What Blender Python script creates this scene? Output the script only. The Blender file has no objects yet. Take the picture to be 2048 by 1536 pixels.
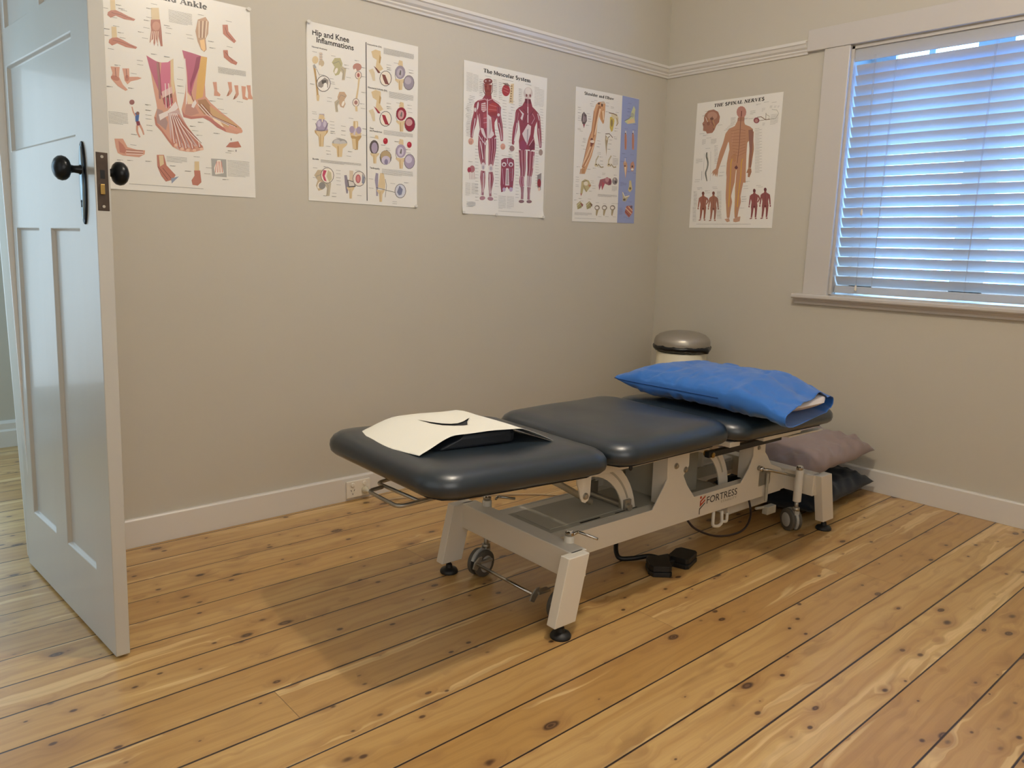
import bpy, bmesh, math, random
from mathutils import Vector, Matrix, Euler, noise
from mathutils.geometry import delaunay_2d_cdt
S = bpy.context.scene
COL = S.collection
PI = math.pi
R = math.radians

# ---------------------------------------------------------------- camera
cam = bpy.data.cameras.new('camera'); camo = bpy.data.objects.new('camera', cam); COL.objects.link(camo)
cam.sensor_width = 36.0; cam.lens = 1543.88 / 2048 * 36.0; cam.clip_start = 0.02; cam.clip_end = 200
CAMLOC = (-3.634425, -2.855999, 1.101168)
def rotm(a, b, c):
    return Matrix.Rotation(c, 3, 'Z') @ Matrix.Rotation(b, 3, 'Y') @ Matrix.Rotation(a, 3, 'X')
m = rotm(1.3932436, -0.0262539, -0.7210303).to_4x4(); m.translation = Vector(CAMLOC)
camo.matrix_world = m
S.camera = camo

# ---------------------------------------------------------------- world, exposure
S.view_settings.view_transform = 'Standard'; S.view_settings.look = 'None'
S.view_settings.gamma = 1.0; S.view_settings.use_curve_mapping = False
S.view_settings.exposure = 0.22
W = bpy.data.worlds.new('daylight'); S.world = W; W.use_nodes = True
wn = W.node_tree; wn.nodes.clear()
wo = wn.nodes.new('ShaderNodeOutputWorld'); bg = wn.nodes.new('ShaderNodeBackground')
tc = wn.nodes.new('ShaderNodeTexCoord'); sp = wn.nodes.new('ShaderNodeSeparateXYZ'); rp = wn.nodes.new('ShaderNodeValToRGB')
mr = wn.nodes.new('ShaderNodeMapRange'); mr.inputs[1].default_value = -1; mr.inputs[2].default_value = 1
wn.links.new(tc.outputs['Generated'], sp.inputs[0]); wn.links.new(sp.outputs[2], mr.inputs[0]); wn.links.new(mr.outputs[0], rp.inputs[0])
e = rp.color_ramp.elements
e[0].position = 0.0; e[0].color = (0.03, 0.20, 0.85, 1)
e[1].position = 1.0; e[1].color = (0.44, 0.54, 0.64, 1)
for p_, c_ in ((0.48, (0.08, 0.38, 1.0, 1)), (0.53, (0.28, 0.62, 1.0, 1)), (0.70, (0.36, 0.62, 0.95, 1))):
    q_ = e.new(p_); q_.color = c_
wn.links.new(rp.outputs[0], bg.inputs[0]); bg.inputs[1].default_value = 15.0
wn.links.new(bg.outputs[0], wo.inputs[0])
S.cycles.max_bounces = 10; S.cycles.diffuse_bounces = 6; S.cycles.glossy_bounces = 5; S.cycles.transmission_bounces = 8
S.cycles.sample_clamp_indirect = 6.0; S.cycles.caustics_reflective = False; S.cycles.caustics_refractive = False
S.cycles.use_denoising = True
def area(name, loc, rot, sx, sy, power, col, spread=180):
    l = bpy.data.lights.new(name, 'AREA'); l.shape = 'RECTANGLE'; l.size = sx; l.size_y = sy; l.energy = power; l.color = col
    l.spread = R(spread)
    o = bpy.data.objects.new(name, l); COL.objects.link(o); o.location = loc; o.rotation_euler = rot; return o
# daylight from the hall; the three panels after it are added fill
area('hall_daylight', (-3.75, 1.74, 1.12), (R(-90), 0, 0), 1.4, 1.6, 6.5, (0.70, 0.86, 1.0))
area('hall_end_fill', (-4.50, 0.95, 1.5), (0, R(-90), 0), 1.6, 1.2, 26, (0.48, 0.74, 1.0))  # fill panel added to brighten the far hall wall
area('front_fill', (-3.3, -3.70, 1.65), (R(90), 0, 0), 1.9, 1.5, 16, (1.0, 0.96, 0.93))  # fill panel added behind the camera to lift walls and soften shadows
area('left_fill', (-4.50, -1.9, 1.35), (0, R(-90), 0), 1.7, 1.8, 5, (0.74, 0.87, 1.0))  # fill panel added at the left wall, cools floor and door

# ---------------------------------------------------------------- materials
def lin(c):
    return tuple((v / 12.92 if v <= 0.04045 else ((v + 0.055) / 1.055) ** 2.4) for v in c)
def hexc(h):
    return lin(tuple(int(h[i:i + 2], 16) / 255 for i in (0, 2, 4)))
def mat(name, hx, rough=0.5, metal=0.0, var=0.0, vscale=6.0, bump=0.0, bscale=60.0, coat=0.0, spec=0.5, sheen=0.0, rvar=0.0, stretch=(1, 1, 1), sss=0.0):
    M = bpy.data.materials.new(name); M.use_nodes = True; nt = M.node_tree; b = nt.nodes['Principled BSDF']
    c = hexc(hx); b.inputs['Base Color'].default_value = (*c, 1); b.inputs['Roughness'].default_value = rough; b.inputs['Metallic'].default_value = metal
    b.inputs['Coat Weight'].default_value = coat; b.inputs['Coat Roughness'].default_value = 0.08; b.inputs['Specular IOR Level'].default_value = spec
    b.inputs['Sheen Weight'].default_value = sheen
    if var or bump or rvar:
        t = nt.nodes.new('ShaderNodeTexCoord'); mp = nt.nodes.new('ShaderNodeMapping'); mp.inputs['Scale'].default_value = stretch
        nt.links.new(t.outputs['Object'], mp.inputs[0])
    if var:
        n = nt.nodes.new('ShaderNodeTexNoise'); n.inputs['Scale'].default_value = vscale; n.inputs['Detail'].default_value = 4
        nt.links.new(mp.outputs[0], n.inputs['Vector'])
        x = nt.nodes.new('ShaderNodeMix'); x.data_type = 'RGBA'
        x.inputs[6].default_value = (*[v * (1 - var) for v in c], 1); x.inputs[7].default_value = (*[min(1, v * (1 + var)) for v in c], 1)
        nt.links.new(n.outputs[0], x.inputs[0]); nt.links.new(x.outputs[2], b.inputs['Base Color'])
    if rvar:
        n = nt.nodes.new('ShaderNodeTexNoise'); n.inputs['Scale'].default_value = vscale * 2
        q = nt.nodes.new('ShaderNodeMapRange'); q.inputs[3].default_value = max(0, rough - rvar); q.inputs[4].default_value = rough + rvar
        nt.links.new(mp.outputs[0], n.inputs['Vector']); nt.links.new(n.outputs[0], q.inputs[0]); nt.links.new(q.outputs[0], b.inputs['Roughness'])
    if bump:
        n = nt.nodes.new('ShaderNodeTexNoise'); n.inputs['Scale'].default_value = bscale; n.inputs['Detail'].default_value = 3
        u = nt.nodes.new('ShaderNodeBump'); u.inputs['Strength'].default_value = 1.0; u.inputs['Distance'].default_value = bump
        nt.links.new(mp.outputs[0], n.inputs['Vector']); nt.links.new(n.outputs[0], u.inputs['Height']); nt.links.new(u.outputs[0], b.inputs['Normal'])
    return M
M_wall = mat('painted_plaster', 'c1bcae', 0.75, var=0.015, vscale=1.5, bump=0.0004, bscale=45)
M_ceil = mat('ceiling_paint', 'ece9e0', 0.85, var=0.01)
M_trim = mat('white_gloss_trim', 'd9d6cf', 0.32, var=0.015, vscale=5, bump=0.0002, bscale=30)
M_trim_shade = mat('shaded_trim_paint', 'c6c2bc', 0.35, var=0.015, vscale=5)  # same trim paint, darkened for the shade on the window wall
M_door = mat('old_gloss_paint', 'bab8b0', 0.30, var=0.012, vscale=5, bump=0.00012, bscale=60, coat=0.25, rvar=0.06, stretch=(1, 1, 0.35))
M_vinyl = mat('navy_vinyl', '1d2831', 0.37, bump=0.00006, bscale=700, rvar=0.04, coat=0.5)
M_vinyl.node_tree.nodes['Principled BSDF'].inputs['Coat Roughness'].default_value = 0.28
M_foam = mat('dark_navy_foam', '0b141e', 0.6)
M_ply = mat('black_board', '15120f', 0.7)
M_white = mat('powder_coat_cream', 'dad4c6', 0.42, bump=0.00008, bscale=500)
M_grey = mat('powder_coat_grey', 'aaa697', 0.5, bump=0.00008, bscale=500)
M_chrome = mat('chrome', 'b9b6b0', 0.18, metal=1.0)
M_steel = mat('brushed_rod', 'a8a296', 0.36, metal=0.75)
M_brass = mat('brass', 'a88a50', 0.3, metal=1.0)
M_rubber = mat('black_rubber', '141414', 0.5)
M_tyre = mat('grey_tyre', '55524b', 0.55)
M_hub = mat('grey_hub', 'a9aaa6', 0.45)
M_black = mat('black_plastic', '0d0d0e', 0.45, bump=0.0001, bscale=200)
M_blue = mat('blue_cotton', '2766b4', 0.85, bump=0.004, bscale=13, sheen=0.25, var=0.04, vscale=12)
M_taupe = mat('taupe_cotton', '8d7d7a', 0.9, bump=0.003, bscale=12, sheen=0.2, var=0.03, vscale=9)
M_navyc = mat('navy_cloth', '0d1926', 0.92, bump=0.0006, bscale=60, sheen=0.1)
M_pillow = mat('white_pillow', 'd8cfca', 0.9, bump=0.0006, bscale=30)
M_paper = mat('paper_towel', 'f1f0e4', 0.9, bump=0.0002, bscale=250)
M_lid = mat('brushed_lid', 'a8a296', 0.38, metal=0.6)
M_binb = mat('cream_enamel', 'e4ddc4', 0.35)
M_bag = mat('black_bin_bag', '0c0c0d', 0.35, bump=0.002, bscale=40)
M_plate = mat('outlet_plastic', 'e6e0d2', 0.3)
M_slot = mat('slot_black', '0a0a0a', 0.7)
M_dark = mat('blackened_brass', '1a1d20', 0.3, metal=0.55, bump=0.0003, bscale=120)
M_plated = mat('worn_nickel', '8c9698', 0.3, metal=0.8, var=0.2, vscale=30)
M_lock = mat('tarnished_lock', '4a3f36', 0.4, metal=0.7, var=0.35, vscale=60)
M_ink1 = mat('logo_black', '2b2320', 0.5)
M_ink2 = mat('logo_orange', 'b8482a', 0.5)
M_ink3 = mat('logo_grey', 'a39a8a', 0.5)
M_tape = mat('adhesive_tape', 'dcdad2', 0.2)
# blind slats: white vinyl that lets a little light through
M_slat = bpy.data.materials.new('slat_vinyl'); M_slat.use_nodes = True
nt = M_slat.node_tree; b_ = nt.nodes['Principled BSDF']; b_.inputs['Base Color'].default_value = (*hexc('c4c6c8'), 1); b_.inputs['Roughness'].default_value = 0.4
tr_ = nt.nodes.new('ShaderNodeBsdfTranslucent'); tr_.inputs[0].default_value = (*hexc('d8dce0'), 1); mx_ = nt.nodes.new('ShaderNodeMixShader'); mx_.inputs[0].default_value = 0.23
nt.links.new(b_.outputs[0], mx_.inputs[1]); nt.links.new(tr_.outputs[0], mx_.inputs[2]); nt.links.new(mx_.outputs[0], nt.nodes['Material Output'].inputs[0])
M_glass = bpy.data.materials.new('window_glass'); M_glass.use_nodes = True
nt = M_glass.node_tree; nt.nodes.remove(nt.nodes['Principled BSDF'])
t1 = nt.nodes.new('ShaderNodeBsdfTransparent'); g1 = nt.nodes.new('ShaderNodeBsdfGlossy'); g1.inputs['Roughness'].default_value = 0.02
mx_ = nt.nodes.new('ShaderNodeMixShader'); mx_.inputs[0].default_value = 0.06
nt.links.new(t1.outputs[0], mx_.inputs[1]); nt.links.new(g1.outputs[0], mx_.inputs[2]); nt.links.new(mx_.outputs[0], nt.nodes['Material Output'].inputs[0])
# printed poster paper: the print is the colour attribute
M_print = bpy.data.materials.new('laminated_print'); M_print.use_nodes = True
nt = M_print.node_tree; b_ = nt.nodes['Principled BSDF']; at = nt.nodes.new('ShaderNodeAttribute'); at.attribute_name = 'ink'
nt.links.new(at.outputs['Color'], b_.inputs['Base Color']); b_.inputs['Roughness'].default_value = 0.38; b_.inputs['Coat Weight'].default_value = 0.3; b_.inputs['Coat Roughness'].default_value = 0.2

# floor: knotty cypress boards running along x
def floor_material():
    M = bpy.data.materials.new('cypress_boards'); M.use_nodes = True; nt = M.node_tree; N = nt.nodes; L = nt.links
    b = N['Principled BSDF']
    def mth(op, a, bb=None, c=None, clamp=False):
        n = N.new('ShaderNodeMath'); n.operation = op; n.use_clamp = clamp
        for i, v in enumerate((a, bb, c)):
            if v is None: continue
            if isinstance(v, (int, float)): n.inputs[i].default_value = v
            else: L.new(v, n.inputs[i])
        return n.outputs[0]
    def comb(x, y, z=0.0):
        n = N.new('ShaderNodeCombineXYZ')
        for i, v in enumerate((x, y, z)):
            if isinstance(v, (int, float)): n.inputs[i].default_value = v
            else: L.new(v, n.inputs[i])
        return n.outputs[0]
    def noi(vec, sc, det=3, dist=0.0, rough=0.5):
        n = N.new('ShaderNodeTexNoise'); n.inputs['Scale'].default_value = sc; n.inputs['Detail'].default_value = det; n.inputs['Distortion'].default_value = dist
        n.inputs['Roughness'].default_value = rough; L.new(vec, n.inputs['Vector']); return n.outputs[0]
    def ss(v, a, bb, o0=0.0, o1=1.0):
        n = N.new('ShaderNodeMapRange'); n.interpolation_type = 'SMOOTHSTEP'; n.inputs[1].default_value = a; n.inputs[2].default_value = bb
        n.inputs[3].default_value = o0; n.inputs[4].default_value = o1; L.new(v, n.inputs[0]); return n.outputs[0]
    def mixc(f, a, bb, mode='MIX'):
        n = N.new('ShaderNodeMix'); n.data_type = 'RGBA'; n.blend_type = mode
        for i, v in ((0, f), (6, a), (7, bb)):
            if isinstance(v, (int, float)): n.inputs[i].default_value = v
            elif isinstance(v, tuple): n.inputs[i].default_value = (*v, 1)
            else: L.new(v, n.inputs[i])
        return n.outputs[2]
    geo = N.new('ShaderNodeNewGeometry'); s = N.new('ShaderNodeSeparateXYZ'); L.new(geo.outputs['Position'], s.inputs[0])
    X, Y = s.outputs[0], s.outputs[1]
    row = mth('DIVIDE', mth('ADD', Y, 0.1746), 0.1428)
    idx = mth('FLOOR', row); fr = mth('FRACT', row)
    edge = mth('MULTIPLY', mth('MINIMUM', fr, mth('SUBTRACT', 1.0, fr)), 0.1428)
    wn1 = N.new('ShaderNodeTexWhiteNoise'); wn1.noise_dimensions = '1D'; L.new(idx, wn1.inputs['W']); rnd = wn1.outputs['Value']
    # butt joints, one board is several metres long
    jx = mth('DIVIDE', mth('ADD', X, mth('MULTIPLY', rnd, 7.3)), 3.7); jf = mth('FRACT', jx); jidx = mth('FLOOR', jx)
    jd = mth('MULTIPLY', mth('MINIMUM', jf, mth('SUBTRACT', 1.0, jf)), 3.7)
    wn2 = N.new('ShaderNodeTexWhiteNoise'); wn2.noise_dimensions = '2D'; L.new(comb(idx, jidx), wn2.inputs['Vector']); rb = wn2.outputs['Value']
    cr = N.new('ShaderNodeSeparateColor'); L.new(wn2.outputs['Color'], cr.inputs[0]); rb2 = cr.outputs[1]
    # board space, shifted per board
    bx = mth('ADD', X, mth('MULTIPLY', rb, 37.0)); by = mth('ADD', mth('MULTIPLY', fr, 0.1428), mth('MULTIPLY', rb2, 11.0))
    # knots: voronoi cells in stretched board space
    def knots(scx, scy, seed, thr0, thr1, dens):
        wob = noi(comb(bx, by, seed), 9, 2); 
        vx = mth('ADD', mth('MULTIPLY', bx, scx), mth('MULTIPLY', wob, 0.22)); vy = mth('MULTIPLY', by, scy)
        v = N.new('ShaderNodeTexVoronoi'); v.voronoi_dimensions = '3D'; v.inputs['Scale'].default_value = 1; v.inputs['Randomness'].default_value = 1.0
        L.new(comb(vx, vy, mth('ADD', mth('MULTIPLY', idx, 3.17), seed)), v.inputs['Vector'])
        cc = N.new('ShaderNodeSeparateColor'); L.new(v.outputs['Color'], cc.inputs[0])
        keep = mth('LESS_THAN', cc.outputs[0], dens)
        size = mth('ADD', 0.45, mth('MULTIPLY', cc.outputs[1], 0.9))
        d = mth('DIVIDE', v.outputs['Distance'], size)
        return d, keep
    d1, k1 = knots(6.5, 12.0, 1.3, 0, 0, 0.72)
    d2, k2 = knots(13.0, 20.0, 7.7, 0, 0, 0.6)
    core1 = mth('MULTIPLY', ss(d1, 0.08, 0.15, 1, 0), k1); halo1 = mth('MULTIPLY', ss(d1, 0.10, 0.42, 1, 0), k1)
    core2 = mth('MULTIPLY', ss(d2, 0.07, 0.15, 1, 0), k2); halo2 = mth('MULTIPLY', ss(d2, 0.1, 0.5, 1, 0), k2)
    ring = mth('MULTIPLY', mth('SUBTRACT', ss(d1, 0.03, 0.05), ss(d1, 0.06, 0.08)), k1)
    # grain warps around the knots
    warp = mth('ADD', mth('MULTIPLY', halo1, 0.030), mth('MULTIPLY', halo2, 0.010))
    low = noi(comb(mth('MULTIPLY', bx, 1.1), mth('MULTIPLY', by, 7.0), 2.0), 1.6, 3, 0.4)
    gy = mth('ADD', mth('ADD', by, warp), mth('MULTIPLY', low, 0.09))
    wv = N.new('ShaderNodeTexWave'); wv.wave_type = 'BANDS'; wv.bands_direction = 'Y'; wv.inputs['Scale'].default_value = 9.0; wv.inputs['Distortion'].default_value = 2.2
    wv.inputs['Detail'].default_value = 3; wv.inputs['Detail Scale'].default_value = 2.0
    L.new(comb(mth('MULTIPLY', bx, 0.22), gy, rb), wv.inputs['Vector'])
    fine = noi(comb(mth('MULTIPLY', bx, 5.0), mth('MULTIPLY', gy, 260.0), 0.0), 1.0, 3)
    heart = ss(noi(comb(mth('MULTIPLY', bx, 0.9), mth('MULTIPLY', gy, 9.0), mth('MULTIPLY', rb, 9.0)), 1.2, 2, 0.8), 0.42, 0.60)
    tone = mixc(rb, hexc('b58c50'), hexc('d0ad70'))
    tone = mixc(mth('MULTIPLY', heart, 0.55), tone, mixc(rb2, hexc('a67b40'), hexc('b48b52')))
    sap = ss(noi(comb(mth('MULTIPLY', bx, 0.7), mth('MULTIPLY', gy, 12.0), mth('ADD', rb2, 4.0)), 1.3, 2, 0.5), 0.60, 0.64)
    tone = mixc(mth('MULTIPLY', sap, 0.7), tone, hexc('e2c38a'))
    tone = mixc(mth('MULTIPLY', ss(wv.outputs['Fac'], 0.55, 1.0), 0.20), tone, hexc('8d6236'))
    tone = mixc(mth('MULTIPLY', ss(fine, 0.35, 0.75), 0.16), tone, hexc('8a6136'))
    tone = mixc(mth('MULTIPLY', halo1, 0.42), tone, hexc('8a5f38'))
    tone = mixc(mth('MULTIPLY', halo2, 0.30), tone, hexc('8f6640'))
    tone = mixc(mth('MULTIPLY', core1, 0.92), tone, hexc('3d2418')); tone = mixc(mth('MULTIPLY', core2, 0.88), tone, hexc('452a1c'))
    tone = mixc(mth('MULTIPLY', ring, 0.45), tone, hexc('8d6a48'))
    patch = ss(noi(comb(mth('MULTIPLY', bx, 2.0), mth('MULTIPLY', by, 9.0), 5.5), 1.6, 2), 0.62, 0.75)
    tone = mixc(mth('MULTIPLY', patch, 0.45), tone, hexc('78522d'))
    gapw = mth('ADD', 0.0016, mth('MULTIPLY', rnd, 0.0016))
    gn = N.new('ShaderNodeMapRange'); gn.interpolation_type = 'SMOOTHSTEP'; L.new(edge, gn.inputs[0]); L.new(mth('MULTIPLY', gapw, 0.55), gn.inputs[1]); L.new(mth('MULTIPLY', gapw, 1.5), gn.inputs[2])
    gn.inputs[3].default_value = 1; gn.inputs[4].default_value = 0
    gap = mth('MAXIMUM', gn.outputs[0], mth('MULTIPLY', ss(jd, 0.0003, 0.0012, 1, 0), 0.6))
    tone = mixc(gap, tone, hexc('241008'))
    L.new(tone, b.inputs['Base Color'])
    rg = mth('ADD', 0.30, mth('MULTIPLY', noi(comb(X, Y), 8, 2), 0.14))
    L.new(rg, b.inputs['Roughness']); b.inputs['Coat Weight'].default_value = 0.5; b.inputs['Coat Roughness'].default_value = 0.26
    h = mth('SUBTRACT', mth('MULTIPLY', fine, 0.06), mth('MULTIPLY', gap, 1.0))
    bu = N.new('ShaderNodeBump'); bu.inputs['Distance'].default_value = 0.0016; bu.inputs['Strength'].default_value = 0.6
    L.new(h, bu.inputs['Height']); L.new(bu.outputs[0], b.inputs['Normal'])
    return M
M_floor = floor_material()

# ---------------------------------------------------------------- mesh helpers
def link(name, bm, material, parent=None, smooth=False, loc=None, rot=None, bevel=0.0, seg=2, auto=None):
    me = bpy.data.meshes.new(name); bmesh.ops.recalc_face_normals(bm, faces=bm.faces[:]) if smooth != 'keep' else None
    bm.to_mesh(me); bm.free()
    mats = material if isinstance(material, (list, tuple)) else [material]
    for m_ in mats: me.materials.append(m_)
    if smooth:
        for p in me.polygons: p.use_smooth = True
        if auto:
            me.set_sharp_from_angle(angle=R(auto))
    o = bpy.data.objects.new(name, me); COL.objects.link(o)
    if parent: o.parent = parent
    if loc is not None: o.location = loc
    if rot is not None: o.rotation_euler = rot
    if bevel:
        md = o.modifiers.new('bevel', 'BEVEL'); md.width = bevel; md.segments = seg; md.limit_method = 'ANGLE'; md.angle_limit = R(35)
    return o
def empty(name, loc=(0, 0, 0), rot=(0, 0, 0), parent=None):
    o = bpy.data.objects.new(name, None); COL.objects.link(o); o.location = loc; o.rotation_euler = rot; o.empty_display_size = 0.1
    if parent: o.parent = parent
    return o
def tag(o, label=None, cat=None, group=None, kind=None):
    if label: o['label'] = label
    if cat: o['category'] = cat
    if group: o['group'] = group
    if kind: o['kind'] = kind
    return o
def box(bm, lo, hi, mi=0):
    x0, y0, z0 = lo; x1, y1, z1 = hi
    v = [bm.verts.new(p) for p in ((x0, y0, z0), (x1, y0, z0), (x1, y1, z0), (x0, y1, z0), (x0, y0, z1), (x1, y0, z1), (x1, y1, z1), (x0, y1, z1))]
    for f in ((3, 2, 1, 0), (4, 5, 6, 7), (0, 1, 5, 4), (1, 2, 6, 5), (2, 3, 7, 6), (3, 0, 4, 7)):
        fc = bm.faces.new([v[i] for i in f]); fc.material_index = mi
    return v
def hexa(bm, pts):
    v = [bm.verts.new(p) for p in pts]
    for f in ((3, 2, 1, 0), (4, 5, 6, 7), (0, 1, 5, 4), (1, 2, 6, 5), (2, 3, 7, 6), (3, 0, 4, 7)): bm.faces.new([v[i] for i in f])
def B(): return bmesh.new()
def bxo(name, lo, hi, m_, parent=None, bevel=0.0, **k):
    bm = B(); box(bm, lo, hi); return link(name, bm, m_, parent, bevel=bevel, **k)
def prism(bm, pts, axis, a, b):
    """extrude polygon pts (2D) along axis from a to b"""
    def P(p, t):
        if axis == 'y': return (p[0], t, p[1])
        if axis == 'x': return (t, p[0], p[1])
        return (p[0], p[1], t)
    v0 = [bm.verts.new(P(p, a)) for p in pts]; v1 = [bm.verts.new(P(p, b)) for p in pts]
    n = len(pts)
    f0 = bm.faces.new(v0); f1 = bm.faces.new(v1[::-1])
    for i in range(n):
        j = (i + 1) % n; bm.faces.new((v0[i], v1[i], v1[j], v0[j]))
    f0.normal_update(); f1.normal_update()
    bmesh.ops.triangulate(bm, faces=[f0, f1])
def tube(bm, pts, r, n=10, closed=False, cap=True):
    pts = [Vector(p) for p in pts]; rings = []
    rr = r if isinstance(r, (list, tuple)) else [r] * len(pts)
    up = None
    for i, p in enumerate(pts):
        if closed: t = (pts[(i + 1) % len(pts)] - pts[i - 1])
        else: t = pts[min(i + 1, len(pts) - 1)] - pts[max(i - 1, 0)]
        t.normalize()
        if up is None:
            up = Vector((0, 0, 1)) if abs(t.z) < 0.9 else Vector((1, 0, 0))
        s = t.cross(up)
        if s.length < 1e-4: s = t.cross(Vector((0.3, 1, 0.2)))
        s.normalize(); up = s.cross(t).normalized()
        rings.append([bm.verts.new(p + (s * math.cos(a) + up * math.sin(a)) * rr[i]) for a in [2 * PI * k / n for k in range(n)]])
    m_ = len(rings)
    for i in range(m_ if closed else m_ - 1):
        A, C = rings[i], rings[(i + 1) % m_]
        for k in range(n): bm.faces.new((A[k], A[(k + 1) % n], C[(k + 1) % n], C[k]))
    if cap and not closed:
        bm.faces.new(rings[0][::-1]); bm.faces.new(rings[-1])
def fillet(pts, r=0.02, n=5):
    pts = [Vector(p) for p in pts]; out = [pts[0]]
    for i in range(1, len(pts) - 1):
        p = pts[i]; a = (pts[i - 1] - p); b = (pts[i + 1] - p); rr = min(r, a.length * .45, b.length * .45)
        a = p + a.normalized() * rr; b = p + b.normalized() * rr
        for k in range(n + 1):
            t = k / n; out.append(a * (1 - t) ** 2 + p * 2 * t * (1 - t) + b * t * t)
    out.append(pts[-1]); return out
def catmull(pts, n=8):
    P = [Vector(p) for p in pts]; P = [P[0] * 2 - P[1]] + P + [P[-1] * 2 - P[-2]]; out = []
    for i in range(1, len(P) - 2):
        for k in range(n):
            t = k / n; a, b, c, d = P[i - 1:i + 3]
            out.append(0.5 * ((2 * b) + (c - a) * t + (2 * a - 5 * b + 4 * c - d) * t * t + (3 * b - a - 3 * c + d) * t ** 3))
    out.append(P[-2]); return out
def lathe(bm, prof, n=32, c=(0, 0, 0), axis='z', cap=True):
    rings = []
    for r_, h in prof:
        ring = []
        for k in range(n):
            a = 2 * PI * k / n; x, y = r_ * math.cos(a), r_ * math.sin(a)
            p = (x, y, h) if axis == 'z' else ((h, x, y) if axis == 'x' else (x, h, y))
            ring.append(bm.verts.new((p[0] + c[0], p[1] + c[1], p[2] + c[2])))
        rings.append(ring)
    for i in range(len(rings) - 1):
        for k in range(n): bm.faces.new((rings[i][k], rings[i][(k + 1) % n], rings[i + 1][(k + 1) % n], rings[i + 1][k]))
    if cap:
        bm.faces.new(rings[0][::-1]); bm.faces.new(rings[-1])

# ---------------------------------------------------------------- the room
RX0, RY0, CEIL = -4.55, -3.75, 2.78          # left wall x, front wall y
tag(bxo('floor', (RX0 - .1, RY0 - .1, -0.03), (0.22, 1.8, 0.0), M_floor), kind='structure')
tag(bxo('ceiling', (RX0 - .1, RY0 - .1, CEIL), (0.24, 1.95, CEIL + .1), M_ceil), kind='structure')
# back wall with the doorway: x from DX0 to DX1 is open up to DH
DX0, DX1, DH = -4.065, -3.205, 2.06
bm = B()
box(bm, (DX1, 0, 0), (0, 0.12, CEIL)); box(bm, (RX0, 0, 0), (DX0, 0.12, CEIL)); box(bm, (DX0, 0, DH), (DX1, 0.12, CEIL))
tag(link('wall_back', bm, M_wall), kind='structure')
# right wall with window opening
WY0, WY1, WZ0, WZ1 = -2.50, -1.05, 0.915, 2.04
bm = B()
box(bm, (0, WY1, 0), (0.24, 0.12, CEIL)); box(bm, (0, RY0, 0), (0.24, WY0, CEIL)); box(bm, (0, WY0, 0), (0.24, WY1, WZ0 - .02)); box(bm, (0, WY0, WZ1), (0.24, WY1, CEIL))
tag(link('wall_right', bm, M_wall), kind='structure')
tag(bxo('wall_front', (RX0, RY0 - .1, 0), (0.15, RY0, CEIL), M_wall), kind='structure')
tag(bxo('wall_left', (RX0 - .1, RY0 - .1, 0), (RX0, 1.9, CEIL), M_wall), kind='structure')
# hall beyond the doorway
HY = 1.80
bm = B(); box(bm, (RX0, HY, 0), (-1.9, HY + .1, CEIL))
tag(link('wall_hall', bm, M_wall), kind='structure')
tag(bxo('wall_hall_end', (-2.0, 0.12, 0), (-1.9, HY, CEIL), M_wall), kind='structure')
def skirt_prof(h=0.106, d=0.018): return [(0, 0), (d, 0), (d, h - .006), (d - .005, h), (0, h)]
def skirt(name, axis, at_, a, b, sgn, h=0.106, d=0.018, prof=None):
    bm = B(); pr = prof or skirt_prof(h, d)
    prism(bm, [(at_ + sgn * p[0], p[1]) for p in pr], axis, a, b)
    return tag(link(name, bm, M_trim, bevel=0.0015), kind='structure')
skirt('baseboard_back', 'x', 0, DX1 + .12, 0, -1)
skirt('baseboard_back_left', 'x', 0, RX0, DX0 - .12, -1)
skirt('baseboard_right', 'y', 0, RY0, 0, -1)
skirt('baseboard_left', 'y', RX0, RY0, 0, 1)
skirt('baseboard_front', 'x', RY0, RX0, 0, 1)
skirt('baseboard_hall', 'x', HY, RX0, -2.0, -1, prof=[(0, 0), (.022, 0), (.022, .085), (.016, .095), (.016, .125), (.008, .14), (0, .14)])
# picture rail
rail = [(0, 2.036), (.010, 2.038), (.012, 2.046), (.018, 2.052), (.018, 2.058), (.028, 2.066), (.034, 2.078), (.040, 2.082), (.040, 2.092), (.026, 2.094), (.026, 2.099), (0, 2.101)]
def railo(name, axis, a, b, at_=0, sgn=-1):
    bm = B(); prism(bm, [(at_ + sgn * p[0], p[1]) for p in rail], axis, a, b); return tag(link(name, bm, M_trim), kind='structure')
railo('trim_1', 'x', DX1 + .12, 0); railo('trim_2', 'y', -0.838, 0); railo('trim_3', 'x', RX0, DX0 - .12); railo('trim_4', 'y', RY0, 0, RX0, 1); railo('trim_5', 'y', RY0, WY0 - .22)
# doorway lining and architraves
bm = B()
box(bm, (DX1, -.012, 0), (DX1 + .105, 0, DH + .10)); box(bm, (DX0 - .105, -.012, 0), (DX0, 0, DH + .10)); box(bm, (DX0, -.012, DH), (DX1, 0, DH + .10))
box(bm, (DX1 - .0, .12, 0), (DX1 + .105, .135, DH + .10)); box(bm, (DX0 - .105, .12, 0), (DX0, .135, DH + .10)); box(bm, (DX0, .12, DH), (DX1, .135, DH + .10))
box(bm, (DX0 - .0, 0, 0), (DX0 + .02, .12, DH)); box(bm, (DX0 + .02, 0, DH - .02), (DX1, .12, DH))
tag(link('trim_6', bm, M_trim, bevel=.003), kind='structure')

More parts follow.
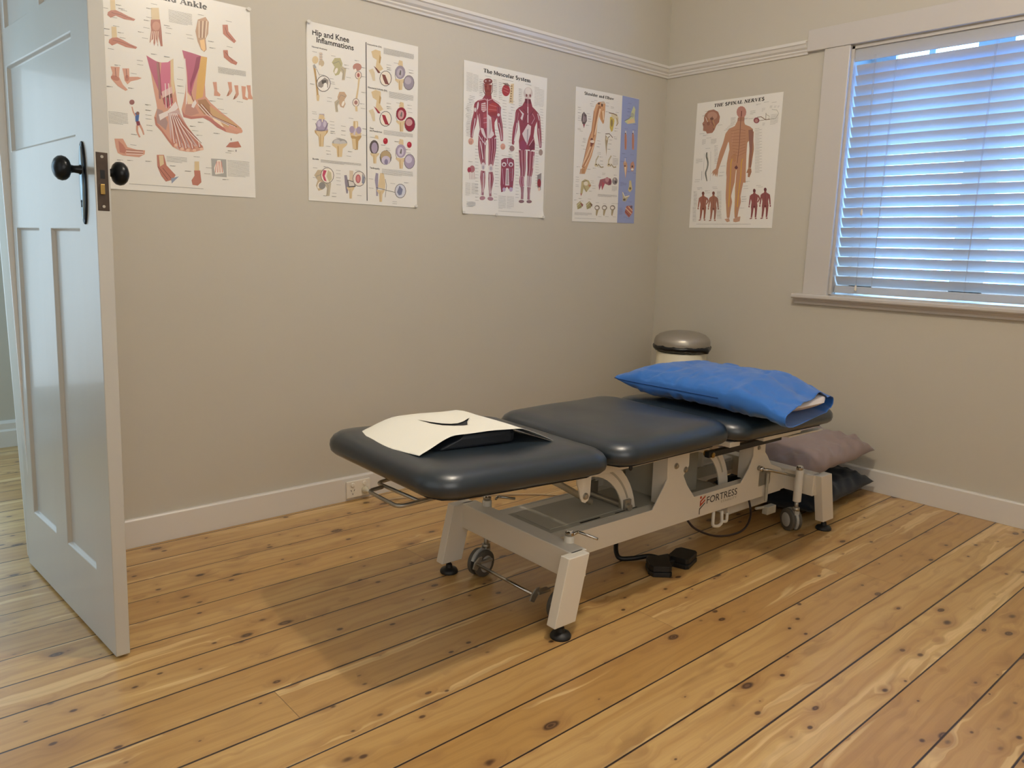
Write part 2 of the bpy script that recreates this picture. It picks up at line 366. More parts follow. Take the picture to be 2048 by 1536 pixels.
# window_1: casing, sill, sashes, panes
w1 = tag(empty('window_1', (0, 0, 0)), kind='structure')
bm = B()
box(bm, (-.020, -1.05, .90), (0, -.925, 2.045)); box(bm, (-.020, WY0 - .125, .90), (0, WY0, 2.045))
link('casing', bm, M_trim_shade, w1, bevel=.003)
bxo('head_casing', (-.024, WY0 - .21, 2.045), (0, -.838, 2.142), M_trim_shade, w1, bevel=.003)
bm = B(); pr = [(.01, .905), (-.048, .905), (-.054, .900), (-.054, .888), (-.048, .882), (-.030, .880), (-.026, .872), (-.018, .866), (-.018, .855), (0, .853), (.0, .875), (.01, .875)]
prism(bm, pr, 'y', WY0 - .16, -.884)
link('sill', bm, M_trim_shade, w1, bevel=.0015)
bm = B()   # reveal lining
box(bm, (0, WY1 - .012, WZ0 - .02), (.24, WY1, WZ1)); box(bm, (0, WY0, WZ0 - .02), (.24, WY0 + .012, WZ1)); box(bm, (0, WY0, WZ1 - .012), (.24, WY1, WZ1)); box(bm, (0.0, WY0, WZ0 - .02), (.24, WY1, WZ0 - .006))
link('reveal', bm, M_trim_shade, w1)
bm = B()
fx0, fx1 = .175, .21
ys = [(-1.062, -1.175), (-1.52, -1.66), (-2.01, -2.14), (-2.38, WY0 + .012)]
for a, b2 in ys: box(bm, (fx0, b2, WZ0), (fx1, a, WZ1 - .012))
box(bm, (fx0, WY0 + .012, WZ0), (fx1, -1.062, WZ0 + .06)); box(bm, (fx0, WY0 + .012, 1.992 + .03), (fx1, -1.062, WZ1 - .012)); box(bm, (fx0, WY0 + .012, 1.90), (fx1, -1.062, 1.955))
box(bm, (fx0 + .005, -1.345, 1.955), (fx1 - .005, -1.318, 2.02)); box(bm, (fx0 + .005, -1.87, 1.955), (fx1 - .005, -1.84, 2.02))
link('sash_frame', bm, M_trim, w1, bevel=.002)
for a, b2 in ((-1.175, -1.52), (-1.66, -2.01), (-2.14, -2.38)):
    bxo('pane', (.190, b2, WZ0 + .05), (.194, a, WZ1 - .03), M_glass, w1)
# ---------------------------------------------------------------- ceiling lamps (above the frame)
def ceiling_lamp(x, y, power, col, label, rad=.065):
    t = tag(empty('ceiling_light', (x, y, CEIL)), label, 'ceiling light', 'ceiling lights')
    bm = B(); lathe(bm, [(.001, 0), (.13, 0), (.13, -.012), (.12, -.02), (.001, -.02)], 32); link('base', bm, M_trim, t, True, auto=40)
    mb = bpy.data.materials.new('lamp_glow'); mb.use_nodes = True; b = mb.node_tree.nodes['Principled BSDF']
    b.inputs['Emission Color'].default_value = (*col, 1); b.inputs['Emission Strength'].default_value = 8; b.inputs['Base Color'].default_value = (.9, .9, .85, 1)
    bm = B(); lathe(bm, [(.001, -.075), (.05, -.07), (.08, -.055), (.095, -.03), (.095, -.02)], 32, cap=False); link('diffuser', bm, mb, t, True)
    l = bpy.data.lights.new('lamp_light', 'POINT'); l.energy = power; l.color = col; l.shadow_soft_size = rad
    lo = bpy.data.objects.new('lamp_light', l); COL.objects.link(lo); lo.location = (x, y, CEIL - .16)
    return t
ceiling_lamp(-2.08, -1.82, 58, (1.0, 0.88, 0.73), 'round ceiling light above the treatment table')

# ---------------------------------------------------------------- the open door
tl = R(1.2)
D = Vector((-.0675, .9977, 0)).normalized(); Nh = Vector((-D.y, D.x, 0)); Nh = Nh if Nh.x < 0 else -Nh
UPd = Vector((0, 0, 1)) * math.cos(tl) - Nh * math.sin(tl); Nd = D.cross(UPd); Nd = Nd if Nd.x < 0 else -Nd
# local frame: X = from free edge to hinge, Y = into the door away from the seen face, Z = up
dm = Matrix((D, -Nd, UPd)).transposed().to_4x4(); dm.translation = Vector((-3.1592, -.783, .008))
door = tag(empty('door_1'), kind='structure'); door.matrix_world = dm
DW, DHt, DT, RC = .826, 2.03, .035, .011
holes = [(.130, .376, .202, 1.107), (.488, .728, .202, 1.107), (.130, .732, 1.331, 1.574), (.130, .376, 1.680, 1.925), (.488, .728, 1.680, 1.925)]
bm = B()
def door_face(bm, y, rec, inward):
    xs = sorted({0, DW, *[h[0] for h in holes], *[h[1] for h in holes]}); zs = sorted({0, DHt, *[h[2] for h in holes], *[h[3] for h in holes]})
    vs = {}
    def V(x, z, yy):
        k = (round(x, 4), round(z, 4), round(yy, 4))
        if k not in vs: vs[k] = bm.verts.new((x, yy, z))
        return vs[k]
    for i in range(len(xs) - 1):
        for j in range(len(zs) - 1):
            cx, cz = (xs[i] + xs[i + 1]) / 2, (zs[j] + zs[j + 1]) / 2
            if any(h[0] < cx < h[1] and h[2] < cz < h[3] for h in holes): continue
            bm.faces.new([V(xs[i], zs[j], y), V(xs[i + 1], zs[j], y), V(xs[i + 1], zs[j + 1], y), V(xs[i], zs[j + 1], y)])
    for h in holes:
        ws = .006
        o_ = [(h[0], h[2]), (h[1], h[2]), (h[1], h[3]), (h[0], h[3])]; q = [(h[0] + ws, h[2] + ws), (h[1] - ws, h[2] + ws), (h[1] - ws, h[3] - ws), (h[0] + ws, h[3] - ws)]
        y2 = y + inward * rec
        a = []
        # outer edge must follow split grid vertices
        for k in range(4):
            p0, p1 = o_[k], o_[(k + 1) % 4]; q0, q1 = q[k], q[(k + 1) % 4]
            seg = [p for p in ([(x, p0[1]) for x in xs if min(p0[0], p1[0]) <= x <= max(p0[0], p1[0])] if p0[1] == p1[1] else [(p0[0], z) for z in zs if min(p0[1], p1[1]) <= z <= max(p0[1], p1[1])])]
            seg = sorted(seg, key=lambda p: abs(p[0] - p0[0]) + abs(p[1] - p0[1]))
            bm.faces.new([V(*p, y) for p in seg] + [V(*q1, y2), V(*q0, y2)])
        bm.faces.new([V(*p, y2) for p in q])
    return V, xs, zs
V1, xs, zs = door_face(bm, 0, RC, 1); V2, _, _ = door_face(bm, DT, RC, -1)
for i in range(len(xs) - 1):
    for z in (0, DHt): bm.faces.new([V1(xs[i], z, 0), V1(xs[i + 1], z, 0), V2(xs[i + 1], z, DT), V2(xs[i], z, DT)])
for j in range(len(zs) - 1):
    for x in (0, DW): bm.faces.new([V1(x, zs[j], 0), V1(x, zs[j + 1], 0), V2(x, zs[j + 1], DT), V2(x, zs[j], DT)])
link('door_leaf', bm, M_door, door, bevel=.0025, seg=3)
def knob(parent, side):
    g = 1 if side > 0 else -1          # side -1: seen face (local -y), +1 back face
    y0 = 0 if g < 0 else DT
    f = lambda h: y0 + g * h
    bm = B()
    # egg shaped knob on a turned shank
    pr = [(.0115, .002), (.013, .006), (.0095, .012), (.0085, .022), (.010, .028), (.015, .031), (.022, .034), (.0275, .040), (.0295, .048), (.0275, .056), (.021, .063), (.011, .0675), (.001, .069)]
    lathe(bm, [(r_, f(h)) for r_, h in pr], 28, (.079, 0, 1.247), 'y')
    link('door_knob', bm, M_dark, parent, True)
knob(door, -1); knob(door, 1)
for y0, g in ((0, -1), (DT, 1)):
    bm = B(); n = 40
    def ov(a, b, off, cz=1.216, cx=.080): return [(cx + a * math.cos(2 * PI * k / n), cz + b * math.sin(2 * PI * k / n)) for k in range(n)]
    rings = []
    for a, b, h in ((.0235, .099, 0), (.0235, .099, .003), (.021, .0955, .0048), (.018, .092, .0042), (.016, .089, .0055), (.001, .003, .0075)):
        rings.append([bm.verts.new((p[0], y0 + g * h, p[1])) for p in ov(a, b, 0)])
    for i in range(len(rings) - 1):
        for k in range(n): bm.faces.new((rings[i][k], rings[i][(k + 1) % n], rings[i + 1][(k + 1) % n], rings[i + 1][k]))
    bm.faces.new(rings[-1]); bm.faces.new(rings[0])
    pl = link('escutcheon', bm, M_dark, door, True, auto=50)
    bm = B(); ri = [[bm.verts.new((p[0], y0 + g * h, p[1])) for p in ov(a, b, 0)] for a, b, h in ((.0165, .090, .0052), (.015, .087, .0066), (.001, .003, .0082))]
    for i in range(2):
        for k in range(n): bm.faces.new((ri[i][k], ri[i][(k + 1) % n], ri[i + 1][(k + 1) % n], ri[i + 1][k]))
    bm.faces.new(ri[-1]); link('backplate', bm, M_plated, pl, True)
    bm = B(); lathe(bm, [(.0001, y0 + g * .0084), (.0035, y0 + g * .0084), (.0035, y0 + g * .006)], 12, (.080, 0, 1.172), 'y'); box(bm, (.0785, min(y0 + g * .006, y0 + g * .0084), 1.158), (.0815, max(y0 + g * .006, y0 + g * .0084), 1.172))
    link('keyhole', bm, M_slot, pl)
lk = bxo('lock_plate', (-.0012, .004, 1.150), (.001, .030, 1.286), M_lock, door, bevel=.0008)
bxo('latch_bolt', (-.006, .010, 1.188), (0, .020, 1.212), M_brass, lk, bevel=.001)
bxo('deadbolt_slot', (-.0018, .012, 1.225), (-.001, .022, 1.245), M_slot, lk)
bm = B(); lathe(bm, [(.0001, -.0022), (.0035, -.0022), (.0035, -.001)], 12, (0, .017, 1.276), 'x'); lathe(bm, [(.0001, -.0022), (.0035, -.0022), (.0035, -.001)], 12, (0, .017, 1.160), 'x'); link('screw', bm, M_steel, lk)
bm = B()
for z in (.2, 1.0, 1.78): tube(bm, [(DW + .004, DT + .004, z), (DW + .004, DT + .004, z + .09)], .006, 10)
link('hinge', bm, M_steel, door)

# ---------------------------------------------------------------- venetian blind
vb = tag(empty('venetian_blind', (.026, -1.775, 2.03)), 'white horizontal slat venetian blind hanging closed in the window', 'blind')
VY0, VY1 = WY0 + .02 + 1.775, -1.067 + 1.775
bm = B(); box(bm, (-.016, VY0, -.058), (-.010, VY1 + .006, .006)); box(bm, (-.006, VY0 + .004, -.045), (.040, VY1 - .004, .0)); link('headrail', bm, M_slat, vb, bevel=.002)
sl0 = None
SV, SH = .0412, .0290
for i in range(22):
    zt = 1.958 - .0458 * i - 2.03
    if sl0 is None:
        bm = B(); n = 8; prof = []
        for k in range(n + 1):
            t = k / n; c = math.sin(PI * t) * .0035
            nx, nz = -SV / math.hypot(SV, SH), -SH / math.hypot(SV, SH)
            prof.append((SH * t + nx * c - .006, -SV * t + nz * c))
        th = .0012
        ot = [(p[0] + .77 * th, p[1] + .63 * th) for p in prof]
        prism(bm, prof + ot[::-1], 'y', VY0 + .01, VY1)
        sl0 = link('slat', bm, M_slat, vb, True, loc=(0, 0, zt), auto=40)
    else:
        o = sl0.copy(); COL.objects.link(o); o.parent = vb; o.location = (0, 0, zt)
        o.rotation_euler = (0, R(random.Random(i).uniform(-.7, .7)), 0)
bxo('bottom_rail', (-.010, VY0 + .01, .918 - 2.03), (.022, VY1, .952 - 2.03), M_slat, vb, bevel=.003)
def cordy(y, z): return y + 1.775, z - 2.03
for y in (-1.245, -1.64, -2.04, -2.36):
    bm = B(); yy = y + 1.775
    for dx in (-.0085, .030): tube(bm, [(dx, yy, -.045), (dx, yy, 1.0 - 2.03 - .07)], .0009, 5)
    tube(bm, [(-.0095, yy - .006, -.05), (-.0095, yy - .004, -.6), (-.0095, yy, 1.0 - 2.03 - .07)], .0009, 5)
    link('ladder_cord', bm, M_slat, vb)
bm = B(); tube(bm, [(-.02, -1.155 + 1.775, -.04), (-.016, -1.166 + 1.775, -.72)], .0009, 5); tube(bm, [(-.02, -1.160 + 1.775, -.04), (-.014, -1.174 + 1.775, -1.07)], .0009, 5); link('pull_cord', bm, M_slat, vb)
for yy, zz in ((-1.166 + 1.775, -.72), (-1.174 + 1.775, -1.07)):
    bm = B(); lathe(bm, [(.002, .0), (.004, -.004), (.0065, -.022), (.0055, -.028), (.001, -.03)], 12, (-.015, yy, zz)); link('tassel', bm, M_plate, vb, True)

# ---------------------------------------------------------------- power outlet and plug
po = tag(empty('power_outlet', (-1.995, -.018, .05)), 'white double power outlet on the baseboard behind the treatment table', 'power outlet')
bxo('faceplate', (-.058, -.010, -.037), (.058, 0, .037), M_plate, po, bevel=.003)
for x in (-.029, .029):
    bm = B(); lathe(bm, [(.0095, -.010), (.0095, -.013), (.008, -.0145), (.001, -.015)], 18, (x, 0, .020), 'y'); link('rocker_switch', bm, M_plate, po, True, auto=40)
bm = B()
for x, z, a in ((-.0365, -.004, 25), (-.0215, -.004, -25), (-.029, -.020, 0)):
    c_, s_ = math.cos(R(a)), math.sin(R(a)); w_, h_ = .0009, .004
    hexa(bm, [(x + sx * w_ * c_ - sz * h_ * s_, yy, z + sx * w_ * s_ + sz * h_ * c_) for yy in (-.0108, -.0098) for sx, sz in ((-1, -1), (1, -1), (1, 1), (-1, 1))])
link('socket_slots', bm, M_slot, po)
pp = tag(empty('power_plug', (-1.966, -.028, .040)), 'clear round power plug with its cord pushed into the outlet', 'plug')
bm = B(); lathe(bm, [(.015, .0), (.016, -.006), (.013, -.016), (.009, -.022), (.006, -.036), (.001, -.037)], 20, (0, 0, 0), 'y'); link('plug_body', bm, mat('clear_yellow_plastic', 'cfc8b2', .2), pp, True)
bm = B(); tube(bm, catmull([(0, -.035, 0), (.01, -.06, -.012), (.05, -.09, -.032), (.14, -.12, -.034), (.34, -.25, -.034), (.62, -.42, -.034), (.86, -.70, -.034)], 8), .0035, 8); link('cord', bm, mat('beige_cable', 'b09a78', .5), pp, True)

# ---------------------------------------------------------------- treatment table (local x along the table, y across it)
tt = tag(empty('treatment_table', (-2.1, -1.15, 0), (0, 0, R(-1.65))), 'three section navy vinyl treatment table on a cream steel frame', 'treatment table')
def cushion(name, u0, u1, hv, z0, z1, th, r=.085, ns=9):
    """plump rounded pad; z0/z1 underside height at u0/u1"""
    bm = B()
    prof = [(.030, 0.0), (.012, .003), (.003, .012), (0.0, .026), (.002, .040), (.010, .053), (.024, .063), (.045, .0695), (.075, .0725), (.13, .0745), (.19, .075)]
    rings = []
    cu, L2 = (u0 + u1) / 2, (u1 - u0) / 2
    for ins, h in prof:
        a, b = L2 - ins, hv - ins; rr = max(.03, r - ins * .6); rr = min(rr, a * .98, b * .98); ring = []
        for q, (sx, sy) in enumerate(((1, 1), (-1, 1), (-1, -1), (1, -1))):
            for k in range(ns + 1):
                t = (q + k / ns) * PI / 2
                ring.append((sx * (a - rr) + rr * math.cos(t), sy * (b - rr) + rr * math.sin(t)))
            # straight run subdivided
            nx = ((-1, 1), (-1, -1), (1, -1), (1, 1))[q]
            e0 = ring[-1]; t2 = (q + 1) * PI / 2
            e1 = (nx[0] * (a - rr) + rr * math.cos(t2), nx[1] * (b - rr) + rr * math.sin(t2))
            for k in range(1, 8): ring.append((e0[0] + (e1[0] - e0[0]) * k / 8, e0[1] + (e1[1] - e0[1]) * k / 8))
        vs = []
        for x, y in ring:
            f = (x + L2) / (2 * L2); zz = z0 + (z1 - z0) * f + h * th / .075
            if h > .04: zz += .0012 * math.sin(x * 23 + y * 11) * (h - .04) / .035
            vs.append(bm.verts.new((cu + x, y, zz)))
        rings.append(vs)
    n = len(rings[0])
    for i in range(len(rings) - 1):
        for k in range(n): bm.faces.new((rings[i][k], rings[i][(k + 1) % n], rings[i + 1][(k + 1) % n], rings[i + 1][k]))
    bm.faces.new(rings[0][::-1])
    # top grid cap
    c = rings[-1]; ctr = bm.verts.new((cu, 0, (z0 + z1) / 2 + th + .0005))
    for k in range(n): bm.faces.new((c[k], c[(k + 1) % n], ctr))
    o = link('cushion', bm, M_vinyl, tt, True)
    bm = B(); a, b, c = L2 - .035, hv - .035, .06
    oc = [(a - c, b), (-a + c, b), (-a + .018, b - .018), (-a, b - c), (-a, -b + c), (-a + .018, -b + .018), (-a + c, -b), (a - c, -b), (a - .018, -b + .018), (a, -b + c), (a, b - c), (a - .018, b - .018)]
    lo_ = [bm.verts.new((cu + x, y, z0 + (z1 - z0) * (x + L2) / (2 * L2) - .010)) for x, y in oc]; hi_ = [bm.verts.new((cu + x, y, z0 + (z1 - z0) * (x + L2) / (2 * L2) + .004)) for x, y in oc]
    bm.faces.new(lo_[::-1]); bm.faces.new(hi_)
    for k in range(12): bm.faces.new((lo_[k], lo_[(k + 1) % 12], hi_[(k + 1) % 12], hi_[k]))
    link('backing_board', bm, M_ply, o)
    return o
HV = .305
c1 = cushion('c1', -.500, .136, HV, .492, .462, .076); c1['label'] = 'head end cushion nearest the door'
c2 = cushion('c2', .142, .722, HV, .467, .470, .078); c2['label'] = 'middle seat cushion'
c3 = cushion('c3', .728, 1.415, HV, .462, .451, .072); c3['label'] = 'far end cushion under the blue pillow'
for u in (.235, ):
    bm = B(); lathe(bm, [(.006, .0), (.006, -.014), (.003, -.018)], 10, (u, -.262, .462)); link('board_stop', bm, M_black, tt, True)

# base frame: two end beams, two side rails with towers
for u in (-.005, 1.318):
    bxo('cross_beam', (u, -.27, .155), (u + .06, .27, .240), M_white, tt, bevel=.003)
def leg(u, v, du, pad=True):
    su = -1 if u < .5 else 1; sv = -1 if v < 0 else 1
    hx, hy = .041, .0175
    bm = B(); t, b = (u, v, .240), (u + du, v, .042)
    pts = [(c[0] + sx * hx, c[1] + sy * hy, c[2]) for c in (b, t) for sx, sy in ((-1, -1), (1, -1), (1, 1), (-1, 1))]
    hexa(bm, pts); o = link('leg', bm, M_white, tt, bevel=.002)
    bm = B(); lathe(bm, [(.030, 0), (.031, .006), (.027, .013), (.012, .018), (.010, .030), (.006, .031), (.006, .05)], 24, (u + du, v, 0)); link('foot_pad', bm, M_rubber, o, True, auto=50)
for sv in (-1, 1):
    leg(.0, sv * .2775, -.046); leg(1.368, sv * .2775, .050)
rail_poly = [(.03, .155), (1.285, .155), (1.285, .238), (1.270, .252), (1.200, .278), (1.168, .318), (1.150, .335), (1.146, .420), (1.066, .424), (1.070, .330), (1.045, .285), (1.000, .237),
             (.715, .237), (.668, .290), (.645, .328), (.660, .345), (.672, .360), (.670, .425), (.552, .425), (.556, .330), (.525, .285), (.487, .235), (.03, .235)]
for sv in (-1, 1):
    bm = B(); prism(bm, rail_poly, 'y', sv * .150, sv * .146)
    box(bm, (.055, min(sv * .146, sv * .105), .157), (1.318, max(sv * .146, sv * .105), .232))
    for ub, ue in ((.556, .60), (1.072, 1.10)):
        box(bm, (ub, min(sv * .146, sv * .085), .232), (ub + .012, max(sv * .146, sv * .085), .420))
    o = link('side_rail', bm, M_white, tt, bevel=.001)
    for u, z, r_ in ((.601, .370, .0075), (.654, .348, .0075), (1.102, .360, .006)):
        bm = B(); lathe(bm, [(r_ * 1.5, sv * .150), (r_ * 1.5, sv * .1515), (r_, sv * .152), (r_, sv * .156), (r_ * .5, sv * .157)], 14, (u, 0, z), 'y'); link('bolt', bm, M_steel, o, True, auto=40)
# cover plate between the rails, with an inset lid and a cable slot
bm = B(); box(bm, (.055, -.105, .222), (.62, .105, .234)); box(bm, (.08, -.082, .234), (.44, .082, .2365)); cp = link('cover_plate', bm, M_grey, tt, bevel=.0015)
bxo('cable_slot', (.20, -.098, .2335), (.29, -.092, .2352), M_slot, cp); bxo('cable_slot', (.36, -.099, .2335), (.47, -.096, .2352), M_slot, cp)
bm = B(); box(bm, (.62, -.105, .175), (1.05, .105, .183)); box(bm, (.62, .09, .183), (1.30, .105, .225)); link('tray', bm, M_grey, tt)
# upper frame that carries the seat: channels and curved quadrant plates
bm = B()
for sv in (-1, 1):
    y0, y1 = sorted((sv * .138, sv * .128))
    box(bm, (.17, y0, .398), (.90, y1, .455))
box(bm, (.22, -.13, .43), (.26, .13, .455)); box(bm, (.60, -.13, .41), (.64, .13, .455))
link('seat_frame', bm, M_white, tt, bevel=.0015)
def quadrant(cx, cz, r0, r1, a0, a1, y, sv):
    n = 14; pts = [(cx + r1 * math.cos(a0 + (a1 - a0) * k / n), cz + r1 * math.sin(a0 + (a1 - a0) * k / n)) for k in range(n + 1)]
    pts += [(cx + r0 * math.cos(a1 + (a0 - a1) * k / n), cz + r0 * math.sin(a1 + (a0 - a1) * k / n)) for k in range(n + 1)]
    bm = B(); prism(bm, pts, 'y', y, y + .006)
    o = link('quadrant_plate', bm, M_white, tt, bevel=.001)
    pts = []; q0 = (r0 + r1) / 2
    for rr, ks in ((q0 + .004, range(n + 1)), (q0 - .004, range(n, -1, -1))):
        for k in ks: a = a0 + (a1 - a0) * (.18 + .5 * k / n); pts.append((cx + rr * math.cos(a), cz + rr * math.sin(a)))
    bm = B(); prism(bm, pts, 'y', y - .0006, y + .0066); link('slot', bm, M_grey, o)
    return o
for sv, y in ((-1, -.090), (1, .085)):
    quadrant(.225, .195, .185, .245, R(4), R(100), y, sv)
    quadrant(.765, .195, .185, .240, R(4), R(100), y, sv)
# lift columns behind the towers
bm = B(); box(bm, (.60, -.06, .183), (.70, .08, .40)); box(bm, (.80, .00, .183), (.93, .08, .38)); link('lift_column', bm, M_grey, tt, bevel=.004)
bm = B(); tube(bm, [(.42, -.11, .245), (.42, .11, .245)], .012, 12); box(bm, (.405, -.10, .236), (.435, -.07, .27)); box(bm, (.40, .07, .236), (.45, .10, .29)); link('pivot_shaft', bm, M_steel, tt, True, auto=40)
# head section bracket with pivot bolt and gas strut
bm = B(); pr = [(.118, .462), (.118, .395), (.128, .372), (.134, .348), (.142, .333), (.155, .327), (.168, .333), (.176, .348), (.178, .40), (.176, .462)]
prism(bm, pr, 'y', .150, .156); link('pivot_bracket', bm, M_white, tt, bevel=.001); bm = B(); prism(bm, pr, 'y', -.156, -.150); o = link('pivot_bracket', bm, M_white, tt, bevel=.001)
bm = B(); lathe(bm, [(.011, -.156), (.011, -.158), (.008, -.1585), (.008, -.163), (.004, -.164)], 14, (.155, 0, .349), 'y'); link('bolt', bm, M_steel, o, True, auto=40)
bm = B()
for v in (-.165, .165): tube(bm, [(-.40, v, .462), (.118, v, .440)], .008, 10)
box(bm, (.06, -.17, .425), (.12, .17, .440)); box(bm, (-.40, -.17, .462), (-.37, .17, .474))
link('head_frame', bm, M_white, tt, True, auto=40)
bm = B(); tube(bm, [(.02, -.06, .43), (.15, -.04, .36), (.30, -.04, .27)], .011, 12); link('gas_strut', bm, M_grey, tt, True)
# far section support: black channel, brass knob, flat stay
bxo('stay_channel', (.735, -.185, .384), (1.20, -.165, .406), M_black, tt, bevel=.002); bxo('stay_channel', (.735, .165, .384), (1.20, .185, .406), M_black, tt, bevel=.002)
bxo('far_frame', (.76, -.25, .432), (.82, -.15, .452), M_white, tt, bevel=.002); bxo('far_frame', (.95, -.262, .430), (1.20, .22, .446), M_white, tt, bevel=.002)
bm = B(); box(bm, (1.16, -.235, .424), (1.41, -.205, .430)); link('stay_arm', bm, M_white, tt, bevel=.001, rot=(0, R(.8), 0))
bm = B(); lathe(bm, [(.006, -.150), (.011, -.152), (.013, -.160), (.011, -.168), (.007, -.170), (.007, -.178), (.010, -.180), (.010, -.188), (.005, -.190)], 16, (.758, 0, .392), 'y'); link('knob', bm, M_brass, tt, True, auto=50)
# bent rod paper-roll holder under the head end
bm = B(); zz = .430
tube(bm, fillet([(-.430, .060, zz), (-.482, .050, zz), (-.482, -.108, zz), (-.30, -.112, zz + .006)], .022), .0055, 10)
tube(bm, fillet([(-.33, .100, zz + .01), (-.424, .100, zz), (-.412, -.107, zz)], .018), .0055, 10)
tube(bm, [(-.33, .100, zz + .01), (-.32, .10, .49)], .0055, 10); tube(bm, [(-.30, -.112, zz + .006), (-.29, -.112, .485)], .0055, 10)
link('roll_holder', bm, M_steel, tt, True)
# casters
def caster(u, v, zc, ang, levers=True):
    """twin wheel caster; returns nothing, parts hang from the table"""
    o = empty('caster', (u, v, 0), parent=tt)
    bm = B(); lathe(bm, [(.016, .130), (.016, .255), (.013, .259)], 18, (0, 0, 0)); lathe(bm, [(.011, .255), (.0125, .262), (.0125, .272), (.009, .276)], 6, (0, 0, 0)); link('housing', bm, [M_white], o, True, auto=40)
    bm = B(); lathe(bm, [(.0125, .2595), (.014, .262), (.014, .270), (.010, .274), (.001, .274)], 16); link('cap', bm, M_chrome, o, True, auto=40)
    bm = B(); tube(bm, [(0, 0, .09), (0, 0, .135)], .008, 10); lathe(bm, [(.014, .092), (.014, .104), (.008, .106)], 14); link('stem', bm, M_steel, o, True)
    wz = .046; ca, sa = math.cos(ang), math.sin(ang); ofx = -.026
    wh = empty('wheel_pair', (ofx * ca, ofx * sa, wz), (0, 0, ang), o)
    bm = B()
    for s in (-1, 1):
        prf = [(.028, s * .007), (.044, s * .008), (.046, s * .013), (.045, s * .021), (.040, s * .024), (.028, s * .024)]
        lathe(bm, prf, 28, (0, 0, 0), 'y')
    link('tyre', bm, M_tyre, wh, True, auto=40)
    bm = B()
    for s in (-1, 1): lathe(bm, [(.028, s * .005), (.0285, s * .0245), (.024, s * .027), (.001, s * .0275)], 24, (0, 0, 0), 'y')
    link('hub', bm, M_hub, wh, True, auto=40)
    bm = B(); pts = [(math.cos(t) * .048, math.sin(t) * .048) for t in [R(-40 + 200 * k / 16) for k in range(17)]] + [(math.cos(t) * .036, math.sin(t) * .036) for t in [R(160 - 200 * k / 16) for k in range(17)]]
    prism(bm, pts, 'y', -.0055, .0055); box(bm, (.014, -.010, .028), (.036, .010, .050)); link('fork', bm, M_hub, wh)
    return o
caster(.052, -.198, .0, R(8)); caster(.052, .200, .0, R(12)); caster(1.285, -.225, .0, R(244)); caster(1.285, .232, .0, R(120))
# brake levers and rods
bm = B(); tube(bm, fillet([(.058, -.205, .262), (.085, -.200, .264), (.105, -.262, .256)], .006, 3), .0045, 8); link('brake_lever', bm, M_chrome, tt, True)
bm = B(); tube(bm, fillet([(.09, .20, .255), (.11, .215, .255), (.15, .17, .252)], .006, 3), .0045, 8); link('brake_lever', bm, M_chrome, tt, True)
bm = B(); tube(bm, [(-.018, .155, .062), (-.014, -.115, .060)], .0055, 10); link('brake_bar', bm, M_chrome, tt, True)
for v in (-.122, .165):
    bm = B(); prism(bm, [(-.030, .045), (-.014, .036), (.004, .060), (.008, .080), (-.006, .078), (-.024, .062)], 'y', v - .003, v + .003); box(bm, (-.002, v - .012, .060), (.045, v + .010, .068)); link('brake_pedal', bm, M_steel, tt, bevel=.001)
bm = B(); tube(bm, fillet([(1.11, -.155, .275), (1.14, -.185, .272), (1.238, -.232, .244)], .01, 3), .006, 8); tube(bm, [(1.112, -.150, .278), (1.112, -.17, .276)], .010, 10); link('brake_lever', bm, M_chrome, tt, True)
bm = B(); tube(bm, [(1.165, -.16, .25), (1.165, -.16, .135)], .006, 8); tube(bm, [(1.10, -.16, .118), (1.17, -.165, .112)], .006, 8); box(bm, (1.145, -.185, .088), (1.205, -.160, .120)); link('brake_pedal', bm, M_grey, tt, bevel=.003)
bm = B(); box(bm, (1.12, -.150, .20), (1.20, -.145, .26)); link('brake_pedal_plate', bm, M_grey, tt)
# motor box and cable hook below the rail
bm = B(); box(bm, (1.02, -.09, .085), (1.30, .03, .16)); link('motor_housing', bm, M_white, tt, bevel=.006)
bm = B(); tube(bm, fillet([(.845, -.145, .155), (.845, -.145, .098), (.875, -.150, .092), (.895, -.150, .100), (.890, -.150, .150)], .012), .006, 10); tube(bm, fillet([(.89, -.150, .108), (.925, -.150, .100), (.925, -.150, .135)], .010), .006, 10); link('cable_hook', bm, M_white, tt, True)
bm = B(); tube(bm, catmull([(.70, -.13, .155), (.74, -.15, .110), (.85, -.17, .065), (1.0, -.17, .052), (1.10, -.14, .085), (1.13, -.10, .16)], 10), .0042, 8); link('power_lead', bm, mat('dark_red_cable', '24100e', .4), tt, True)

# maker's mark on the rail: emblem and lettering
def text_mesh(txt, bold=0.0, space=1.0, shear=0.0):
    cu = bpy.data.curves.new('t', 'FONT'); cu.body = txt; cu.size = 1.0; cu.offset = bold; cu.space_character = space; cu.shear = shear; cu.resolution_u = 3
    ob = bpy.data.objects.new('t', cu); COL.objects.link(ob); dg = bpy.context.evaluated_depsgraph_get(); dg.update()
    me = bpy.data.meshes.new_from_object(ob.evaluated_get(dg)); vs = [v.co.copy() for v in me.vertices]; fs = [tuple(p.vertices) for p in me.polygons]
    bpy.data.objects.remove(ob); bpy.data.curves.remove(cu); bpy.data.meshes.remove(me)
    return vs, fs
def mark(name, txt, u0, u1, z0, h, m_, bold=0.0, shear=0.0):
    vs, fs = text_mesh(txt, bold, 1.0, shear); x0 = min(v.x for v in vs); x1 = max(v.x for v in vs); zt = max(v.y for v in vs)
    bm = B(); bv = [bm.verts.new((u0 + (v.x - x0) / (x1 - x0) * (u1 - u0), -.1506, z0 + v.y / zt * h)) for v in vs]
    for f in fs:
        try: bm.faces.new([bv[i] for i in f])
        except ValueError: pass
    return link(name, bm, m_, tt)
mark('maker_lettering', 'FORTRESS', .790, .978, .197, .026, M_ink1, 0.004)
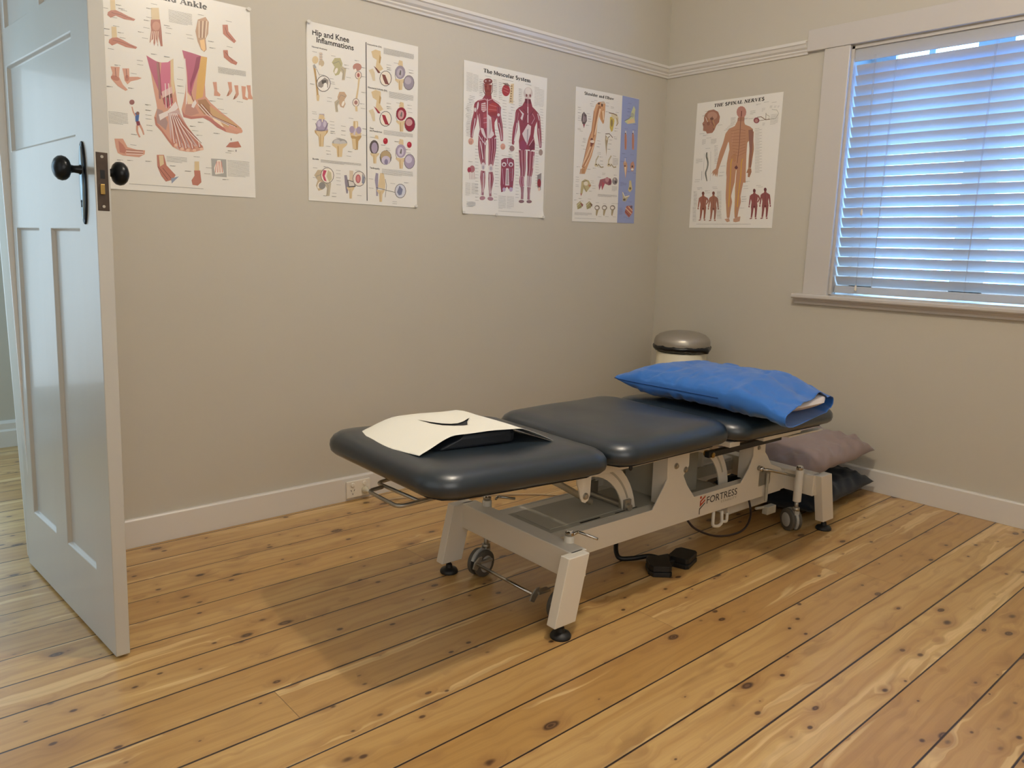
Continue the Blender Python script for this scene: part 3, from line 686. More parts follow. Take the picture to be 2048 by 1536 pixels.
mark('maker_lettering', 'STABILITY', .878, .978, .183, .0085, M_ink3)
bm = B()
def quad(*p): bm.faces.new([bm.verts.new((a, -.1507, b)) for a, b in p])
bm.faces.new([bm.verts.new((.7535 + .0055 * math.cos(t), -.1507, .2275 + .0055 * math.sin(t))) for t in [2 * PI * k / 14 for k in range(14)]])
quad((.750, .214), (.780, .232), (.780, .224), (.750, .206)); quad((.750, .214), (.757, .218), (.757, .196), (.750, .192)); quad((.750, .200), (.780, .218), (.780, .210), (.750, .192))
link('maker_emblem', bm, M_ink2, tt)
bm = B(); quad((.748, .186), (.780, .205), (.780, .200), (.752, .183)); quad((.748, .186), (.752, .185), (.752, .164), (.748, .164)); link('maker_emblem_stroke', bm, M_ink1, tt)

# everything standing on the table uses the table frame
TM = Matrix.Translation((-2.1, -1.15, 0)) @ Matrix.Rotation(R(-1.65), 4, 'Z')
def tw(u, v, z): return TM @ Vector((u, v, z))
# face-hole cushion block
bt = .5655
bm = B()
def slab(bm, prof, outline):
    rings = [[bm.verts.new((x * s - (ox if x < 0 else 0), y * s, z)) for x, y in outline] for s, z, ox in prof]
    n = len(outline)
    for i in range(len(rings) - 1):
        for k in range(n): bm.faces.new((rings[i][k], rings[i][(k + 1) % n], rings[i + 1][(k + 1) % n], rings[i + 1][k]))
    bm.faces.new(rings[0][::-1]); bm.faces.new(rings[-1])
ol = [(.095, -.125), (.100, -.10), (.100, .10), (.085, .135), (-.085, .135), (-.100, .10), (-.100, -.10), (-.090, -.135), (.075, -.135)]
slab(bm, [(.96, 0, .075), (1.0, .006, .070), (1.0, .026, .012), (.97, .036, 0), (.93, .039, 0)], ol)
fc = tag(link('face_cushion', bm, M_foam, None, loc=tw(-.198, .012, .5550), rot=(0, R(2.2), R(-1.65)), bevel=.003), 'small navy block cushion under the paper sheet on the table', 'cushion')
# paper sheet with a crescent slit, draped over the block
def paper_z(u, v):
    base = .5635 - .0472 * (u + .5) + .0035            # top of the head cushion, sloping
    base += -.012 * max(0, (-u - .42)) / .06
    topz = .6002 - .030 * (u + .3)
    l = -.335 ; s = 0
    if u < -.300: t = max(0, min(1, (u + .462) / .162)); t = t * t * (3 - 2 * t); z = base * (1 - t) + topz * t
    elif u > -.100: t = max(0, min(1, (u + .100) / .115)); t = t ** 1.1; z = topz * (1 - t) + base * t
    else: z = topz
    if v > .13: z -= (v - .13) ** 1.3 * .3
    return z + .0008 * math.sin(u * 40 + v * 25)
outer = [(-.478, .190), (-.434, -.132), (-.33, -.122), (-.20, -.128), (-.08, -.140), (-.005, -.160), (.010, -.158), (.012, .02), (.014, .165), (-.10, .175), (-.30, .190)]
slit = [(-.300, .088), (-.300, .060), (-.295, .020), (-.280, -.012), (-.254, -.033), (-.228, -.040), (-.212, -.038), (-.185, .000), (-.147, .040), (-.190, .012), (-.222, -.004), (-.245, -.004), (-.266, .010), (-.284, .040)]
pts = []; edges = []
def addloop(L, sub):
    s0 = len(pts)
    for i, p in enumerate(L):
        q = L[(i + 1) % len(L)]
        for k in range(sub): pts.append((p[0] + (q[0] - p[0]) * k / sub, p[1] + (q[1] - p[1]) * k / sub))
    for i in range(s0, len(pts)): edges.append((i, i + 1 if i + 1 < len(pts) else s0))
addloop(outer, 8); addloop(slit, 2)
def inside(p, L):
    c = False
    for i in range(len(L)):
        a, b = L[i], L[i - 1]
        if (a[1] > p[1]) != (b[1] > p[1]) and p[0] < (b[0] - a[0]) * (p[1] - a[1]) / (b[1] - a[1]) + a[0]: c = not c
    return c
for i in range(48):
    for j in range(34):
        p = (-.47 + i * .0103, -.165 + j * .0106)
        if inside(p, outer) and not inside(p, slit): pts.append(p)
vv, ee, ff, *_ = delaunay_2d_cdt([Vector(p) for p in pts], edges, [], 0, 1e-5)
bm = B(); bv = [bm.verts.new(tw(p.x, p.y, paper_z(p.x, p.y))) for p in vv]
for f in ff:
    c = sum((vv[i] for i in f), Vector((0, 0))) / len(f)
    if inside(c, outer) and not inside(c, slit): bm.faces.new([bv[i] for i in f])
bmesh.ops.delete(bm, geom=[v for v in bm.verts if not v.link_faces], context='VERTS')
ps = link('paper_sheet', bm, M_paper, None, True); tag(ps, 'white disposable paper sheet with a crescent slit on the head end', 'paper sheet')
md = ps.modifiers.new('thick', 'SOLIDIFY'); md.thickness = .0006; md.offset = 1

# ---------------------------------------------------------------- blue pillow on the far section
def sec(half, top, bot, n=22, p=3.2):
    """closed lens-like section, points (a, z) counter clockwise, seam at a=-half and a=+half"""
    out = []
    for k in range(n):
        t = PI * k / n; a = half * math.cos(t); out.append((a, top * (max(0, math.sin(t)) ** (2 / p))))
    for k in range(n):
        t = PI * k / n; a = -half * math.cos(t); out.append((a, -bot * (max(0, math.sin(t)) ** (2 / p))))
    return out
bp = tag(empty('blue_pillow', tw(1.004, -.005, .5335), (0, 0, R(-1.65))), 'bright blue pillow lying across the far end of the treatment table', 'pillow')
stations = []   # v (far + to near -), half width, top, bottom, centre z, centre u
NS = 110; NP = 48
bm = B(); rings = []
for i in range(NS + 1):
    t = i / NS; v = .300 - t * .690
    cl = math.sin(min(1, t / .20) * PI / 2) ** .75
    hw = .232 - .008 * math.sin(PI * t) + (.008 * (1 - cl) if t < .2 else 0)
    top, bot = .072 * cl, .056 * cl
    zc = .058 + .006 * (1 - cl)
    uo = 0.0
    k = max(0, (t - .72) / .28); k = k * k * (3 - 2 * k)
    top -= .030 * k; bot -= .012 * k; zc -= .022 * k
    ring = []
    for j, (a, z) in enumerate(sec(hw, top, bot, NP)):
        s_ = a / hw
        w = noise.noise(Vector((a * 5.0, v * 5.0, 1.7 if z > 0 else 9.3))) * .010 + .0035 * (1 - abs(noise.noise(Vector((a * 9 + v * 6, v * 11 - a * 3, 2.2)))) * 2.2)
        # gathered creases run out of the front seam and toward the mouth
        if a < 0 and z < .02: w += .0065 * math.sin(v * 95 + 2.3 * math.sin(v * 31)) * (1 - abs(z) / .06 if abs(z) < .06 else 0) * (.5 + .5 * math.sin(v * 17))
        if t > .55: w += .010 * ((t - .55) / .45) ** .7 * math.sin(a * 34 + 5 * t + (2 if z < 0 else 0)) * (.6 + .4 * math.sin(a * 13 + 1)) 
        w += .0035 * noise.noise(Vector((a * 22, v * 14, 4))) - .0045 * max(0, 1 - abs(noise.noise(Vector((a * 6 + 3, v * 9, 7)))) * 9) - .004 * max(0, 1 - abs(noise.noise(Vector((a * 13 - v * 8, v * 8 + a * 6, 1)))) * 8)
        zz = z + (w if abs(s_) < .985 else w * .3)
        droop = 0
        if v < -.31: droop = -(-.31 - v) * .10
        # front underside follows the pad
        zl = zc + zz + droop
        if zl < .003 + droop: zl = .003 + droop * 1.0 + .0006 * math.sin(v * 40)
        ring.append(bm.verts.new((a + uo + .02 * (t - .5), v + .006 * math.sin(a * 9) * t + .036 * s_ * max(0, t - .3) / .7, zl)))
    rings.append(ring)
n = len(rings[0])
for i in range(NS):
    for k in range(n): bm.faces.new((rings[i][k], rings[i][(k + 1) % n], rings[i + 1][(k + 1) % n], rings[i + 1][k]))
bm.faces.new(rings[0][::-1])
pc = link('pillowcase', bm, M_blue, bp, True)
md = pc.modifiers.new('cloth', 'SOLIDIFY'); md.thickness = .0016; md.offset = 0
# stitched seam along the front edge
bm = B(); pth = []
for i in range(0, 72):
    t = i / NS
    v = .300 - t * .690; cl = math.sin(min(1, t / .20) * PI / 2) ** .75
    hw = .232 - .008 * math.sin(PI * t) + (.008 * (1 - cl) if t < .2 else 0)
    pth.append((-hw - .001 + .02 * (t - .5), v + .006 * math.sin(-hw * 9) * t - .036 * max(0, t - .3) / .7, .058 + .006 * (1 - cl) + .001))
tube(bm, pth, .0016, 6); link('seam', bm, mat('blue_seam', '143c78', .9), bp, True)
bm = B(); rings = []
for i in range(17):
    t = i / 16; v = .15 - t * .55; k = math.sqrt(max(0, 1 - (max(0, t - .72) / .28) ** 2))
    rings.append([bm.verts.new((a, v, .050 + z)) for a, z in sec(.19 * (.4 + .6 * k), .028 * k + .001, .034 * k + .001, 14)])
for i in range(16):
    for k in range(28): bm.faces.new((rings[i][k], rings[i][(k + 1) % 28], rings[i + 1][(k + 1) % 28], rings[i + 1][k]))
bm.faces.new(rings[0][::-1]); bm.faces.new(rings[-1])
link('pillow_insert', bm, M_pillow, bp, True)

# ---------------------------------------------------------------- pillows on the floor in the corner
def pillow(name, c, w, d, top, bot, m_, seed, rotz=0, tilt=(0, 0), lab='', sag=None):
    bm = B(); NX, NY = 80, 64; g = {}
    for s in (1, -1):
        for i in range(NX + 1):
            for j in range(NY + 1):
                a, b = -1 + 2 * i / NX, -1 + 2 * j / NY
                edge = (i in (0, NX) or j in (0, NY))
                if s < 0 and edge: g[(s, i, j)] = g[(1, i, j)]; continue
                f = (1 - a ** 4) ** .55 * (1 - b ** 4) ** .55
                # pull edges in between the corners
                px = a * w / 2 * (1 - .05 * (1 - b * b)); py = b * d / 2 * (1 - .05 * (1 - a * a))
                z = f * (top if s > 0 else -bot)
                nz = noise.noise(Vector((a * 2.2, b * 2.2, seed + s)))
                # radial creases near the edges
                rad = math.sin((a * 14 + b * 9) + 2 * nz) * .5 + math.sin(a * 23 - b * 17 + seed) * .5
                cre = (1 - f) * f * 4
                z += (nz * .016 + rad * .008 * cre + .007 * (.5 - abs(noise.noise(Vector((a * 3.5 + seed, b * 4.5, 1)))) * 2) * min(1, cre + .3)) * (1 if s > 0 else .4) * min(1, f * 3)
                z = max(z, -bot)
                if sag: z += sag(px, py) * (1 if s > 0 else .9)
                g[(s, i, j)] = bm.verts.new((px, py, z + (.006 * math.sin(a * 7 + seed) + .005 * math.sin(b * 8)) * (1 - f)))
    for s in (1, -1):
        for i in range(NX):
            for j in range(NY):
                vs = [g[(s, i, j)], g[(s, i + 1, j)], g[(s, i + 1, j + 1)], g[(s, i, j + 1)]]
                try: bm.faces.new(vs if s > 0 else vs[::-1])
                except ValueError: pass
    o = link(name, bm, m_, None, True, loc=c, rot=(R(tilt[0]), R(tilt[1]), R(rotz)))
    return tag(o, lab, 'pillow')
pillow('navy_pillow', (-.385, -1.170, .068), .66, .46, .062, .064, M_navyc, 3.1, 3, (0, 0), 'dark navy pillow on the floor underneath the taupe pillow')
pillow('taupe_pillow', (-.375, -1.135, .213), .66, .47, .072, .046, M_taupe, 8.4, -1, (3, -2), 'grey taupe pillow lying on the navy pillow in the corner')

# ---------------------------------------------------------------- waste bin
bn = tag(empty('waste_bin', (-.235, -.385, 0)), 'cream waste bin with domed steel lid in the corner', 'waste bin')
bm = B(); lathe(bm, [(.132, 0), (.136, .004), (.136, .03), (.133, .034), (.133, .560), (.128, .566)], 48); link('body', bm, M_binb, bn, True, auto=40)
bm = B(); lathe(bm, [(.138, .592), (.146, .594), (.148, .612), (.147, .626), (.140, .643), (.122, .658), (.090, .670), (.05, .677), (.001, .679)], 48); link('lid', bm, M_lid, bn, True, auto=50)
bm = B(); n = 72; rings = []
for (r_, z) in ((.136, .604), (.149, .602), (.154, .594), (.151, .584), (.1400, .572), (.1345, .578)):
    ring = []
    for k in range(n):
        a = 2 * PI * k / n; w = .0015 * math.sin(a * 13) + .001 * math.sin(a * 29 + 1) + .003 * noise.noise(Vector((math.cos(a) * 4, math.sin(a) * 4, z * 20)))
        bulge = .018 * math.exp(-((a - R(280)) % (2 * PI)) ** 2 * 30) if r_ > .14 else 0
        if r_ > .14:
            da = min(abs(a - R(268)), 2 * PI - abs(a - R(268))); bulge = .020 * math.exp(-da * da * 50); 
            dz = -.010 * math.exp(-da * da * 50) if z < .595 else 0
        else: dz = 0
        ring.append(bm.verts.new(((r_ + w * .6 + bulge) * math.cos(a), (r_ + w * .6 + bulge) * math.sin(a), z + w + dz)))
    rings.append(ring)
for i in range(len(rings) - 1):
    for k in range(n): bm.faces.new((rings[i][k], rings[i][(k + 1) % n], rings[i + 1][(k + 1) % n], rings[i + 1][k]))
link('bin_liner', bm, M_bag, bn, True)
bm = B(); tube(bm, [(-.11, -.06, .012), (-.17, -.09, .012)], .008, 8); box(bm, (-.19, -.12, .008), (-.15, -.07, .016)); link('foot_pedal', bm, M_black, bn)

# ---------------------------------------------------------------- foot switch under the table
fs_ = tag(empty('foot_switch', (-1.50, -1.318, 0), (0, 0, R(-14))), 'black twin pedal foot switch on the floor under the table', 'foot switch')
def pedal(x, y, rz):
    bm = B(); w, d = .052, .040
    pts = [(-w, -d * .8), (-w * .8, -d), (w * .8, -d), (w, -d * .8), (w, d * .7), (w * .6, d), (-w * .6, d), (-w, d * .7)]
    prism(bm, pts, 'z', 0, .016); prism(bm, [(p[0] * .97, p[1] * .97) for p in pts], 'z', .018, .038)
    prism(bm, [(p[0] * .9, p[1] * .9) for p in pts], 'z', .014, .020)
    return link('pedal', bm, M_black, fs_, loc=(x, y, 0), rot=(0, 0, R(rz)), bevel=.004)
pedal(-.062, -.010, 62); pedal(.062, .012, 30)
bxo('bridge', (-.03, -.005, 0), (.03, .055, .028), M_black, fs_, bevel=.006)
bm = B(); tube(bm, catmull([(.0, .052, .012), (-.03, .085, .014), (-.09, .10, .010), (-.135, .125, .012), (-.120, .165, .05), (-.085, .185, .11), (-.07, .19, .155)], 10), .0085, 10); link('cord', bm, M_rubber, fs_, True)

# ---------------------------------------------------------------- posters
COLS = [(207, 156, 134), (180, 96, 122), (201, 112, 138), (147, 64, 90), (216, 195, 154), (116, 67, 60), (198, 90, 114), (142, 47, 72), (217, 183, 180), (169, 141, 136), (230, 220, 216), (199, 169, 166), (185, 122, 104), (227, 189, 166), (156, 111, 108), (214, 171, 98), (228, 205, 176), (185, 138, 124), (169, 128, 95), (201, 164, 122), (239, 220, 192), (138, 90, 72), (214, 160, 138), (184, 118, 108), (168, 106, 88), (192, 138, 118), (233, 216, 198), (184, 150, 122), (239, 226, 204), (125, 91, 72), (236, 198, 144), (141, 90, 88), (63, 99, 160), (122, 49, 64), (125, 86, 78), (147, 160, 180), (169, 169, 164), (239, 230, 218), (192, 80, 62), (34, 34, 34), (102, 99, 94), (74, 74, 72), (211, 194, 174), (139, 136, 132), (200, 183, 154), (239, 233, 220), (185, 154, 104), (165, 163, 158), (85, 85, 85), (119, 115, 110), (238, 234, 226), (154, 147, 140), (90, 86, 82), (242, 239, 232), (185, 180, 140), (189, 179, 154), (196, 169, 140), (110, 106, 102), (228, 207, 192), (169, 100, 92), (232, 221, 208), (168, 124, 114), (167, 154, 176), (239, 228, 204), (201, 192, 207), (143, 122, 80), (162, 160, 156), (196, 194, 190), (194, 177, 147), (239, 230, 214), (192, 80, 108), (201, 194, 156), (216, 200, 176), (142, 136, 148), (93, 90, 88), (216, 210, 200), (233, 224, 212), (181, 98, 104), (208, 138, 136), (142, 146, 158), (217, 204, 174), (122, 74, 68), (236, 228, 212), (154, 47, 60), (156, 148, 162), (184, 176, 186), (143, 36, 54), (201, 154, 152), (95, 84, 80), (181, 160, 124), (140, 132, 160), (168, 28, 44), (200, 64, 80), (154, 148, 166), (60, 60, 60), (207, 210, 220), (122, 126, 150), (140, 53, 64), (138, 64, 56), (124, 58, 52), (184, 154, 150), (111, 36, 48), (176, 112, 104), (92, 42, 40), (166, 58, 52), (143, 44, 42), (196, 122, 112), (216, 204, 203), (163, 69, 74), (201, 160, 164), (185, 166, 164), (184, 100, 106), (168, 162, 168), (168, 124, 132), (233, 228, 220), (207, 196, 188), (226, 218, 210), (125, 74, 76), (168, 160, 160), (142, 58, 82), (157, 122, 116), (157, 138, 128), (164, 90, 104), (185, 160, 164), (143, 85, 96), (134, 97, 94), (160, 50, 56), (207, 138, 128), (138, 109, 80), (109, 86, 72), (165, 148, 144), (184, 164, 184), (168, 106, 104), (160, 44, 56), (201, 180, 174), (142, 134, 128), (140, 32, 40), (200, 200, 196), (147, 160, 204), (207, 159, 118), (168, 115, 78), (236, 210, 174), (185, 134, 86), (110, 62, 52), (230, 214, 198), (122, 64, 48), (78, 52, 44), (201, 182, 160), (92, 64, 48), (185, 138, 94), (95, 82, 84), (140, 124, 128), (138, 52, 70), (188, 174, 176), (201, 180, 88), (217, 207, 174), (122, 100, 82), (143, 124, 80), (154, 122, 80), (168, 152, 120), (119, 106, 88), (211, 199, 168), (143, 130, 100), (207, 195, 156), (168, 154, 120), (216, 205, 168), (94, 80, 64), (189, 177, 132), (228, 221, 200), (192, 122, 92), (181, 90, 96), (127, 118, 88), (154, 92, 104), (124, 58, 76), (185, 138, 144), (180, 80, 92), (141, 134, 136), (200, 188, 174), (79, 72, 76), (169, 160, 112), (138, 70, 72), (216, 208, 176), (110, 100, 80), (112, 84, 62), (143, 134, 120), (169, 154, 120), (92, 84, 72), (201, 208, 160), (224, 200, 154), (170, 176, 160), (124, 124, 108), (196, 138, 112), (216, 210, 204), (138, 84, 68), (106, 52, 40), (196, 154, 120), (106, 64, 48), (232, 216, 192), (185, 138, 120), (232, 224, 212), (208, 194, 140), (125, 106, 72), (184, 176, 144), (106, 92, 76), (176, 106, 96), (122, 52, 52), (92, 90, 116), (90, 96, 136), (184, 132, 120), (168, 120, 98), (185, 138, 108), (165, 118, 90), (196, 154, 128), (94, 48, 56), (122, 80, 68), (110, 60, 56), (200, 152, 126), (150, 100, 76), (168, 114, 58), (214, 168, 60), (200, 152, 90), (142, 100, 88), (162, 115, 95), (185, 143, 124), (94, 60, 52), (110, 74, 60), (201, 164, 104), (230, 220, 208), (138, 92, 74), (110, 112, 104), (165, 167, 156), (119, 119, 119), (153, 153, 153), (140, 74, 80), (184, 136, 128), (106, 82, 54), (68, 68, 60), (138, 138, 124), (138, 122, 76), (116, 66, 54), (156, 98, 80), (122, 74, 60), (160, 108, 88), (100, 48, 52), (140, 76, 76)]
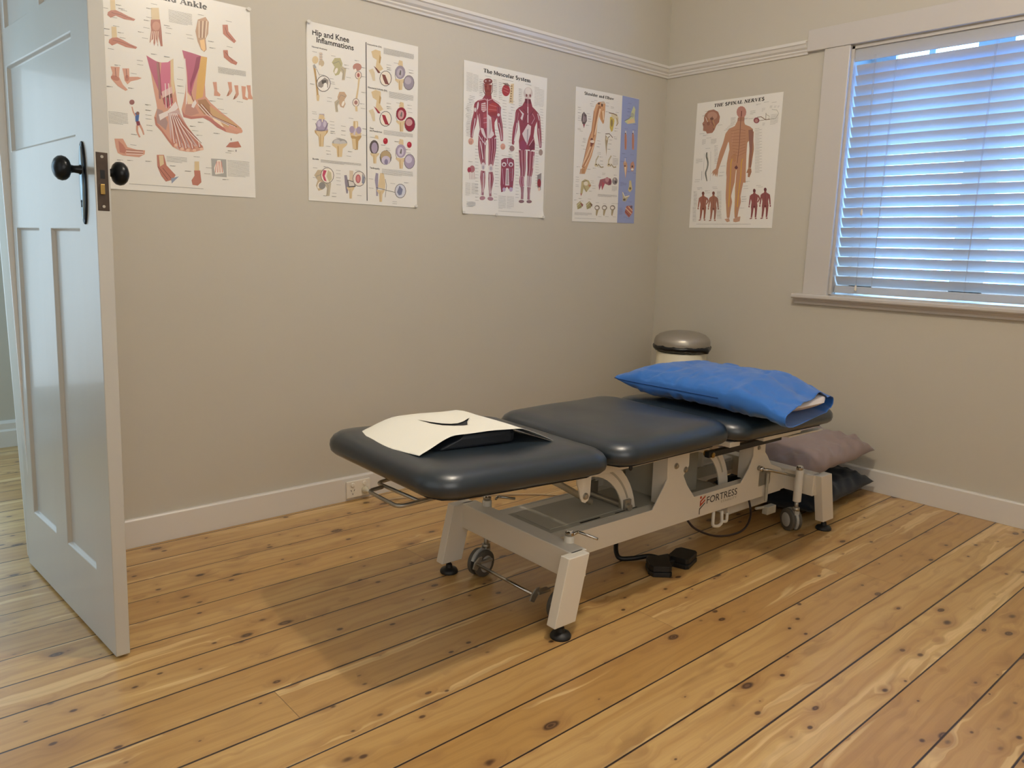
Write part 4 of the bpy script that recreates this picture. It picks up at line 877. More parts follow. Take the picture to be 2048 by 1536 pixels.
ART = """
@ foot
H s | Foot and Ankle | 119.5 34.6 355.5 35.7 19.2
P 0 147.4 219.9 158.9 273.5 164.6 322.3 170.7 363.2 173 383.9 161.8 414.7 164.6 439.7 182.6 458.9 202.5 486.6 218.7 506.5 240 515.3 261.9 517.5 288.6 516.3 323 505 321.2 494.1 295.3 468.1 270.3 431.7 250.1 395.3 240.9 362.2 236.5 320.3 232.1 278.8 233.9 215.6 215.3 231.2 194.1 234.7 177.5 233.3
P 1 147.4 219.9 165.4 229.2 181.6 234.7 186.5 236 186.9 294 190.6 343.7 180.9 328.3 168.2 292.7 155.6 257.5
P 2 194.1 234.7 215.4 230.4 223.3 223.6 221.3 280.4 214.3 319.3 197 342.8 190.2 327 187.3 285.6
P 3 181.6 234.7 187.8 235.8 190.2 327 196.8 347 184.7 336.1 182.3 286.4
P 4 224.3 221.4 234.2 217.6 232.5 278.7 234.3 320.6 227.2 334.4 222.6 297
P 5 192.4 349.7 223.3 326.4 225.9 360 208.1 375.1 195.7 368.2
S 6 2.99 196.8 347 201.4 380.2
S 7 3 202.7 346.2 206.6 379.5
S 6 3 208.7 345.4 211.7 378.8
S 7 3.01 214.7 344.6 216.9 378.2
S 6 3.02 220.7 343.7 222.1 377.5
P 8 190.1 329.1 224.2 307.3 226.7 326.8 192.5 348.5
P 9 172.9 386 190.3 390.1 205.5 426.4 197.8 452.9 179.4 438 167.2 430.9
P 10 180.2 423 177 404.4 207.4 387.9 234.8 354.5 242.5 374 224.3 393.4 197.8 410.3
P 11 207 396.4 242.2 379.1 274.4 439.9 303.1 493.7 235.7 513.5 211.5 477.1
T 12 219.7 399.1 2.6 222.3 432.9 5.2 221.5 484.6 6.5 225.7 495.4 7.9
S 10 3.02 213.4 395.6 218.9 433.4 221.1 476.1 223.7 493
S 5 1.73 217.8 403.6 224.7 437 230.4 479.4
P 13 236 497.8 233.9 501.7 229.2 503.7 224.7 502.7 222.9 499.2 225 495.3 229.7 493.3 234.3 494.3
T 12 224.9 398.4 2.6 231.9 431.8 5.2 240.5 495.7 6.6 244.8 506.5 7.9
S 10 3.03 218.6 395 227.5 432.3 240.1 487 242.7 504.1
S 5 1.73 222.9 402.9 234.3 435.8 249.5 490.4
P 13 255.2 509 253.1 512.9 248.3 514.9 243.7 513.8 242 510.3 244.1 506.4 248.8 504.4 253.5 505.5
T 12 230.1 397.8 2.6 241.5 430.7 5.2 260.1 498 6.6 264.5 508.9 8
S 10 3.03 223.8 394.3 236.2 431.3 259.7 489.3 262.4 506.5
S 5 1.74 228.1 402.3 243.9 434.7 269.2 492.7
P 13 275 511.4 272.9 515.4 268.1 517.4 263.4 516.3 261.7 512.7 263.8 508.8 268.6 506.8 273.2 507.9
T 12 235.3 397.1 2.6 251.1 429.6 5.3 282.4 495.8 6.7 286.8 506.8 8
S 10 3.04 229 393.6 245 430.3 281.9 487.1 284.7 504.3
S 5 1.74 233.3 401.6 253.5 433.6 291.6 490.5
P 13 297.5 509.3 295.3 513.2 290.5 515.2 285.8 514.1 284 510.6 286.1 506.6 291 504.6 295.7 505.7
T 12 240.5 396.5 2.6 260.8 428.4 5.3 307.4 488.9 6.7 311.9 499.9 8.1
S 10 3.04 234.2 393 253.7 429.3 306.9 480.1 309.7 497.5
S 5 1.74 238.6 401 263.2 432.5 316.7 483.5
P 13 322.6 502.4 320.5 506.3 315.6 508.4 310.8 507.3 309 503.7 311.2 499.7 316 497.7 320.8 498.8
T 14 181.5 236.8 3.4 183.5 294.5 3.4 183.8 353 3.4
S 10 2.56 203.4 299.9 202.7 380
S 10 2.57 214.1 298.3 216.7 373.9
P 12 161.8 414.7 168.1 414 171.2 434.7 187.1 454.1 207 481.9 223.2 501.7 218.7 506.5 202.5 486.6 182.6 458.9 164.6 439.7
P 0 264.6 183.1 271.4 221.9 273.4 272.4 269.2 315.6 261 351 253.2 377.7 258.5 402.8 284.8 406.1 325.5 396.8 347.8 405 374.6 424 406.9 436 444.8 438.6 466.8 429.3 462.4 416.2 432.1 394.9 395.3 372.7 355 342.6 337.7 323.2 337.1 284.2 342 244.6 348.8 192 325.6 191.6
P 1 264.6 183.1 294.9 186.3 327.8 191.3 319.3 231.1 299.2 285.6 286.1 330.4 278 314.4 277.7 254.8 273.8 217.3
P 3 312 198.2 326.4 192.3 319.3 231.1 294.7 286.3 286.9 313.1 285.8 287.6 301.1 242.5
P 15 327.8 192.1 348.8 192.8 339.5 262.3 327.6 326.8 303.4 338.8 310.7 275.3
P 16 271.4 315.3 286.1 330.4 296 354.9 276 357.5 272.4 340.9
S 10 3.91 272 209.2 274.3 272.3 273.2 323.6 268.1 384.4
S 5 2.2 286.9 313.1 292.3 338.1 300.7 349.9
P 17 269.4 358.4 296 354.9 312.6 383.1 285.3 395.2 263.3 393.6
P 10 289.3 355.8 301.2 339.1 306 349.2 295.4 367.9 287.5 365.5
P 18 310 340 337.3 331.9 358.9 359.7 348.8 382.9 330.5 385.2 313.3 365.6
P 19 350.1 352.1 386 373.8 427.3 395.5 459.9 418.8 445.1 429.5 402.9 416.3 366.5 398.4 353.4 382.3
P 20 357.5 392.8 384.9 400.6 398.1 419.1 379.5 419
S 10 2.67 309.4 353.1 339.6 384.1 384.9 400.6 426.6 415.8
S 21 2.68 314.8 352.4 346.4 385 389.6 400 433.2 415
S 10 2.68 320.2 351.7 353.2 385.9 394.2 399.5 439.9 414.3
S 21 2.69 325.7 350.9 360 386.8 398.9 398.9 446.7 413.5
P 22 428.5 415.6 427.7 418.8 425.7 421.5 423 423.2 420 423.6 417.4 422.5 415.7 420.2 415.1 417.1 415.9 413.9 417.9 411.2 420.6 409.5 423.5 409.1 426.2 410.2 427.9 412.5
P 22 437.9 418.1 437.1 421.3 435.1 424.1 432.4 425.8 429.4 426.1 426.8 425 425 422.7 424.5 419.6 425.3 416.4 427.2 413.7 430 412 432.9 411.6 435.6 412.7 437.3 415
P 22 447.4 420.6 446.6 423.9 444.6 426.6 441.9 428.3 438.9 428.6 436.2 427.5 434.5 425.2 433.9 422.2 434.7 418.9 436.7 416.2 439.4 414.5 442.4 414.2 445 415.2 446.8 417.6
P 22 456.9 423.2 456.1 426.4 454.1 429.2 451.4 430.9 448.4 431.2 445.7 430.1 443.9 427.8 443.4 424.7 444.2 421.5 446.1 418.7 448.9 417 451.9 416.7 454.5 417.8 456.3 420.1
P 22 466.4 425.7 465.7 429 463.7 431.7 460.9 433.4 457.9 433.8 455.2 432.7 453.4 430.3 452.9 427.3 453.7 424 455.6 421.3 458.4 419.6 461.4 419.2 464.1 420.3 465.9 422.6
P 23 253.2 377.7 258.5 402.8 284.8 406.1 325.5 396.8 347.8 405 374.6 424 406.9 436 402.6 425.3 366.3 402.8 339.4 388.5 285.2 397.4 263.3 393.6
P 4 46 70 60.2 67 60.7 101.3 45.6 104.4
P 12 45.8 101.2 61 96.9 77.4 101.1 98 108.3 119 113 114.4 119 84.7 119.8 59.9 114 44.5 123.4 35 117.2 37.2 108
S 5 1.19 47.9 107.1 76.9 108.7 110.4 115.4
P 4 45.2 150.3 59.8 147.5 60.2 184.5 44.7 187.3
P 12 44.9 183.9 60.5 179.7 77.4 184.7 98.6 193.1 120.2 198.8 115.5 205.2 84.9 205.1 59.4 198.1 43.5 207.7 33.8 200.7 36 190.9
S 5 1.2 47.1 190.2 76.9 192.9 111.3 201.1
P 0 35.2 273 62.6 270.5 58.8 301.3 69.3 324 83.2 338.2 76.2 342.5 53.2 330.4 34.8 311 39.8 292.2
P 12 59.4 310.1 56.9 312.9 52.4 314.7 46.8 314.9 41.2 313.6 36.6 311.1 34.1 307.7 34.1 304.3 36.6 301.5 41.1 299.8 46.7 299.5 52.3 300.8 56.9 303.3 59.4 306.6
S 5 1.61 48.7 274.8 49.7 302.7
P 0 70.3 273.3 91.1 270 90.7 296.4 117.1 292.3 129.1 294.6 116.6 301.4 94 310.1 83.4 321.1 75.2 310.9 73.8 295
P 12 89.3 300.7 88.4 305.2 86.4 309 83.7 311.4 80.9 311.8 78.4 310.3 76.9 307 76.5 302.6 77.4 298.1 79.3 294.3 82 291.9 84.9 291.5 87.3 293 88.9 296.3
S 5 1.63 82.1 273.4 82.9 301.6
P 0 33.4 498.1 59.4 495.4 71.9 521.1 99.9 526.7 126.7 526.2 124.8 539.1 106.8 550.5 56.2 549.7 40.7 542.9 35.8 524.7
P 12 45 503.1 58.3 514.2 67.4 529.9 62.6 542.9 46.8 540.2
S 5 1.65 67.4 529.9 120.3 529
S 10 1.65 67.1 534.5 120.1 532.8
S 5 1.65 66.8 539.1 119.9 536.6
S 10 1.65 66.6 543.8 119.7 540.5
P 4 169.9 67.8 194.7 62.7 195.9 103 169.7 108.2
P 24 167.9 104.5 197 98.7 200.1 134.8 201 181.9 194.7 183 189.2 153.3 186.2 186.6 181.2 162.9 173.8 186.7 170.8 164.8 159.8 179 167 137 166.2 121
P 25 195.9 119.3 194.3 126 190.6 131.8 185.4 135.6 179.9 136.7 175 134.8 171.8 130.3 170.9 124.1 172.5 117.5 176.2 111.7 181.4 107.9 186.9 106.8 191.8 108.6 195 113.1
S 26 2.08 170.1 140.5 162.9 182.5
S 26 2.09 176.3 139.3 170.4 181.2
S 26 2.09 182.5 138.2 177.9 179.9
S 26 2.1 188.8 137 185.4 178.5
P 27 322 74 349.1 60.2 359.7 75 355.7 113.9 346 132.7 348.1 166.4 339.6 176.4 328.7 169.8 318.7 146.2 312.3 113.6
S 28 2.19 326.2 77.3 323.7 132.6
S 29 2.2 332.9 76 329.1 131.6
S 28 2.2 339.6 74.7 334.5 130.6
S 29 2.21 346.3 73.4 339.9 129.6
S 28 2.22 353.1 72 345.3 128.6
P 30 325.6 140.7 341.5 133.5 344.5 167 337.4 174.7 328.9 165.5
P 12 407.3 74.2 425.9 70.6 427.3 91.9 454.3 119.4 446.9 128.1 428.7 117.6 408.4 104
P 12 406.2 158.4 422.5 155.5 424.1 174.8 456.4 191.3 451.3 201 432.6 197.5 407.6 182
S 5 1.81 416.2 81.1 422.3 101.4 442.6 119.4
S 5 1.82 412.9 163.7 439.9 189.7
P 0 364.9 271.4 378.7 269.3 379.7 299.8 390.9 309.2 388.3 316.1 367.6 316.8 369.3 296.9
P 0 418.3 263.4 432.5 261.3 433.7 292.1 426.1 304.2 411.7 312.9 421.2 309.3 422.9 289.2
P 0 441.5 271 455.9 268.8 457.1 299.9 449.5 312.1 434.9 320.8 444.5 317.2 446.3 296.9
P 0 487.2 264.2 501.8 262 503.2 293.4 515.1 303 512.4 310.2 490.4 310.9 492.1 290.4
P 0 467.8 269.3 484.6 269.1 481 303.2 491.9 310.7 487.8 315.8 471 313.6
P 31 102 374.6 101 378.3 98.5 381.5 95.2 383.5 91.6 384 88.4 382.8 86.4 380.2 85.8 376.7 86.8 373 89.2 369.9 92.5 367.8 96.1 367.3 99.3 368.5 101.4 371.1
P 32 101.7 407.6 114.6 410.2 111.3 433.4 101.7 436.7
P 33 103.4 435.2 114.1 433.1 117.4 447.3 105.1 448.7
P 34 115.5 408 113.6 412.3 109.5 414.5 105.5 413.3 104.1 409.4 106 405.1 110.1 402.8 114.1 404
T 0 102.8 417.9 2.5 96.6 406.2 2.1 93.4 390.1 1.7
T 0 106.3 448.6 3.7 105.3 467.5 2.9 112.5 485.5 2.5
T 0 114.7 445.5 3.8 122 461.4 2.9 125.3 475.8 2.1
P 12 163.7 537.6 187.2 535.4 194 569.4 222.8 599.7 213.3 615.8 189.1 624.1 175 605.6 163.8 576.2
P 4 170 539.2 184.9 537.8 185.6 565.8 172.3 575.5
S 5 1.72 165.9 576.1 195.9 617
S 5 1.73 180.6 579.2 207 611.9
P 35 207 611.9 233.6 603.3 208.3 629.3
P 4 289.4 548 305.3 546.6 304.4 586.7 287.6 588
P 12 286.7 579.2 307.5 577.6 310.3 617.6 297 630.2 279 628.8 276.1 613.4 287.2 597
P 36 348.4 532.9 402.2 531.2 401.6 593.7 349.1 592.2
P 37 370 536.4 381.7 535.3 391.7 579.9 360.9 586.8 357.2 564.5
S 38 1.85 367.5 541.1 361.2 580
S 38 1.85 373.1 540.6 369.7 579.3
S 38 1.85 378.7 540.1 378.1 578.7
S 38 1.86 384.4 539.6 386.6 578
P 12 402.4 488.2 417.3 470.9 448.7 463.1 460 482.5 438.2 486.9
S 39 2.34 423.1 455.4 422.8 463.6
S 39 2.36 439.8 493.6 439.6 500.9
X 40 226 60.3 77.2 40.4 10
X 40 385.5 216.1 101.2 21.4 7
X 40 19.8 411.9 59.2 39.9 9
X 40 406.9 530.8 81.1 59.2 12
X 40 195.6 536.8 68.8 21.3 5
X 40 21.8 96.5 18.3 -0.7 1
X 40 62.2 79.1 18.6 -0.8 2
X 40 69.4 88.6 18.7 -0.7 2
X 40 76.9 92.9 18.8 -0.7 1
X 40 46.3 119.9 18.5 -0.6 1
X 40 50.5 145.4 18.6 -0.4 1
X 40 22.9 158.6 18.4 -0.4 2
X 40 63.1 162.7 18.8 -0.4 2
X 40 19.8 178.7 18.4 -0.3 2
X 40 68 177.7 18.8 -0.3 1
X 40 30.8 218.1 18.5 -0.1 1
X 40 47.3 265 18.7 0.1 2
X 40 95.5 283.5 19.2 0.2 1
X 40 19.8 335.3 18.6 0.5 2
X 40 84.8 330.6 19.2 0.5 2
X 40 155.5 70 19.6 -0.8 2
X 40 170.6 53.6 19.7 -0.9 1
X 40 154 98.4 19.6 -0.7 1
X 40 145.3 108.9 19.5 -0.6 2
X 40 142.8 132.8 19.5 -0.5 1
X 40 125 149 19.4 -0.4 2
X 40 136.9 166.2 19.5 -0.3 1
X 40 208.7 112.7 20.2 -0.6 2
X 40 214.6 119.8 20.2 -0.6 1
X 40 211.7 136.8 20.2 -0.5 1
X 40 280.2 128.9 20.9 -0.6 1
X 40 284 139.9 21 -0.5 1
X 40 354.8 136.2 21.7 -0.5 2
X 40 358.4 156.9 21.8 -0.4 2
X 40 322.7 56.2 21.2 -0.9 1
X 40 419.4 58.1 22.3 -0.9 1
X 40 419.3 143.1 22.4 -0.5 1
X 40 162.2 211.3 19.8 -0.1 2
X 40 203.6 212.4 20.2 -0.1 2
X 40 116.8 239.4 19.4 0 1
X 40 117.3 252.3 19.4 0.1 1
X 40 246.8 240.7 20.7 0 1
X 40 242.8 279.2 20.7 0.2 1
X 40 242.6 300.4 20.8 0.3 2
X 40 242.8 323.7 20.8 0.5 1
X 40 134.8 376.4 19.8 0.7 2
X 40 135.1 393.8 19.8 0.8 2
X 40 134.3 409.8 19.8 0.9 1
X 40 134.4 422.3 19.8 0.9 1
X 40 135.3 443.1 19.9 1.1 1
X 40 135.7 459 19.9 1.1 1
X 40 350.8 334.5 21.9 0.5 2
X 40 379.6 359.2 22.3 0.7 1
X 40 390.7 371 22.4 0.7 1
X 40 306.8 412.1 21.6 0.9 2
X 40 279.3 428.5 21.3 1 2
X 40 286.6 442.8 21.4 1.1 1
X 40 300.3 456.6 21.6 1.2 2
X 40 360.9 443.3 22.2 1.1 2
X 40 81.3 511.8 19.4 1.4 1
X 40 37.4 563.9 19 1.6 2
X 40 68.7 562.4 19.4 1.6 2
X 40 126.1 560.2 19.9 1.7 2
X 40 256.6 581.7 21.3 1.8 1
X 40 254.4 582.7 21.3 1.8 1
X 40 321.8 585.4 22 1.9 1
X 40 328.2 564.7 22 1.8 1
X 40 409.1 498.9 22.8 1.4 2
X 40 400.8 506.5 22.7 1.5 1
X 40 377.8 324.2 22.2 0.5 1
X 40 449 324.6 23 0.5 1
X 40 204.8 568.5 20.7 1.7 2
X 40 287.1 530.5 21.5 1.6 1
X 40 386.2 600.8 22.7 2 2
X 40 85.3 477.2 19.4 1.2 2
X 40 70 639 247.7 -12 1
@ hip
H f | Hip and Knee | 24.7 45.3 181.9 44.9 20.5
H f | Inflammations | 42.1 69.1 202 70.2 19.7
H f | Normal Anatomy | 22.3 90.9 86.7 91 5.6
H f | Osteoarthritis (OA) | 262.7 37.7 330.3 37.2 5.9
H f | Rheumatoid Arthritis (RA) | 265.9 201.4 356.6 202 6.5
H f | Gout | 274.1 357.7 292.4 358.5 6.6
H f | and Pseudogout | 274 367.9 332 368.3 6.6
H f | Bursitis | 19.2 503.9 45.2 503.4 6.4
H f | Tendinopathy | 273.8 514.8 321.5 515.9 6.7
P 41 255.6 29.2 259.7 29 263.1 645.4 259.4 645.1
P 42 66.7 105.5 64.4 108.6 58.9 110.6 53.5 110.5 51.3 108.2 53.6 105.1 59 103.1 64.5 103.2
S 43 1.54 52.4 112.3 67.7 109.6
P 42 66.6 114.5 64.3 117.6 58.8 119.6 53.4 119.5 51.2 117.2 53.5 114.1 58.9 112.1 64.3 112.2
S 43 1.54 52.2 121.3 67.6 118.6
P 42 66.4 123.5 64.2 126.6 58.7 128.6 53.3 128.5 51.1 126.2 53.4 123.1 58.8 121.1 64.2 121.2
S 43 1.54 52.1 130.2 67.5 127.6
P 42 66.3 132.5 64 135.6 58.6 137.6 53.2 137.5 50.9 135.2 53.2 132.1 58.7 130.1 64.1 130.2
S 43 1.55 52 139.2 67.4 136.6
P 42 66.2 141.6 63.9 144.6 58.4 146.7 53 146.5 50.8 144.2 53.1 141.1 58.6 139.1 64 139.2
S 43 1.55 51.9 148.3 67.3 145.6
P 4 48.8 132.2 47.4 138.6 43.7 144.2 38.4 147.8 32.6 148.8 27.4 147 23.9 142.7 22.7 136.8 24.1 130.4 27.8 124.9 33 121.2 38.8 120.2 44 122 47.6 126.3
P 44 73.4 139.9 72.1 145.4 68.7 150.3 63.8 153.5 58.4 154.4 53.6 152.9 50.3 149.1 49.2 144 50.5 138.4 53.9 133.6 58.7 130.4 64.1 129.4 68.9 131 72.3 134.7
P 45 61.1 156.2 60.5 159.6 58.9 162.5 56.7 164.3 54.2 164.7 52.1 163.6 50.6 161.2 50.1 158 50.7 154.6 52.2 151.7 54.4 149.9 56.9 149.5 59.1 150.6 60.6 153
T 46 31 158.9 5.1 36.9 198.1 3.6 43.2 254.3 4.1 44.6 273.2 6.2
T 4 44.8 261.2 7.3 44.5 282.8 4.2
T 47 28.3 161.7 6.1 36.5 155.6 7.2
S 48 1.54 39.1 164.6 53.5 188.3
S 48 1.54 38.7 193.1 41 221.2
P 49 99.8 210.7 96.6 224.6 87.9 236.6 75.5 244.4 61.9 246.4 49.8 242.3 41.6 232.9 38.8 220.1 42 206.4 50.5 194.5 62.7 186.6 76.3 184.5 88.5 188.4 96.9 197.8
P 50 96.4 211.2 93.6 223.8 85.8 234.7 74.8 241.7 62.7 243.5 51.9 239.7 44.6 231.2 42.1 219.6 44.9 207.2 52.5 196.4 63.4 189.3 75.5 187.4 86.4 191 93.8 199.5
P 51 46.5 215.6 74.4 192.1 91 199.1 87.8 228.4 74 220.9 60 232.6 46.3 229.9
P 52 60.4 203.9 82.6 200.4 79.7 210.4 63 217.8
P 53 85.1 221.6 84.2 227 81.9 231.5 78.5 234.3 74.8 234.9 71.4 233.1 69.2 229.2 68.4 224.2 69.3 218.8 71.7 214.3 75.1 211.5 78.8 210.9 82.1 212.7 84.4 216.5
P 54 105.7 131.5 118.2 113 143.1 108.7 152.3 127.6 149 148.7 136.3 171.3 120.7 178 111.5 163.1 117.9 145.7
P 45 129.8 160.3 127.2 165.2 123.9 169 120.7 170.9 118.1 170.5 116.6 167.9 116.7 163.6 118.1 158.6 120.7 153.6 124 149.9 127.2 148 129.8 148.3 131.3 150.9 131.3 155.2
P 55 142.8 141.5 152.3 138.3 167.9 145.6 164.6 166.8 161.3 188 148.7 190 152 164.7 142.7 153.9
S 43 1.73 111.8 134.5 136.8 122.1 146 136.9
S 43 1.76 153.7 185 156.5 155.7 146.5 146.6
P 56 170.1 245.9 159.2 232.3 137.4 235.5 129.1 255.6 131.6 274.2 142.3 291.7 156 293.6 164.3 277.2 159 262.7
P 45 158.5 278.1 156.1 282.6 153.2 286.1 150.3 287.8 148 287.4 146.8 285 146.9 281 148.3 276.3 150.6 271.8 153.6 268.4 156.5 266.6 158.8 267 160 269.4 159.9 273.4
P 55 137.1 265.8 129 265.5 115.4 276.5 117.9 295 120.4 313.6 131.3 312.2 128.8 289.7 137 277.2
S 43 1.53 164.6 250.5 142.7 246.1 134.4 262.4
S 43 1.52 127 309 125 282.7 133.8 271.6
P 17 237.5 126.6 235.5 133.4 229.9 139.4 221.8 143.6 212.9 145.1 204.9 143.6 199.5 139.4 197.5 133.3 199.5 126.6 205.1 120.6 213.1 116.4 221.9 114.9 230 116.4 235.5 120.6
P 45 214.4 142.7 212.7 147.9 208.5 150.6 204.4 149.3 202.7 144.7 204.5 139.5 208.6 136.9 212.7 138.2
P 57 237.9 157.1 236.4 164.2 232.1 170.4 225.9 174.5 219.1 175.5 213 173.5 208.8 168.7 207.3 162.1 208.8 155 213.1 148.8 219.2 144.8 226.1 143.7 232.2 145.7 236.4 150.5
P 58 235.6 157.5 234.3 163.7 230.6 169.1 225.4 172.6 219.6 173.5 214.4 171.7 210.9 167.5 209.6 161.7 210.9 155.5 214.6 150.1 219.8 146.6 225.5 145.7 230.7 147.5 234.3 151.7
P 59 228.5 158.7 227.9 162.2 226.2 165.2 223.9 167.1 221.2 167.5 218.9 166.4 217.3 163.9 216.7 160.6 217.3 157 218.9 154 221.3 152.1 223.9 151.7 226.3 152.8 227.9 155.3
T 4 226.1 167.9 4.4 221.2 208.2 3.3 212.7 254.1 4.4
P 57 226.8 263 225.2 270.4 220.8 276.7 214.3 280.8 207.2 281.8 200.9 279.5 196.5 274.4 195 267.5 196.6 260.2 201 253.9 207.4 249.8 214.5 248.8 220.9 251 225.3 256.1
P 60 224.5 263.4 223.1 269.8 219.3 275.4 213.8 278.9 207.8 279.8 202.3 277.7 198.6 273.2 197.3 267.2 198.7 260.7 202.5 255.2 207.9 251.7 214 250.8 219.4 252.8 223.1 257.3
P 61 218.5 264.2 217.8 267.8 215.6 270.8 212.5 272.8 209.1 273.3 206 272.2 203.9 269.7 203.2 266.3 204 262.8 206.1 259.7 209.2 257.8 212.6 257.3 215.7 258.4 217.8 260.8
T 4 212 279 5.5 213.6 298.8 4.9
P 62 49 330.4 70.8 327.5 71.4 363.9 86.5 384 80.8 399.4 58.9 396.8 37.1 404.5 31.9 390.5 47.4 366.9
S 43 2.56 53.3 329.8 51.7 366.3 38.3 393.4
S 63 4.11 62.5 332.2 62 372.4
P 62 64.3 369.6 62.8 378.3 58.6 385.5 52.8 390 46.4 390.8 40.6 387.7 36.8 381.4 35.5 373.2 37 364.6 41.1 357.3 46.9 352.9 53.3 352.1 59.1 355.1 63 361.4
P 64 56.6 365.7 55.7 370.9 53.5 375.2 50.4 377.8 46.9 378.3 43.8 376.4 41.7 372.6 41.1 367.6 41.9 362.5 44.1 358.2 47.2 355.5 50.7 355.1 53.8 357 55.9 360.8
P 62 85.6 368.5 84.1 377.2 80.3 384.4 74.9 388.9 68.9 389.6 63.5 386.4 59.9 380.1 58.7 371.8 60.1 363.2 63.9 355.9 69.4 351.5 75.3 350.7 80.7 353.8 84.4 360.2
P 64 78.9 364.4 78.2 369.6 76.3 373.9 73.5 376.5 70.5 376.9 67.9 374.9 66.1 371.1 65.5 366.1 66.2 360.9 68.1 356.6 70.8 354 73.8 353.7 76.5 355.6 78.3 359.4
T 4 58.7 331.5 8.4 60.1 348.3 14.7
S 48 2.08 33.4 366.2 41.3 391.9 71.9 388.2 86.8 359.5
P 46 28.6 393.4 57.6 393.6 87.1 386.4 84 396 69 413 65.6 450.2 48 452.1 45.6 415.7 30.2 402.3
S 65 3.3 51.6 402.8 52.1 451.6
P 4 35.7 394.9 57.8 395.8 80.3 389.7 77.9 398.8 66.5 414.8 63.8 450.4 50.4 451.8 48.7 416.8 36.9 403.5
S 46 2.52 53.3 404.6 53.5 451.5
P 4 198.7 338.2 220 335.5 220.9 365.5 235.9 382 230.5 394.7 209 392.9 187.7 399.6 182.5 388.1 197.4 368.4
S 46 2.47 202.9 337.6 201.7 367.8 188.8 390.4
S 63 3.96 212 339.5 211.8 372.7
P 62 204.4 370 203.2 376.3 199.9 381.6 195.1 384.8 189.9 385.4 185.2 383.3 181.9 378.8 180.8 372.8 182 366.6 185.3 361.4 190 358.1 195.3 357.4 200 359.6 203.3 364.1
P 62 235.4 368.9 234.2 375.2 230.8 380.5 226 383.8 220.7 384.4 215.9 382.2 212.6 377.7 211.5 371.7 212.7 365.4 216 360.1 220.8 356.9 226.1 356.2 230.9 358.4 234.2 362.9
T 64 201.3 390.5 4.4 210.3 364.3 2.8
P 46 186.5 394.7 211.4 395.2 236.5 389 233.9 397.6 221.3 413 218.6 446.7 203.6 448.3 201.3 415.2 188 402.8
S 65 2.78 206.3 403.5 207.1 447.9
T 4 199.5 405.8 8.8 204 445.7 7.7
P 66 170.5 424.1 167.1 431.4 157.7 438 144.1 442.5 129.2 444.1 115.9 442.4 106.7 437.9 103.5 431.3 106.9 424.1 116.1 417.6 129.5 413 144.4 411.4 157.9 412.9 167.2 417.5
P 67 140.3 424.9 138.7 429.4 134.6 433.3 128.5 435.8 121.9 436.6 115.9 435.3 111.8 432.3 110.4 428.1 111.9 423.7 116.1 419.8 122.1 417.2 128.7 416.4 134.7 417.7 138.8 420.7
P 67 166.4 427 164.9 431.5 160.6 435.5 154.5 438.1 147.8 438.8 141.8 437.5 137.6 434.5 136.2 430.3 137.7 425.8 141.9 421.9 148 419.3 154.7 418.5 160.7 419.8 164.9 422.8
P 4 102.4 433.9 136.7 433.4 171.7 426.5 168.1 434.7 150.5 449.8 146.7 481.7 125.9 483.8 122.7 452.6 104.3 441.5
S 46 3.88 129.7 441.4 130.7 483.3
P 68 24.9 562.4 39.7 541.4 68.8 538.8 79.6 562.9 75.6 588.2 60.5 614.3 42.2 620.6 31.5 601.4 39.1 581
P 45 52.9 600.1 49.9 605.8 46 610 42.2 611.9 39.2 611.2 37.5 607.9 37.6 602.7 39.3 596.7 42.4 591 46.2 586.8 50 584.8 53.1 585.6 54.7 588.9 54.7 594
P 55 68.3 578.7 79.4 575.9 97.8 586.5 93.8 611.9 89.8 637.4 74.9 638.4 79 608 68.1 593.7
S 43 2.06 32.1 566.7 61.3 554.4 72.1 573.4
S 43 2.1 80.9 633 84.3 597.5 72.7 585.4
P 43 72.6 598.4 71.1 604.6 66.9 609.8 61 612.9 54.5 613.4 48.6 611.1 44.6 606.5 43.3 600.6 44.8 594.4 48.9 589.3 54.8 586.1 61.3 585.6 67.2 587.9 71.2 592.4
P 49 110.8 556.3 107.7 570.1 99.3 581.6 87.3 588.5 74.1 589.5 62.4 584.4 54.4 574.3 51.7 561.2 54.7 547.6 63 536.1 74.8 529.2 88 528 99.8 532.9 107.9 543
P 69 107.9 556.5 105.1 569.2 97.5 579.7 86.7 586.1 74.8 587 64.2 582.3 56.9 573 54.5 560.9 57.3 548.4 64.7 537.9 75.4 531.5 87.3 530.5 98 535 105.3 544.3
P 70 64.3 539.2 78.4 540.5 69.7 561.2 77.9 583 66.6 578.9 59.6 559.5
P 71 84.1 537.5 98.3 546.3 100.8 571.2 89.3 584.6 78.1 563
T 72 188.6 531 8.9 188.5 559.1 8.9 190.1 584.5 15.6
T 73 161.9 551.1 5.5 166.4 581.2 7.7 168.5 622 3.3
P 4 167.5 596.5 185.2 597.9 203.2 593.9 201.3 600.9 192.3 613.2 190.3 641.1 179.6 641.8 178 614.1 168.5 603.3
S 46 2 181.6 604.7 182.1 641.6
P 74 170.6 568.2 203.3 573.3 208 593.5 174.6 598.5
P 75 174.7 571.4 200.3 576.1 203.2 589.7 178.1 593.1
P 49 254.1 557.9 251 571.7 242.5 583.1 230.4 590 216.9 591 204.9 586 196.7 575.9 193.8 562.7 196.8 549.2 205.2 537.8 217.2 530.8 230.6 529.7 242.7 534.6 251.1 544.7
P 76 251 558.2 248.3 570.8 240.7 581.3 229.7 587.6 217.6 588.5 206.8 583.8 199.4 574.5 196.8 562.5 199.5 550.1 207 539.6 217.9 533.3 229.9 532.3 240.8 536.8 248.4 546
P 77 231.6 559.7 230.4 567.4 227 573.8 222.1 577.6 216.8 578 212 575 208.7 569.1 207.5 561.6 208.8 554 212.1 547.6 216.9 543.9 222.3 543.4 227.1 546.4 230.4 552.2
